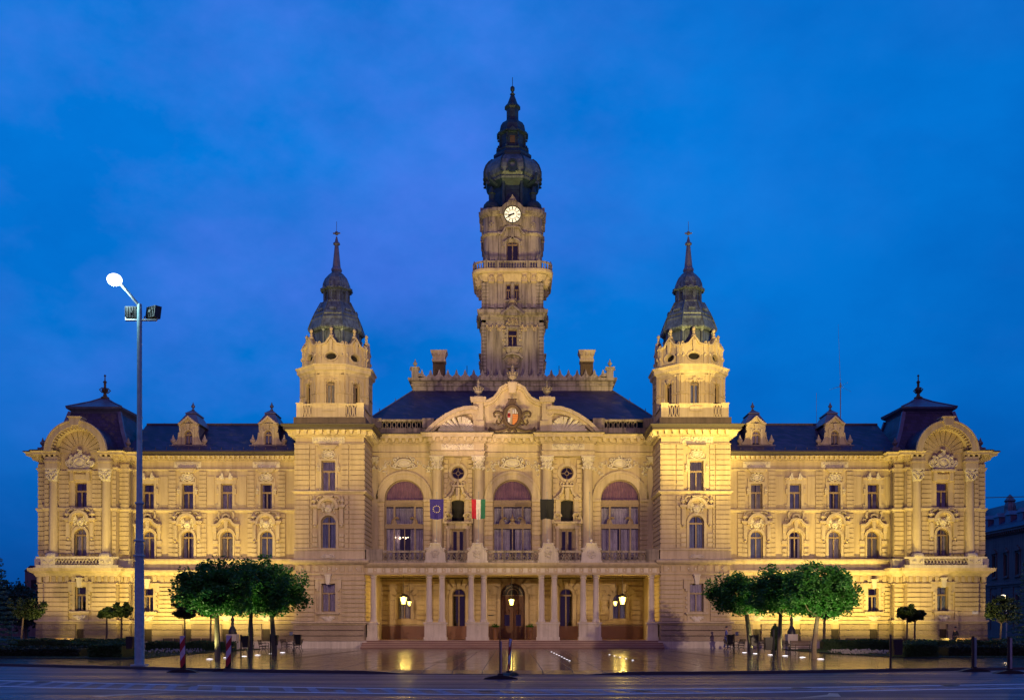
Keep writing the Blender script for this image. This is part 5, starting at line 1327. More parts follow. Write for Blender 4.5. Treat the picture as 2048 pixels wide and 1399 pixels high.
    for k in range(4):
        a = k*pi/2+pi/4; mb.tube([(2.3*cos(a), 2.3*sin(a), Zc(384)), (2.95*cos(a)*1.1, 2.95*sin(a)*1.1, Zc(378)), (3.1*cos(a)*1.08, 3.1*sin(a)*1.08, Zc(366))], .26, 6, .12)
    mb.build('drum', 'copperd', root)
    mb = MB(); O([(2.62, Zc(378)), (2.7, Zc(374)), (2.62, Zc(371)), (2.78, Zc(366)), (2.86, Zc(358)), (2.82, Zc(350)), (2.66, Zc(341)), (2.38, Zc(333)), (2.05, Zc(327)), (1.8, Zc(324.5))])
    mb.build('dome', 'copper', root)
    mb = MB()
    for k in range(8):
        a = R(22.5)+k*pi/4; kk = 1/cos(R(22.5)); mb.tube([(r*kk*cos(a), r*kk*sin(a), Zc(p)) for r, p in ((2.62, 371), (2.78, 366), (2.86, 358), (2.82, 350), (2.66, 341), (2.38, 333), (2.05, 327))], .09, 5)
    for k in range(4):
        a = k*pi/2; m = MB(); m.arch(0, Zc(353), .28, .5, -2.98, -2.6, 0, 2*pi, 16); m.prism([(-.5, Zc(360)), (.5, Zc(360)), (.3, Zc(368)), (-.3, Zc(368))], -2.95, -2.6); mb.merge(m, rz=a)
        for q in range(5): mb.merge(MB().ball((0, 0, 0), .12, 6), sin(a)*2.9+cos(a)*(-1+q*.5), -cos(a)*2.9+sin(a)*(-1+q*.5), Zc(367-(q % 2)*2))
    mb.build('dome_rib', 'copperd', root)
    mb = MB(); O([(1.86, Zc(325)), (1.92, Zc(322)), (1.92, Zc(318)), (1.7, Zc(314)), (1.6, Zc(310)), (1.66, Zc(307)), (1.5, Zc(304)), (1.3, Zc(303)), (1.22, Zc(301)), (1.22, Zc(276)), (1.3, Zc(275)), (1.48, Zc(273)), (1.5, Zc(271)), (1.3, Zc(267)), (1.26, Zc(262)), (1.2, Zc(256)), (1.0, Zc(249)), (.72, Zc(245)), (.62, Zc(243)), (.6, Zc(240)), (.6, Zc(221)), (.66, Zc(219)), (.76, Zc(217)), (.74, Zc(215)), (.5, Zc(209)), (.2, Zc(192)), (.14, Zc(191)), (.26, Zc(189)), (.14, Zc(187)), (.1, Zc(184)), (.22, Zc(180)), (.22, Zc(176)), (.1, Zc(173))])
    mb.tube([(0, 0, Zc(173)), (0, 0, Zc(155))], .03, 4)
    mb.build('lantern', 'copperd', root)
    each([one(MB.lathe, [(.14, Zc(301)), (.1, Zc(298)), (.1, Zc(279)), (.16, Zc(276))], 1.38*sin(R(22.5)), -1.38*cos(R(22.5)), 5)], 'colonnette', 'copperd', root, range(0, 4))
    each([one(MB.lathe, [(.14, Zc(301)), (.1, Zc(298)), (.1, Zc(279)), (.16, Zc(276))], -1.38*sin(R(22.5)), -1.38*cos(R(22.5)), 5)], 'colonnette', 'copperd', root, range(0, 4))
    each([one(MB.ball, (q*1.62*sin(R(22.5)), -1.62*cos(R(22.5)), Zc(304)), .16, 6) for q in (1, -1)]+[one(MB.ball, (q*1.55*sin(R(22.5)), -1.55*cos(R(22.5)), Zc(288)), .12, 6) for q in (1, -1)], 'volute', 'copperd', root)
    each([one(MB.prism, [(-.5, Zc(275)), (.5, Zc(275)), (0, Zc(267))], -1.6, -1.2), one(MB.prism, [(-.25, Zc(218)), (.25, Zc(218)), (0, Zc(213))], -.8, -.5)], 'gablet', 'copperd', root)
    each([one(MB.box, -.24, .24, -1.28, -1.2, Zc(297), Zc(283))], 'louvre', 'bronze', root)
    # windows
    window(0, yf, z(694.5), .92, z(659)-z(694.5), 0, None, 0, .15, root); window(0, yf, z(760), 1.0, z(736)-z(760), 0, None, 0, .15, root)
    for s in (1, -1): window(s*.415, -2.98, z(600), .49, z(568)-z(600), 0, None, 0, .15, root)
    window(0, y3, z(521), 1.2, z(482)-z(521), .25, None, 0, .15, root)
    mb = MB(); mb.box(-2.4, 2.4, -2.2, 2.2, zb, z(425)); mb.build('dark_backing', 'dark', root)
# ------------------------------------------------------------------ build hall
DW = YW
wing(-1, [PX(p, DW) for p in (297, 375.5, 453.5, 533)], PX(258, 82), -17.3)
wing(1, [PX(p, DW) for p in (1513, 1590.5, 1669, 1746)], 17.3, PX(1790, 82))
for p in (377, 536.5, 1512, 1669.5): dormer(PX(p, 82.5))
pavilion(-34.8); pavilion(34.65)
risalit(-1); risalit(1)
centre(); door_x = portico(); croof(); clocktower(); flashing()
exec_later = []
# ================================================================== GROUND
kerb = [(-60, 66), (-40, 55), (-24.3, 47.4), (-18.6, 45.0), (-10.5, 40.9), (-4.85, 39.6), (0, 39.0), (5.3, 38.9), (10.1, 39.6), (16.2, 41.9), (22.2, 43.4), (40, 48), (60, 54)]
def interp(tab, x):
    for (x0, y0), (x1, y1) in zip(tab, tab[1:]):
        if x0 <= x <= x1: return y0+(y1-y0)*(x-x0)/(x1-x0)
    return tab[0][1] if x < tab[0][0] else tab[-1][1]
def smooth_tab(tab, x, w=3.0): return sum(interp(tab, x+w*(i-4)/4) for i in range(9))/9
RZ = -.12
mb = MB(); mb.add([(-1500, -200, RZ-.02), (1500, -200, RZ-.02), (1500, 3000, RZ-.02), (-1500, 3000, RZ-.02)], [(0,1,2,3)])
g = mb.build('ground', 'lawn'); tag(g, kind='structure')
mb = MB(); xs = [i*1.0 for i in range(-60, 61)]
vs = []; fs = []
for x in xs: vs += [(x, smooth_tab(kerb, x)+.5, RZ), (x, 5, RZ)]
for i in range(len(xs)-1): fs.append((i*2+1, i*2+3, i*2+2, i*2))
mb.add(vs, fs); tag(mb.build('road', 'asphalt'), kind='structure')
def ktop(x): 
    t = min(1, max(0, (abs(x+.6)-3.6)/1.6)); return -.105*(1-t)
vs = []; fs = []; mb = MB(); xs = [i*.5 for i in range(-120, 121)]
for x in xs:
    y = smooth_tab(kerb, x); kz = ktop(x); vs += [(x, y+.18, kz), (x, y+1.3, 0), (x, y+6, 0), (x, 130, 0)]
for i in range(len(xs)-1):
    for j in range(3): fs.append((i*4+j, i*4+4+j, i*4+5+j, i*4+1+j))
mb.add(vs, fs); tag(mb.build('plaza', 'paving'), kind='structure')
vs = []; fs = []; mb = MB()
for x in xs:
    y = smooth_tab(kerb, x); kz = ktop(x)+.004; vs += [(x, y, RZ-.05), (x, y, kz), (x, y+.2, kz)]
for i in range(len(xs)-1):
    for j in range(2): fs.append((i*3+j, i*3+3+j, i*3+4+j, i*3+1+j))
mb.add(vs, fs); tag(mb.build('kerb', 'curb'), kind='structure')
# dark paving bands laid in the plaza
def strip(mb, a, b, w, z):
    a = Vector(a); b = Vector(b); d = (b-a).normalized(); n = Vector((-d.y, d.x))*w/2
    mb.add([(a-n).to_tuple()+(z,), (b-n).to_tuple()+(z,), (b+n).to_tuple()+(z,), (a+n).to_tuple()+(z,)], [(0,1,2,3)])
gp = lambda px, py: (PX(px, GD(py)), GD(py))
mb = MB(); 
for a, b, w in (((540, 1321), (716, 1300), .5), ((880, 1324), (955, 1299), .7), ((1103, 1302), (1150, 1326), .5), ((1195, 1302), (1300, 1322), .4), ((1345, 1301), (1500, 1319), .5)): strip(mb, gp(*a), gp(*b), w, .004)
tag(mb.build('pavement_strip', 'band'), kind='structure')
# road markings and a painted reflection streak
L1 = [(0, 34.9), (512, 31.35), (1024, 29.65), (1536, 30.7), (2048, 32.8)]; L2 = [(0, 31.5), (512, 28.98), (1024, 27.6), (1536, 28.8), (2048, 30.7)]
def toX(tab): return [(PX(p, d), d) for p, d in tab]
t1, t2 = toX(L1), toX(L2)
t1 = [(t1[0][0]-14, t1[0][1]+6)]+t1+[(t1[-1][0]+14, t1[-1][1]+4)]; t2 = [(t2[0][0]-14, t2[0][1]+6)]+t2+[(t2[-1][0]+14, t2[-1][1]+4)]
mb = MB()
for tab in (t1, t2):
    X = [i*.5 for i in range(-60, 61)]; vs = []; fs = []
    for x in X: y = smooth_tab(tab, x, 2.5); vs += [(x, y-.14, RZ+.004), (x, y+.14, RZ+.004)]
    for i in range(len(X)-1): fs.append((i*2, i*2+2, i*2+3, i*2+1))
    mb.add(vs, fs)
tag(mb.build('road_marking', 'line'), kind='structure')
mb = MB()
for i in range(-38, 39):
    x = i*.78; ya = smooth_tab(t1, x, 2.5)-.12; yb = smooth_tab(t2, x+.5, 2.5)+.12
    strip(mb, (x, ya), (x+.6, yb), .26, RZ+.004)
tag(mb.build('road_marking', plain('worn_road_paint', (.34, .32, .40), .9, var=.5, sc=9)), kind='structure')
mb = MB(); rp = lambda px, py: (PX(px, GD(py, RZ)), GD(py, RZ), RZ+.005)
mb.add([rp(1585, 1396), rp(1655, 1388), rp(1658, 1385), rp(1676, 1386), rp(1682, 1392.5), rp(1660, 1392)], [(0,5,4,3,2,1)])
mb.add([rp(178, 1391), rp(255, 1386.5), rp(345, 1383.5), rp(300, 1387), rp(200, 1392.5)], [(0,4,3,2,1)])  # wet-road reflection streak drawn as a painted wedge
tag(mb.build('road_marking', plain('arrow_and_reflection_paint', (.42, .38, .36), .35)), kind='structure')
# manholes
for i, (px, py) in enumerate(((85, 1362.5), (376, 1370.5), (668, 1377.5), (978, 1381), (1280, 1380.5), (1602, 1375.5), (1900, 1369.5))):
    x, y, _ = rp(px, py); mb = MB(); mb.lathe([(.3, 0), (.3, .012), (.26, .014)], 0, 0, 16); mb.lathe([(.1, .012), (.1, .02)], 0, 0, 8)
    o = mb.build('manhole_cover', 'iron', None, False, (x, y, RZ+.002)); 
    tag(o, ['round iron manhole cover on road, leftmost of the row', 'round iron manhole cover on road just left of the first red and white marker post', 'round iron manhole cover on road below the steps left end', 'round iron manhole cover on road below the leaning marker posts', 'round iron manhole cover on road below the right side tower foot', 'round iron manhole cover on road beside the painted arrow', 'round iron manhole cover on road near the right marker posts'][i], 'manhole cover', 'manhole covers along the painted lines')
# lawns
def poly(name, pts, z, mat):
    mb = MB(); n = len(pts); mb.add([(x, y, z) for x, y in pts]+[(x, y, 0) for x, y in pts], [tuple(range(n))]+[(i, i+n, (i+1) % n+n, (i+1) % n) for i in range(n)]); return tag(mb.build(name, mat), kind='structure')
lawnL = [(-50, 56.5), (PX(0, 55.5), 55.5), (PX(180, 54.2), 54.2), (PX(285, 54), 54), (PX(330, 58), 58), (PX(440, 68.5), 68.5), (PX(520, 75.5), 75.5), (PX(470, 76), 76), (-50, 76)]
lawnR = [(PX(2048, 55.5)+22, 56.5), (PX(2048, 55.5)+22, 76), (PX(1590, 76), 76), (PX(1560, 75), 75), (PX(1640, 66), 66), (PX(1760, 58), 58), (PX(1800, 56.4), 56.4), (PX(1850, 55.5), 55.5), (PX(2048, 55.5), 55.5)]
poly('lawn', lawnL, .05, 'lawn'); poly('lawn', lawnR, .05, 'lawn')
def inside(p, poly_):
    x, y = p; c = False; n = len(poly_)
    for i in range(n):
        (x0, y0), (x1, y1) = poly_[i], poly_[(i+1) % n]
        if (y0 > y) != (y1 > y) and x < (x1-x0)*(y-y0)/(y1-y0)+x0: c = not c
    return c
def leaf(mb, p, s, rg, flat=.5):
    a = rg.uniform(0, 2*pi); tilt = rg.uniform(-1, 1); d = Vector((cos(a), sin(a), tilt*flat-.25)).normalized(); u = d.cross(Vector((rg.uniform(-1, 1), rg.uniform(-1, 1), rg.uniform(-.6, 1)))).normalized()
    n = u.cross(d); p = Vector(p)
    mb.add([p-d*s*.5, p+u*s*.3-n*s*.08, p+d*s*.6, p-u*s*.3-n*s*.08], [(0,1,2,3)])
def hedge_obj(x0, x1, y0, y1, h, n, label, mat='hedge', seed=1):
    rg = random.Random(seed); mb = MB(); cx, cy = (x0+x1)/2, (y0+y1)/2
    mb.box(x0-cx+.08, x1-cx-.08, y0-cy+.08, y1-cy-.08, 0, h-.08)
    for i in range(n):
        f = rg.random(); x = rg.uniform(x0, x1)-cx; 
        if f < .55: y = y0-cy+rg.uniform(-.05, .12); z = rg.uniform(.02, h)
        else: y = rg.uniform(y0, y1)-cy; z = h+rg.uniform(-.12, .05)+.05*sin(x*2.1)
        leaf(mb, (x, y, z), rg.uniform(.07, .14), rg, 1)
    o = mb.build('hedge', mat, None, False, (cx, cy, .04)); tag(o, label, 'hedge', 'clipped garden hedges'); return o
hedge_obj(PX(20, 71), PX(268, 71), 70.5, 72, .78, 5200, 'long low clipped hedge before the left corner pavilion')
hedge_obj(PX(290, 71), PX(470, 71), 70.8, 71.8, .6, 3200, 'low hedge behind the lawn between floodlight mast and left trees', seed=2)
hedge_obj(PX(205, 57), PX(270, 57), 55.0, 57.5, .72, 2600, 'short thick hedge at lawn corner just left of the mast foot', seed=3)
hedge_obj(PX(150, 62), PX(262, 62), 60.5, 62, .72, 2600, 'mid hedge behind the short corner hedge left of the mast', seed=8)
hedge_obj(PX(1645, 71), PX(1800, 71), 70.8, 72, .72, 3200, 'low hedge behind the white flowers right of the right trees', seed=4)
hedge_obj(PX(1800, 69), PX(2030, 69), 68.5, 70.5, .72, 4200, 'long low hedge before the right corner pavilion', seed=5)
hedge_obj(PX(1790, 57.5), PX(1858, 57.5), 56.2, 58.5, .74, 2600, 'short thick hedge at lawn corner beside the post with litter bin', seed=6)
hedge_obj(PX(1860, 60), PX(2100, 60), 57.5, 60, .6, 4200, 'wide shrubby hedge along the right lawn edge', 'leafd', seed=7)
hedge_obj(PX(-60, 60), PX(205, 60), 56.8, 59.5, .5, 4600, 'wide dark shrub bed along the left lawn edge', 'leafd', seed=9)
rg = random.Random(11); mb = MB()
for P_ in (lawnL, lawnR):
    xs_ = [p[0] for p in P_]; c = 0
    while c < 7000:
        p = (rg.uniform(max(min(xs_), -34), min(max(xs_), 34)), rg.uniform(54, 72))
        c += 1
        if inside(p, P_): s = rg.uniform(.04, .09); a = rg.uniform(0, pi); mb.add([(p[0]-.02*cos(a), p[1]-.02*sin(a), .05), (p[0]+.02*cos(a), p[1]+.02*sin(a), .05), (p[0]+rg.uniform(-.03, .03), p[1], .05+s)], [(0,1,2)])
tag(mb.build('grass', 'hedge'), 'short dark grass on the lawns beside the plaza', 'grass', kind='stuff')
mb = MB()
for i in range(420):
    p = (PX(rg.uniform(1695, 1785), 60), rg.uniform(59.5, 64)) if i < 300 else (PX(rg.uniform(295, 400), 64), rg.uniform(61, 67))
    mb.ball((p[0], p[1], rg.uniform(.12, .3)), rg.uniform(.03, .06), 5)
tag(mb.build('ground_cover', 'bloom'), 'small pale bedding flowers in the lawn beds', 'bedding flowers', kind='stuff')
# ================================================================== TREES
def tree(px, d, crown, zc0, zc1, label, cat='tree', leaves=7000, tr=.15, mat='leaf', seed=1, group=None, lean=0, ls=.165, xr=None):
    """crown = (px left, px right); zc0/zc1 crown bottom/top in pixels"""
    rg = random.Random(seed); root = empty('round_crowned_tree', (PX(px, d), d, 0)); tag(root, label, cat, group)
    cx = PX((crown[0]+crown[1])/2, d)-PX(px, d); rx = (crown[1]-crown[0])*d/F/2; z0, z1 = PZ(zc0, d), PZ(zc1, d); cz = (z0+z1)/2; rz = (z1-z0)/2
    mb = MB(); top = (cx*.4+lean, 0, z0+.25)
    mb.tube([(0, 0, -.02), (lean*.2, 0, z0*.35), (lean*.6+cx*.2, 0, z0*.75), top], tr*1.15, 8, tr*.8)
    br = []
    for i in range(9):
        a = i*2.4+rg.random(); l = rg.uniform(.45, .85); e = (cx+rx*l*cos(a), rx*l*sin(a)*.9, cz+rz*rg.uniform(-.35, .6)); mid = ((top[0]+e[0])/2+.1*cos(a), e[1]/2, (top[2]+e[2])/2-.1)
        mb.tube([top, mid, e], tr*.38, 5, tr*.1)
    mb.build('trunk', 'bark', root, True)
    mb = MB(); leaves = int(leaves*1.9); rx *= 1.06; rz *= 1.05; ncl = 190 if leaves > 8000 else 44; per = leaves//ncl
    for c in range(ncl):
        while True:
            u = Vector((rg.uniform(-1, 1), rg.uniform(-1, 1), rg.uniform(-1, 1)))
            if .45 < u.length < 1: break
        if u.z < -.25: u.z *= .7
        k = 1+.10*sin(5*math.atan2(u.y, u.x)+seed)+rg.uniform(-.08, .08)
        sq = 1+.12*abs(u.x*u.z)*4; p = Vector((cx+u.x*rx*k*.93*sq, u.y*rx*.85*k, cz+u.z*rz*k*.92*sq)); R_ = rg.uniform(.26, .46)*min(rx, 1.7)/1.5
        for q in range(per):
            o = Vector((rg.gauss(0, 1), rg.gauss(0, 1), rg.gauss(0, .75))).normalized()*R_*rg.random()**.4
            leaf(mb, p+o, ls*rg.uniform(.7, 1.3), rg, .8)
    mb.build('crown', mat, root)
    return root
G1 = 'round crowned trees lit from below'
tree(435, 53.7, (362, 500), 1240, 1131, 'uplit green round tree with thick trunk, leftmost of the left tree group', leaves=9000, seed=3, group=G1, tr=.15)
tree(500, 58, (440, 570), 1236, 1127, 'uplit green round tree standing between the two other left group trees', leaves=7500, seed=4, group=G1, tr=.14)
tree(549, 62, (492, 608), 1240, 1132, 'uplit green tree with slightly leaning trunk next to the left side tower', leaves=7500, seed=5, group=G1, tr=.16, lean=-.18)
tree(1500, 64, (1426, 1540), 1236, 1150, 'uplit tree with bright green trunk beside the right side tower', leaves=7500, seed=6, group=G1, tr=.16)
tree(1559, 59, (1508, 1620), 1236, 1144, 'uplit tree in the middle of the right tree group', leaves=7000, seed=7, group=G1, tr=.13)
tree(1628, 54.5, (1585, 1708), 1240, 1133, 'uplit tree with brown trunk and crown farthest right in the right tree group', leaves=9000, seed=8, group=G1, tr=.14)
G2 = 'small dark round trees near the walls'
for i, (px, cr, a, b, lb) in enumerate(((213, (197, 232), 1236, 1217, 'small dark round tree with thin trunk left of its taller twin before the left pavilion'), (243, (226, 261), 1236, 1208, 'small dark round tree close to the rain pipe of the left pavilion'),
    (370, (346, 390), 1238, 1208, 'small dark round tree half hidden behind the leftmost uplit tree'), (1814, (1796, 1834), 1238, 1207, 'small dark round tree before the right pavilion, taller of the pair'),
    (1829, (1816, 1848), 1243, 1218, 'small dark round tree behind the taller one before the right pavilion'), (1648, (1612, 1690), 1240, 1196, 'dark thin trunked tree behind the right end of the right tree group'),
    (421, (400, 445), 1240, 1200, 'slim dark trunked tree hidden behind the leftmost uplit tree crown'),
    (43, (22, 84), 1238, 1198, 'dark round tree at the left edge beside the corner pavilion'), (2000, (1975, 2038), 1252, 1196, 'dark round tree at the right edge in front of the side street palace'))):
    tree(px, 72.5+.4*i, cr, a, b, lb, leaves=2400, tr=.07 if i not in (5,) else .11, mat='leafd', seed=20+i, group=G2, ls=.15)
def conifer(px, d, ytop, w, label, seed, z0=.6):
    rg = random.Random(seed); root = empty('spruce_tree', (PX(px, d), d, 0)); tag(root, label, 'tree'); zt = PZ(ytop, d)
    MB().tube([(0, 0, 0), (0, 0, zt*.95)], .16, 7, .03).build('trunk', 'bark', root)
    mb = MB(); z = z0
    while z < zt-.1:
        t = (z-z0)/(zt-z0); r = w*(1-t)**.8+.08; nb = max(5, int(14*(1-t)))
        for i in range(nb):
            a = rg.uniform(0, 2*pi); L = r*rg.uniform(.75, 1.1); n = int(10+L*26)
            for q in range(n):
                s = rg.random()**.7; x = L*s; wd = .16*(1-s)+.08
                leaf(mb, (x*cos(a)+rg.uniform(-wd, wd), x*sin(a)+rg.uniform(-wd, wd), z-.25*x+.2*s*s+rg.uniform(-.07, .07)), rg.uniform(.08, .16), rg, .4)
        z += rg.uniform(.26, .34)
    mb.build('crown', 'spruce', root)
conifer(-6, 62, 1108, 1.25, 'bluish spruce cut by the left edge of the photo', 1); conifer(2056, 62, 1112, 1.3, 'greenish spruce cut by the right edge of the photo', 2, .9)
def topiary(px, d, w, y0, label, seed):
    rg = random.Random(seed); root = empty('columnar_shrub', (PX(px, d), d, 0)); tag(root, label, 'shrub', 'clipped columnar shrubs'); h = PZ(y0, d)
    MB().tube([(0, 0, 0), (0, 0, h*.8)], .05, 5).build('stem', 'bark', root)
    mb = MB(); mb.lathe([(w*.5, .1), (w*.8, h*.3), (w*.8, h*.6), (w*.5, h*.9), (0, h*.97)], 0, 0, 8)
    for i in range(1700):
        z = rg.random()*h; t = z/h; r = w*(.75+.25*sin(t*pi))*(1 if t < .8 else max(.1, (1-t)/.2))*rg.uniform(.85, 1.1); a = rg.uniform(0, 2*pi); leaf(mb, (r*cos(a), r*sin(a), z), rg.uniform(.06, .12), rg, 1)
    mb.build('foliage', 'leafd', root)
topiary(501.5, 73.5, .17, 1243, 'narrow dark clipped cypress behind the middle tree of the left group', 1); topiary(1550, 69, .3, 1246, 'dark columnar cypress behind the middle tree of the right group', 2)
# distant tree masses at the left edge
def far_tree(x, y, r, h, label, seed):
    rg = random.Random(seed); root = empty('leafy_tree', (x, y, 0)); tag(root, label, 'tree', 'far trees left of the town hall'); MB().tube([(0, 0, 0), (0, 0, h*.6)], .25, 6, .15).build('trunk', 'bark', root)
    mb = MB()
    for c in range(60):
        u = Vector((rg.gauss(0, 1), rg.gauss(0, 1), rg.gauss(0, 1))).normalized()*rg.uniform(.5, 1); p = Vector((u.x*r, u.y*r, h*.62+u.z*h*.36))
        for q in range(45): leaf(mb, p+Vector((rg.gauss(0, .5), rg.gauss(0, .5), rg.gauss(0, .4))), .4, rg, 1)
    mb.build('crown', 'leafd', root)
far_tree(PX(52, 110), 110, 2.4, 6.0, 'dark tree behind the left pavilion corner, nearest the wall', 1); far_tree(PX(20, 135), 135, 3.2, 7.5, 'dark tree farther back at the left edge behind the spruce', 2); far_tree(PX(-20, 120), 120, 3.5, 8, 'dark tree beyond the spruce just outside the left edge', 3)
mb = MB(); bx = PX(66, 160); mb.box(-1.3, 1.6, 0, 8, 0, 10.5); mb.box(-12, -1.3, 1, 8, 0, 4.0); r_ = empty('tower_block', (bx, 160, 0)); tag(r_, 'dim bluish building far behind the left corner of the town hall', 'building'); mb.build('wall', 'palace', r_)
mb = MB(); 
for k in range(3): mb.box(-.3, .5, -.04, 0, 2+k*2.8, 3.5+k*2.8)
mb.build('window', 'dark', r_); MB().tbox(.15, 3.2, 1.2, -.1, 8.1, 10.5, 11.4).build('roof', 'slate', r_)
# ================================================================== RIGHT PALACE
pal = empty('street_palace', (75, 150, 0)); tag(pal, 'dim palace with dormers and small dome in the street right of the town hall', 'building')
mb = MB(); ze = 16.0; Y0, Y1 = -40, 13
wn = [(-34.4+3.6*i) for i in range(13)]
# wall in local x=0 plane facing -X : build as XZ wall then turn
w_ = MB(); H = []
for t in wn: H += [(t-.55, t+.55, 9.4, 12.6, 0), (t-.55, t+.55, 3.2, 6.4, 0)]
wallplane(w_, Y0, Y1, 0, ze, 0, .4, H)
for t in wn:
    for s in (1, -1): rustic(w_, *sorted((t+s*1.2, t+s*1.8)), 1.2, 7.6, 0, .45, [], .07, .08)
mb.merge(w_, rz=R(-90)); mb.box(0.4, 12, -13, -12.6, 0, ze)
# the turned wall: (x,y)->(y,-x): positions along -Y
o = mb.build('wall', 'palace', pal)
w_ = MB(); mold(w_, [(Y0, 0), (Y1, 0)], 7.6, 8.3, .35); cornice(w_, [(Y0, 0), (Y1, 0)], ze+.4, 1.0, .9, True, .25, .4)
for t in wn:
    w_.box(t-.9, t+.9, -.3, 0, 12.9, 13.1); w_.prism([(t-.9, 13.1), (t+.9, 13.1), (t, 13.7)], -.25, 0)
    for s in (1, -1): w_.box(t+s*.55, t+s*.75, -.12, 0, 9.2, 12.9); w_.box(t+s*.55, t+s*.7, -.12, 0, 3, 6.6)
    w_.box(t-.9, t+.9, -.3, 0, 9.0, 9.2)
MB().merge(w_, rz=R(-90)).build('cornice', 'palace', pal)
gw = MB(); gw.box(-.5, .5, .2, .24, 0, 3.1); gw.box(-.04, .04, .16, .2, 0, 3.1); gwm = gw.mesh('window', M['dark'])
for t in wn:
    for zz in (9.4, 3.2):
        link('window', gwm, pal, (0, -t, zz), R(-90))
mb = MB(); mb.add([(-.9, -13, ze+.4), (-.9, 40, ze+.4), (5.5, 40, 21.5), (5.5, -13, 21.5), (12, 40, ze+.4), (12, -13, ze+.4)], [(0,1,2,3), (3,2,4,5), (0,3,5), (1,4,2)]); mb.build('roof', 'slate', pal)
dm = MB(); dm.box(-.1, 3, -.8, .8, 0, 1.6); dm.add([(-.3,-1,1.6),(-.3,1,1.6),(3,1,1.6),(3,-1,1.6),(-.1,0,2.3),(3,0,2.3)], [(0,1,4),(1,2,5,4),(3,0,4,5),(2,3,5),(0,3,2,1)]); dmm = dm.mesh('dormer', M['zinc'])
for t in wn[::1]: link('dormer', dmm, pal, (.5, -t+.2, ze+1.0))
mb = MB(); mb.lathe([(3.6, 16), (3.4, 17.5), (2.6, 18.6), (2.2, 20.5), (2.5, 20.7), (2.0, 21.0), (2.1, 22.4), (1.6, 23.9), (.6, 24.8), (0, 25)], 3.3, 22, 12); mb.build('dome', 'copper', pal, True)
mb = MB(); mb.lathe([(1.0, 18.5), (.9, 20.3), (.7, 21.0), (.9, 21.2), (.3, 22), (0, 22.3)], 2.6, 6, 8); mb.build('chimney', 'copper', pal)
# ================================================================== STREET FURNITURE
# floodlight mast
M['mast_lit_paint'] = plain('lamplit_teal', (.30, .50, .55), .4)  # lamp's light on the pole brightened into the base colour
dm_ = 45.0; mx = PX(279, dm_); mast = empty('floodlight_mast', (mx, dm_, 0)); tag(mast, 'tall pale steel lighting mast with one lit lamp and two black floodlights at its top', 'lamp post')
zt = PZ(608, dm_)
mb = MB(); mb.lathe([(.215, 0), (.205, PZ(1160, dm_)), (.19, PZ(1090, dm_)), (.2, PZ(1089, dm_)), (.17, PZ(1083, dm_)), (.145, PZ(1010, dm_)), (.165, PZ(1008, dm_)), (.13, PZ(1000, dm_)), (.11, PZ(780, dm_)), (.11, zt-.4), (.1, zt)], 0, 0, 14)
mb.box(-.3, .3, -.3, .3, 0, .06); mb.build('pole', 'mast_lit_paint', mast, True)
mb = MB(); mb.tube([(0, 0, zt-.1), (PX(262, dm_)-mx, -.25, PZ(590, dm_)), (PX(246, dm_)-mx, -.55, PZ(570, dm_))], .065, 7); zb = PZ(640, dm_)
mb.tube([(-.62, 0, zb), (.78, 0, zb)], .05, 6)
for z_, r_ in ((PZ(1083, dm_), .24), (PZ(1008, dm_), .21), (PZ(1113, dm_), .25)): MB().lathe([(r_-.06, z_), (r_, z_+.02), (r_, z_+.08), (r_-.06, z_+.1)], 0, 0, 12).build('collar', 'mast_lit_paint', mast)
mb.tube([(-.62, 0, zb), (-.66, .1, zb+.22)], .03, 5); mb.tube([(.78, 0, zb), (.84, .1, zb+.3)], .03, 5); mb.tube([(.2, 0, zb), (.2, .1, zb+.2)], .03, 5)
mb.build('bracket', 'metal', mast)
def fl(w, h, dp):
    m = MB(); m.add([(-w/2, 0, -h/2), (w/2, 0, -h/2), (w/2, 0, h/2), (-w/2, 0, h/2), (-w*.62, dp, -h*.55), (w*.62, dp, -h*.55), (w*.62, dp, h*.55), (-w*.62, dp, h*.55)], [(0,3,2,1),(0,1,5,4),(1,2,6,5),(2,3,7,6),(3,0,4,7),(4,5,6,7)])
    for i in range(5): m.box(-w*.45+i*w*.2, -w*.42+i*w*.2, -.04, 0, -h*.45, h*.45)
    m.box(-.07, .07, -.07, 0, -.06, .06); return m
fm = fl(.58, .52, .3).mesh('floodlight', M['iron'])
f1 = link('floodlight', fm, mast, (PX(263, dm_)-mx-.03, .05, PZ(623, dm_))); f2 = link('floodlight', fm, mast, (PX(300, dm_)-mx, .05, PZ(622, dm_)), R(-32)); f2.rotation_euler.x = R(-8)
mb = MB(); lx, lz = PX(240, dm_)-mx, PZ(566, dm_); mb.lathe([(.1, .18), (.24, .1), (.3, 0), (.28, -.05)], lx, -.62, 12, 0, False, lz); hd = mb.build('lamp_head', 'metal', mast, True)
mb = MB(); mb.ball((lx, -.62, lz-.06), .33, 16, 1, 1, .8); mb.build('lamp_glass', 'lampw', mast, True)
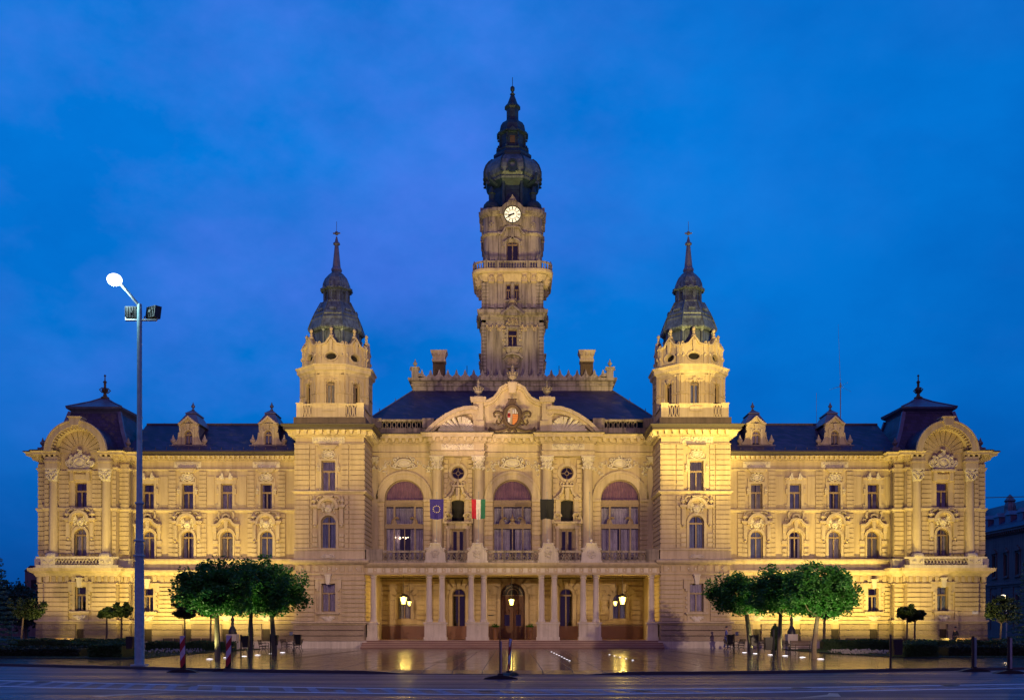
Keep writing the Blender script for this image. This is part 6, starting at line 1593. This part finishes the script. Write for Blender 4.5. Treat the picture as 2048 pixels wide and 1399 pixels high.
# ground lights
disc = MB(); disc.lathe([(.2, 0), (.2, .018), (.16, .02)], 0, 0, 16); 
glass_ = MB(); glass_.lathe([(.17, .018), (.16, .03), (.0, .045)], 0, 0, 16)
dmsh = disc.mesh('ground_light', M['metal']); gmsh = glass_.mesh('lamp_glass', M['disc'], True)
tl = [('round ground light left of the leftmost uplit trunk', 419, 1317.6), ('round ground light between leftmost trunk and second marker post', 453, 1315), ('round ground light beside the middle trunk of the left group', 488, 1312), ('round ground light right of the left group middle trunk', 515, 1309.5), ('round ground light just left of the leaning trunk', 543, 1307), ('round ground light between leaning trunk and dark bench', 565, 1304.5),
      ('round ground light left of the bright green trunk', 1489, 1304.5), ('round ground light right of the bright green trunk', 1511, 1306.5), ('large round ground light left of the right group middle trunk', 1541, 1309), ('round ground light right of the right group middle trunk', 1570, 1311), ('round ground light left of the brown trunk in the right group', 1605, 1314), ('round ground light right of the brown trunk, rightmost', 1641, 1317.5)]
def spot(name, loc, tgt, power, col, ang=60, blend=.6, size=.1):
    l = bpy.data.lights.new(name, 'SPOT'); l.energy = power*1.27; l.color = col; l.spot_size = R(ang); l.spot_blend = blend; l.shadow_soft_size = size
    o = bpy.data.objects.new(name, l); COL.objects.link(o); o.location = loc; o.rotation_euler = (Vector(tgt)-Vector(loc)).to_track_quat('-Z', 'Y').to_euler(); return o
for i, (lb, px, py) in enumerate(tl):
    x, y = gp(px, py); o = link('ground_light', dmsh, None, (x, y, .001)); link('lamp_glass', gmsh, o); tag(o, lb, 'ground light', 'round ground lights under the trees')
    spot('uplight', (x, y, .08), (x+(.4 if px > 1025 else -.2), y, 4), 650, (.95, 1, .40), 84, .8, .12)
sm = MB(); sm.lathe([(.075, 0), (.075, .012)], 0, 0, 10); smm = sm.mesh('floor_light', M['metal']); sg_ = MB(); sg_.lathe([(.06, .012), (.05, .02), (0, .028)], 0, 0, 10); sgm = sg_.mesh('lamp_glass', M['disc'])
for i, (px, py) in enumerate([(1103+36*t/7, 1303+18*(t/7)**1.05) for t in range(8)]):
    x, y = gp(px, py); o = link('floor_light', smm, None, (x, y, .005)); link('lamp_glass', sgm, o); tag(o, 'tiny white floor light in the close row of eight before the steps', 'floor light', 'row of eight small floor lights')
for i, (px, py) in enumerate([(1219, 1308.5), (1229, 1311), (1240, 1313.5), (1252, 1316.5), (1265.5, 1319.5)]):
    x, y = gp(px, py); o = link('floor_light', smm, None, (x, y, .005)); link('lamp_glass', sgm, o); tag(o, 'tiny white floor light in the spaced row of five toward the right', 'floor light', 'row of five small floor lights')
# lamp pedestals (posts rise into the tree crowns)
for px, lb in ((465, 'black cast iron lamp post on white stone block behind the left trees'), (1583, 'black cast iron lamp post on white stone block behind the right trees')):
    d = 74; o = empty('street_lamp', (PX(px, d), d, 0)); tag(o, lb, 'lamp post', 'lamp posts on stone blocks')
    MB().box(-.37, .37, -.37, .37, 0, 1.17).build('pedestal', 'limestone', o)
    m = MB(); m.lathe([(.32, 1.17), (.32, 1.3), (.28, 1.45), (.15, 1.7), (.1, 1.8), (.12, 2.0), (.09, 2.05), (.13, 2.25), (.07, 2.4), (.06, 4.6), (.1, 4.7)], 0, 0, 12); m.build('post', 'iron', o, True)
    m = MB(); m.lathe([(.1, 4.7), (.2, 5.1), (.22, 5.15), (.05, 5.4), (0, 5.5)], 0, 0, 6); m.build('lantern', 'iron', o)
# marker posts
def stripes(h, w, flip):
    a = MB(); b = MB(); n = 4; st = h/n; z0 = .12
    pts = lambda k: (z0+k*st)
    for k in range(n):
        s = .85*st*(1 if flip else -1)
        q = [(-w/2, pts(k)-s*.0), (w/2, pts(k)+s), (w/2, pts(k+1)+s), (-w/2, pts(k+1))]
        q = [(x, max(z0, min(z0+h, z))) for x, z in q]
        (a if k % 2 else b).prism(q, -.02, .02)
    return a, b
def marker(px, py, label, kind, tilt=0, rz=0, h=1.38, w=.2):
    d = GD(py, RZ); o = empty('marker_post', (PX(px, d), d, RZ), rz); tag(o, label, 'traffic marker', 'traffic marker posts on black rubber feet')
    m = MB(); hw = .62
    m.prism([(-hw, 0), (hw*1.02, 0), (hw*.9, .05), (hw*.45, .12), (hw*.15, .14), (-hw*.2, .14), (-hw*.6, .1), (-hw*.92, .04)], -.2, .2); m.box(-.1, .1, -.08, .08, .12, .2); m.build('foot', 'rubber', o)
    if kind == 'stripe':
        a, b = stripes(h, w, rz >= 0); A = a.build('white_stripes', 'whitep', o); B = b.build('red_stripes', 'redp', o); parts = (A, B)
        m = MB(); m.box(-w/2-.012, w/2+.012, .021, .035, .12, h+.12); C_ = m.build('back_board', 'rubber', o); parts += (C_,)
    else:
        m = MB(); m.box(-w/2, 0, -.03, .03, .12, h+.1); A = m.build('board', 'rubber', o); m = MB(); m.box(0.002, w/2, -.05, .02, .12, h+.04); B = m.build('board_edge', 'tealp' if kind == 'teal' else 'metal', o); parts = (A, B)
    for p_ in parts: p_.rotation_euler.y = tilt
    return o
marker(366, 1343.5, 'red and white striped marker board, leftmost on the road', 'stripe', R(-1)); marker(456, 1341.5, 'red and white striped marker board, second from the left on the road', 'stripe', R(1.5))
marker(1001, 1357, 'black marker seen edge on at the plaza centre, upright, nearer one', 'edge', 0, 0, 1.32, .09)
mk = marker(1018, 1350.5, 'leaning striped marker seen almost edge on at plaza centre', 'stripe', R(8), R(72), 1.3, .2)
marker(1948, 1342, 'grey green edged marker board near the right edge', 'teal', 0, 0, 1.38, .19); marker(2019, 1346, 'dark marker board farthest right on the road', 'edge2', 0, 0, 1.38, .17)
# bins on posts
def binpost(px, py, side, label, h=1.3, box=True):
    d = GD(py); o = empty('litter_bin', (PX(px, d), d, 0)); tag(o, label, 'litter bin', 'litter bins on thin posts')
    m = MB(); m.tube([(0, 0, 0), (0, 0, h)], .045, 6); m.box(-.16, .16, -.12, .12, 0, .02); m.build('post', 'iron', o)
    m = MB(); m.tbox(side*.27, .32, .38, -.17, .17, .58, 1.22); 
    for k in range(6): m.box(side*.27-.16+k*.06, side*.27-.14+k*.06, -.185, -.17, .6, 1.2)
    m.build('basket', 'iron', o)
    if box: m = MB(); m.box(-side*.1, -side*.28, -.06, .06, h-.08, h+.14); m.build('bag_dispenser', 'whitep', o)
    return o
binpost(482, 1314, 1, 'dark litter bin between the leftmost and middle trees of the left group', box=False); binpost(541, 1308, 1, 'dark litter bin just left of the leaning tree trunk', box=False)
binpost(588, 1305.5, 1, 'dark litter bin with white bag box next to the left side tower', 1.25)
binpost(1468, 1305.5, -1, 'dark litter bin with white bag box next to the right side tower', 1.25); binpost(1516, 1310, -1, 'dark litter bin beside the bright green tree trunk', box=False); binpost(1547, 1322, -1, 'tall dark litter bin post before the middle tree of the right group', 1.6, box=False)
binpost(1781, 1336, 1, 'dark litter bin on tall post near the road, right of the flower bed', 1.42, False); binpost(271, 1318, -1, 'dark litter bin just behind the floodlight mast', 1.35, False)
# benches
def bench_mb(w=1.3):
    f = MB()
    for s in (1, -1):
        x = s*(w/2-.06)
        f.tube([(x, -.28, 0), (x, -.2, .2), (x, -.24, .42), (x, -.26, .62), (x, .0, .66), (x, .18, .6)], .022, 5); f.tube([(x, .26, 0), (x, .16, .2), (x, .18, .44), (x, .28, .85)], .022, 5)
        f.tube([(x, -.24, .42), (x, .18, .42)], .022, 5); f.tube([(x, -.2, .2), (x, 0, .3), (x, .16, .2)], .018, 5)
    f.tube([(-w/2+.06, .0, .3), (w/2-.06, .0, .3)], .015, 5)
    s_ = MB()
    for k in range(5): s_.box(-w/2, w/2, -.24+k*.09, -.17+k*.09, .43, .46)
    for k in range(4): s_.prism([(-w/2, .52+k*.085), (w/2, .52+k*.085), (w/2, .585+k*.085), (-w/2, .585+k*.085)], .2+k*.022, .225+k*.022)
    return f, s_
bf, bs = bench_mb(1.3); bfm, bsm = bf.mesh('bench', M['iron']), bs.mesh('slats', M['wood'])
bf2, bs2 = bench_mb(.74); bfm2, bsm2 = bf2.mesh('bench', M['iron']), bs2.mesh('slats', M['wood'])
def bench(x, y, rz, label, group, small=False):
    o = link('bench', bfm2 if small else bfm, None, (x, y, 0), rz); link('slats', bsm2 if small else bsm, o); tag(o, label, 'bench', group); return o
G3 = 'benches between the tree rows'
for px, py, rz, lb in ((460, 1309, R(100), 'dark bench behind the second striped marker'), (497, 1303, R(92), 'dark bench beside the clipped cypress in the left tree group'), (527, 1304, R(95), 'dark bench right of the left group middle trunk'), (573, 1300, R(85), 'dark iron bench next to the left side tower foot, opened to the right'), (596, 1301, R(-85), 'dark iron bench facing left at the left side tower foot'),
                       (1457, 1301, R(85), 'dark iron bench at the right side tower foot facing right'), (1478, 1301, R(-85), 'dark iron bench at the right side tower foot facing left'), (1518, 1302, R(-88), 'dark bench behind the bright green trunk'), (1577, 1306, R(95), 'dark bench behind the right group middle trunk'), (1600, 1307, R(-20), 'bench catching bright lamplight beside the brown trunk')):
    x, y = gp(px, py); bench(x, y, rz, lb, G3)
G4 = 'small benches in a row along the wall'
for i, px in enumerate(list(range(60, 260, 27))+[333, 355, 389, 411]+[1440+13, 1661+42, 1727, 1748, 1772, 1796, 1819, 1891, 1925, 1947, 1972, 1998]):
    if px == 1453: continue
    side = 'left' if px < 1000 else 'right'
    bench(PX(px, 74.5), 74.5, 0, 'small dark bench in the row below the %s %s wall' % (side, 'pavilion' if px < 262 or px > 1790 else 'wing'), G4+(' of the left pavilion' if px < 262 else ' of the left wing' if px < 1000 else ' of the right wing' if px < 1790 else ' of the right pavilion'), True)
# street lamp beyond, lit
d = 110; o = empty('street_lamp', (PX(2013, d), d, 0)); tag(o, 'small lit lamp post in the side street right of the town hall', 'lamp post'); MB().tube([(0, 0, 0), (0, 0, 4.9), (-.1, 0, 5.1), (-.35, 0, 5.15)], .07, 6).build('pole', 'metal', o)
MB().ball((-.4, 0, 5.1), .15, 8, 1.3, 1, .6).build('lamp_glass', emit('street_lamp_glass', (1, .85, .6), 2.5), o)
l = bpy.data.lights.new('street_glow', 'POINT'); l.energy = 250; l.color = (1, .75, .4); l.shadow_soft_size = .2; lo = bpy.data.objects.new('street_glow', l); COL.objects.link(lo); lo.location = (PX(2008, d), d-.2, 4.8)
# overhead wire
MB().tube([(PX(1974, 82)+0.0, 82.5, PZ(993, 82)), (50, 80, PZ(996, 82)+.1), (70, 76, PZ(1000, 82)+.6)], .03, 4).build('overhead_wire', 'iron'); tag(bpy.data.objects['overhead_wire'], 'thin dark wire running from the right pavilion to the right edge', 'cable')
# roof aerials
for px, y0, y1, r_, lb in ((1681, 648, 850, .03, 'tall thin radio aerial above the right wing roof'), (1633, 785, 850, .02, 'short faint aerial left of the tall one on the right wing roof')):
    d = 87; m = MB(); zb_, zm_, zt_ = PZ(850, d), PZ(772, d), PZ(y0, d)
    if y0 < 700:
        m.tube([(0, 0, zb_-.4), (0, 0, zm_)], .045, 5); m.tube([(0, 0, zm_), (-.2, 0, zt_)], .022, 4, .008); m.lathe([(.07, zm_-.1), (.1, zm_), (.05, zm_+.3)], 0, 0, 6)
        for a in range(4): m.tube([(0, 0, zm_), (1.1*cos(a*pi/2+.3), 1.1*sin(a*pi/2+.3), zm_+(.1 if a % 2 else -.4))], .01, 4)
    else: m.tube([(0, 0, zb_-.4), (0, 0, zt_)], .015, 4)
    o = m.build('aerial', 'metal', None, False, (PX(px, d), d, 0)); tag(o, lb, 'aerial')
# house number plate
m = MB(); m.box(-.24, .24, -.02, 0, -.12, .12); o = m.build('street_sign', 'whitep', None, False, (PX(1950, 80.5), 80.46, PZ(1224, 80.5))); tag(o, 'small white street name plate on the right pavilion wall', 'sign')
# flags --------------------------------------------------------------
def flag(px, mats, label, has=True):
    d = 80.15; x = PX(px, d); z = lambda y: PZ(y, d); o = empty('flag' if has else 'flagpole', (x, d, z(1085))); tag(o, label, 'flag' if has else 'flagpole', 'flagpoles on the balcony pedestals'); b = z(1085)
    m = MB(); m.tube([(0, 0, -.1), (0, 0, z(985)-b)], .022, 6); m.ball((0, 0, z(984)-b), .05, 6); m.build('pole', 'metal', o)
    if not has: return
    w = 1.12; h = z(998)-z(1037.5); top = z(998)-b; n = len(mats)
    m = MB(); m.tube([(-w/2, -.03, top), (w/2, -.03, top)], .018, 5); m.build('crossbar', 'metal', o)
    for k, mt in enumerate(mats):
        vs = []; fs = []; N = 12
        for i in range(N+1):
            u = (k+i/N)/n; X_ = -w/2+w*u
            for j in range(9):
                v = j/8; yy = -.06+.09*v*sin(u*11+px)+.05*v*sin(u*23+1); vs.append((X_*(1-.05*v), yy, top-h*v-.04*v*sin(u*7+px*.3)))
        for i in range(N):
            for j in range(8): fs.append((i*9+j, i*9+j+1, i*9+10+j, i*9+9+j))
        m = MB().add(vs, fs); c = m.build('cloth' if n == 1 else 'cloth_stripe', mt, o)
    return o, top, h
M['euro'] = plain('blue_flag_cloth', (.035, .02, .26), .8, bmp=0); M['green'] = plain('green_flag_cloth', (.02, .16, .09), .8, bmp=0); M['flagw'] = plain('white_flag_cloth', (.72, .66, .72), .8, bmp=0); M['flagr'] = plain('red_flag_cloth', (.5, .012, .04), .8, bmp=0); M['flagk'] = plain('black_flag_cloth', (.012, .012, .014), .8, bmp=0)
o, top, h = flag(873.5, ['euro'], 'dark blue flag with ring of twelve gold stars on the balcony')
m = MB()
for i in range(12):
    a = i*pi/6; cx_, cz_ = .27*cos(a), top-h*.5+.27*sin(a); P_ = []
    for q in range(10):
        r = .055 if q % 2 == 0 else .024; t = pi/2+q*pi/5; P_.append((cx_+r*cos(t), cz_+r*sin(t)))
    m.prism(P_, -.125, -.115)
m.build('stars', plain('gold_star_cloth', (.75, .62, .3), .7, bmp=0), o)
flag(957, ['flagr', 'flagw', 'green'], 'flag hung with upright red, white and green stripes on the balcony'); flag(1094, ['flagk'], 'black mourning flag on the balcony right of the middle arch'); flag(1179.5, [], 'bare flagpole without flag on the rightmost balcony pedestal', False)
# hanging lanterns ----------------------------------------------------
def lantern(px, py, d, label, sc=1.0):
    x, z = PX(px, d), PZ(py, d); o = empty('hanging_lantern', (x, d, z)); tag(o, label, 'lantern', 'lit lanterns hanging in the portico')
    m = MB(); m.tube([(0, 0, .3*sc), (0, 0, 6.0-z)], .02, 5); m.lathe([(.26, .16), (.3, .2), (.12, .36), (.04, .42)], 0, 0, 6, 0, False, 0, sc); m.lathe([(.12, -.3), (.08, -.36), (.0, -.42)], 0, 0, 6, 0, False, 0, sc)
    for k in range(6): a = k*pi/3; m.tube([(.24*sc*cos(a), .24*sc*sin(a), .18*sc), (.13*sc*cos(a), .13*sc*sin(a), -.3*sc)], .012, 4)
    m.build('metal_frame', 'iron', o); m = MB(); m.lathe([(.12, -.3), (.23, .16)], 0, 0, 6, 0, False, 0, sc); m.build('lantern_glass', 'lantern', o)
    return x, z
lan = [(*lantern(807, 1198.5, 82.6, 'lit yellow lantern hanging in the left bay of the portico, brighter front one', 1.25), 82.6), (*lantern(1023, 1202, 82.6, 'lit yellow lantern hanging before the entrance door'), 82.6), (*lantern(1245, 1198.5, 82.6, 'lit yellow lantern hanging in the right bay of the portico, brighter front one', 1.25), 82.6), (*lantern(818.5, 1205, 86.3, 'dimmer lantern behind the front one in the left bay of the portico', .8), 86.3), (*lantern(1230.5, 1205, 86.3, 'dimmer lantern behind the front one in the right bay of the portico', .8), 86.3)]
# planters and plaque by the door
for px, s in ((987, 1), (1062, -1)):
    x = PX(px+(4 if s > 0 else -2), 86.8); o = empty('planter', (x, 86.8, .62)); tag(o, 'tall tub with green plant %s of the entrance door' % ('left' if s > 0 else 'right'), 'planter', 'planters beside the entrance door')
    m = MB(); m.lathe([(.2, 0), (.26, .9), (.3, .95), (.26, 1.0)], 0, 0, 10); m.build('tub', 'step', o); m = MB(); rg = random.Random(px)
    for i in range(260): leaf(m, (rg.gauss(0, .16), rg.gauss(0, .16), 1.05+abs(rg.gauss(0, .12))), .1, rg, 1)
    m.build('plant', 'leaf', o)
m = MB(); m.box(-.24, .24, -.03, 0, -.16, .16); tag(m.build('plaque', 'iron', None, False, (PX(982, 88), 87.9, PZ(1232, 88))), 'small dark plaque on the wall left of the entrance door', 'plaque')
# chandelier glimpsed through the left arched window
o = empty('chandelier', (PX(805, 85.6), 85.5, PZ(1072, 85.6))); tag(o, 'lit chandelier seen through the left big arched window', 'chandelier'); m = MB(); m.tube([(0, 0, 0), (0, 0, 3)], .02, 4); m.tube([(.5*cos(a), .12*sin(a), -.1) for a in [2*pi*i/12 for i in range(13)]], .02, 4); m.build('arms', 'bronze', o)
m = MB()
for i, a in enumerate((-.55, -.18, .1, .3, .52)): m.ball((a, -.3, -.12-.05*(i % 2)), .09 if i in (1, 3) else .045, 8)
m.build('bulbs', 'bulb', o, True)
# ================================================================== PEOPLE
def person(px, d, label, top, legs, face=0, h=1.74, stride=.12):
    o = empty('person', (PX(px, d), d, 0), face); tag(o, label, 'person'); k = h/1.74
    def skin(name, V, E, Rr, mat, parent):
        me = bpy.data.meshes.new(name); me.from_pydata([tuple(c*k for c in v) for v in V], E, []); ob = bpy.data.objects.new(name, me); COL.objects.link(ob)
        sm_ = ob.modifiers.new('skin', 'SKIN'); 
        for i, sv in enumerate(me.skin_vertices[0].data): sv.radius = (Rr[i][0]*k, Rr[i][1]*k) if isinstance(Rr[i], tuple) else (Rr[i]*k, Rr[i]*k)
        me.skin_vertices[0].data[0].use_root = True
        ss = ob.modifiers.new('sub', 'SUBSURF'); ss.levels = 1; ss.render_levels = 1
        bpy.context.view_layer.update(); m2 = bpy.data.meshes.new_from_object(ob.evaluated_get(bpy.context.evaluated_depsgraph_get())); bpy.data.objects.remove(ob)
        m2.materials.clear(); m2.materials.append(M[mat]); [setattr(p, 'use_smooth', True) for p in m2.polygons]; return link(name, m2, parent)
    s = stride
    V = [(0, 0, .93), (0, 0, 1.15), (0, 0, 1.38), (0, -.005, 1.5), (0, -.02, 1.6), (0, -.02, 1.7), (.19, 0, 1.4), (.25, .03+s*.4, 1.13), (.26, -.08+s*.5, .9), (-.19, 0, 1.4), (-.25, .03-s*.4, 1.13), (-.26, -.08-s*.5, .9),
         (.1, 0, .88), (.11, -s, .48), (.11, -s*1.2+.05, .08), (.11, -s*1.2-.12, .03), (-.1, 0, .88), (-.11, s*.6, .48), (-.11, s*1.6, .1), (-.11, s*1.6-.16, .03)]
    E = [(0,1),(1,2),(2,3),(3,4),(4,5),(2,6),(6,7),(7,8),(2,9),(9,10),(10,11),(0,12),(12,13),(13,14),(14,15),(0,16),(16,17),(17,18),(18,19)]
    Rr = [(.15,.1),(.13,.09),(.16,.1),.05,(.075,.095),(.07,.085),.055,.042,.032,.055,.042,.032,.085,.06,.04,.035,.085,.06,.04,.035]
    body = skin('body', V, E, Rr, 'skin', o)
    m = MB(); m.ball((0, -.115*k, 1.62*k), .016, 6)
    for q in (-1, 1):
        m.ball((q*.03, -.1*k, 1.65*k), .011, 5); m.ball((q*.078, -.02, 1.63*k), .018, 6)
        for j in range(5): m.tube([(q*.26*k+(j-2)*.014, (-.08+q*s*.5)*k, .88*k), (q*.262*k+(j-2)*.016, (-.095+q*s*.5)*k, .83*k), (q*.26*k+(j-2)*.014, (-.115+q*s*.5)*k, (.79+.006*abs(j-2))*k)], .009, 5, .006)
    m.build('hands_and_face', 'skin', body)
    m = MB(); m.ball((0, -.0, 1.69*k), .1, 9, .85, 1, .85); m.build('hair', 'cloth_dark', o, True)
    skin('jacket', V[:3]+V[6:8]+V[9:11]+[(.256, -.03+s*.45, 1.0), (-.256, -.03-s*.45, 1.0)], [(0,1),(1,2),(2,3),(3,4),(2,5),(5,6),(4,7),(6,8)], [(.18,.13),(.16,.12),(.18,.12),.072,.058,.072,.058,.05,.05], top, o)
    skin('trousers', [V[0], V[12], V[13], V[14], V[16], V[17], V[18]], [(0,1),(1,2),(2,3),(0,4),(4,5),(5,6)], [(.16,.12),.1,.075,.06,.1,.075,.06], legs, o)
person(1453, 76.5, 'person in blue jacket walking past the right side tower', 'cloth_blue', 'cloth_blue', R(75)); person(1911, 78.6, 'person in dark clothes walking along the right pavilion wall', 'cloth_dark', 'cloth_dark', R(-80), 1.7)
# ================================================================== SKY / LIGHT / CAMERA
w = bpy.data.worlds.new('World'); scn.world = w; w.use_nodes = True; nt = w.node_tree; bg = nt.nodes['Background']
tc = nt.nodes.new('ShaderNodeTexCoord'); gen = tc.outputs['Generated']
sx = nt.nodes.new('ShaderNodeSeparateXYZ'); nt.links.new(gen, sx.inputs[0])
sky = ramp(nt, sx.outputs['Z'], [(0.0, (.002, .05, .25)), (.08, (.0012, .10, .42)), (.2, (.001, .165, .62)), (.42, (.001, .19, .70)), (1.0, (.001, .13, .50))])
# clouds: planar projection of the direction
dv = nt.nodes.new('ShaderNodeMath'); dv.operation = 'MAXIMUM'; dv.inputs[1].default_value = .06; nt.links.new(sx.outputs['Z'], dv.inputs[0])
mapc = nt.nodes.new('ShaderNodeMapping'); mapc.inputs['Location'].default_value = (1.15, .2, .3); mapc.inputs['Rotation'].default_value = (0, R(-35), R(0)); mapc.inputs['Scale'].default_value = (1.0, 1.2, 1.6); nt.links.new(gen, mapc.inputs['Vector'])
cn = noise(nt, mapc.outputs[0], 5.0, 9, .58); cn2 = noise(nt, mapc.outputs[0], 2.2, 3, .5)
mm = nt.nodes.new('ShaderNodeMath'); mm.operation = 'MULTIPLY_ADD'; nt.links.new(cn2, mm.inputs[0]); mm.inputs[1].default_value = .5; nt.links.new(cn, mm.inputs[2])
# cloud patch sits mostly upper left of the tower
dx = nt.nodes.new('ShaderNodeVectorMath'); dx.operation = 'DOT_PRODUCT'; nt.links.new(gen, dx.inputs[0]); dx.inputs[1].default_value = Vector((-.19, .88, .43)).normalized()
cf = ramp(nt, dx.outputs['Value'], [(.93, (.14,)*3), (.985, (1,)*3)])
cm = mixc(nt, ramp(nt, mm.outputs[0], [(.66, (0, 0, 0)), (.95, (1, 1, 1))]), cf, 1.0, 'MULTIPLY')
col = mixc(nt, sky, (.055, .20, .80), cm)
dk = ramp(nt, noise(nt, mapc.outputs[0], 3.4, 8, .6), [(.34, (.72, .80, .88)), (.6, (1.08, 1.05, 1.04))])
col = mixc(nt, col, dk, 1.0, 'MULTIPLY')
col = mixc(nt, col, ramp(nt, dx.outputs['Value'], [(.80, (.80, .82, .86)), (.93, (1, 1, 1))]), 1.0, 'MULTIPLY')
by = nt.nodes.new('ShaderNodeMath'); by.operation = 'MULTIPLY'; by.inputs[1].default_value = -1; nt.links.new(sx.outputs['Y'], by.inputs[0])
back = ramp(nt, by.outputs[0], [(.05, (0, 0, 0)), (.6, (1, 1, 1))])      # purple fill glow added to the unseen sky behind the camera
col = mixc(nt, col, (.20, .095, .26), mixc(nt, back, (.9, .9, .9), 1.0, 'MULTIPLY'))
nt.links.new(col, bg.inputs['Color']); bg.inputs['Strength'].default_value = 1.0
SOD = (1, .755, .17); WARM = (1, .70, .43)
for s in (-1, 1):
    # wing uplights behind the hedge, close to the wall
    for x in (20.9, 23.6, 26.4, 29.4): spot('wing_floodlight', (s*x, 77.0, .35), (s*x*1.01, 82, 7.4), 1500*(1.0 if s < 0 else 1.15), SOD, 112, .75, .08)
    for x in (20.5, 28.5): spot('upper_wall_fill', (s*x, 67, .35), (s*(x+.8), 82, 12.5), 3600, SOD, 44, .8, .12)  # added unseen spots that brighten the upper wing walls
    # pavilion
    spot('pavilion_floodlight', (s*33.0, 73.5, .4), (s*34.6, 81, 6.5), 1500, SOD, 110, .8, .1)
    spot('pavilion_floodlight', (s*32.0, 67, .4), (s*35.0, 81, 13), 2900, SOD, 44, .7, .15)
    spot('pavilion_floodlight', (s*38.5, 68.5, .5), (s*35.5, 81, 9), 1400, WARM, 70, .7, .15)
    # side towers and centre, from the ground
    spot('tower_floodlight', (s*17.2, 66, .6), (s*14.8, 82, 22.5), 30000 if s > 0 else 10000, SOD, 34, .6, .15)
    spot('centre_flood_and_fill', (s*9.5, 63, .6), (s*6, 84.5, 19), 12000 if s > 0 else 9500, SOD, 38, .7, .15)
spot('side_tower_floodlight', (24.1, 30, 8.9), (14.9, 82, 22.3), 78000, (1, .74, .16), 13, .5, .2)
spot('side_tower_floodlight', (mx+.5, 45.7, 14), (-14.9, 82, 22), 24000, (1, .74, .18), 18, .5, .2)
spot('centre_flood_and_fill', (0, 60, .5), (0, 84.5, 16.5), 5200, SOD, 44, .8, .2)  # added fill for the dim zone between the outer two
spot('risalit_floodlight', (20.5, 66, .6), (15, 80, 14), 5500, SOD, 36, .8, .15)
spot('right_mast_floodlight', (24.1, 30, 8.6), (1, 84, 15), 30000, WARM, 62, .5, .2)
spot('mast_floodlight', (mx+.3, 45.7, 13.8), (-7, 84, 12), 9500, (1, .68, .42), 70, .5, .25)
for s in (-1, 1):
    spot('roof_floodlight', (s*2.6, 92.6, 24.6), (0, 100.5, 35.5), 1000, SOD, 60, .8, .1)
spot('clock_tower_floodlight', (-8, 60, 1.5), (0, 100, 33), 15000, (1, .64, .56), 17, .5, .2)
for x, z, d in lan:
    l = bpy.data.lights.new('lantern_glow', 'POINT'); l.energy = 190 if d < 84 else 50; l.color = (1, .66, .13); l.shadow_soft_size = .12; o = bpy.data.objects.new('lantern_glow', l); COL.objects.link(o); o.location = (x, d-.45, z)
l = bpy.data.lights.new('mast_lamp_glow', 'POINT'); l.energy = 230; l.color = (.6, .95, 1); l.shadow_soft_size = .3; o = bpy.data.objects.new('mast_lamp_glow', l); COL.objects.link(o); o.location = (mx+lx, dm_-.62, lz-.5)
cam = bpy.data.cameras.new('camera'); co = bpy.data.objects.new('camera', cam); COL.objects.link(co); scn.camera = co
co.location = (0, 0, HC); co.rotation_euler = (R(90), 0, 0); cam.sensor_width = 36; cam.lens = F/2048*36; cam.clip_end = 5000; cam.clip_start = .5
cam.shift_x = -(CX-1024)/2048; cam.shift_y = (HOR-699.5)/2048
scn.view_settings.view_transform = 'Standard'; scn.view_settings.look = 'None'; scn.view_settings.exposure = 0; scn.view_settings.gamma = 1
scn.cycles.max_bounces = 6; scn.cycles.transparent_max_bounces = 8; scn.cycles.caustics_reflective = False; scn.cycles.caustics_refractive = False; scn.cycles.sample_clamp_indirect = 3
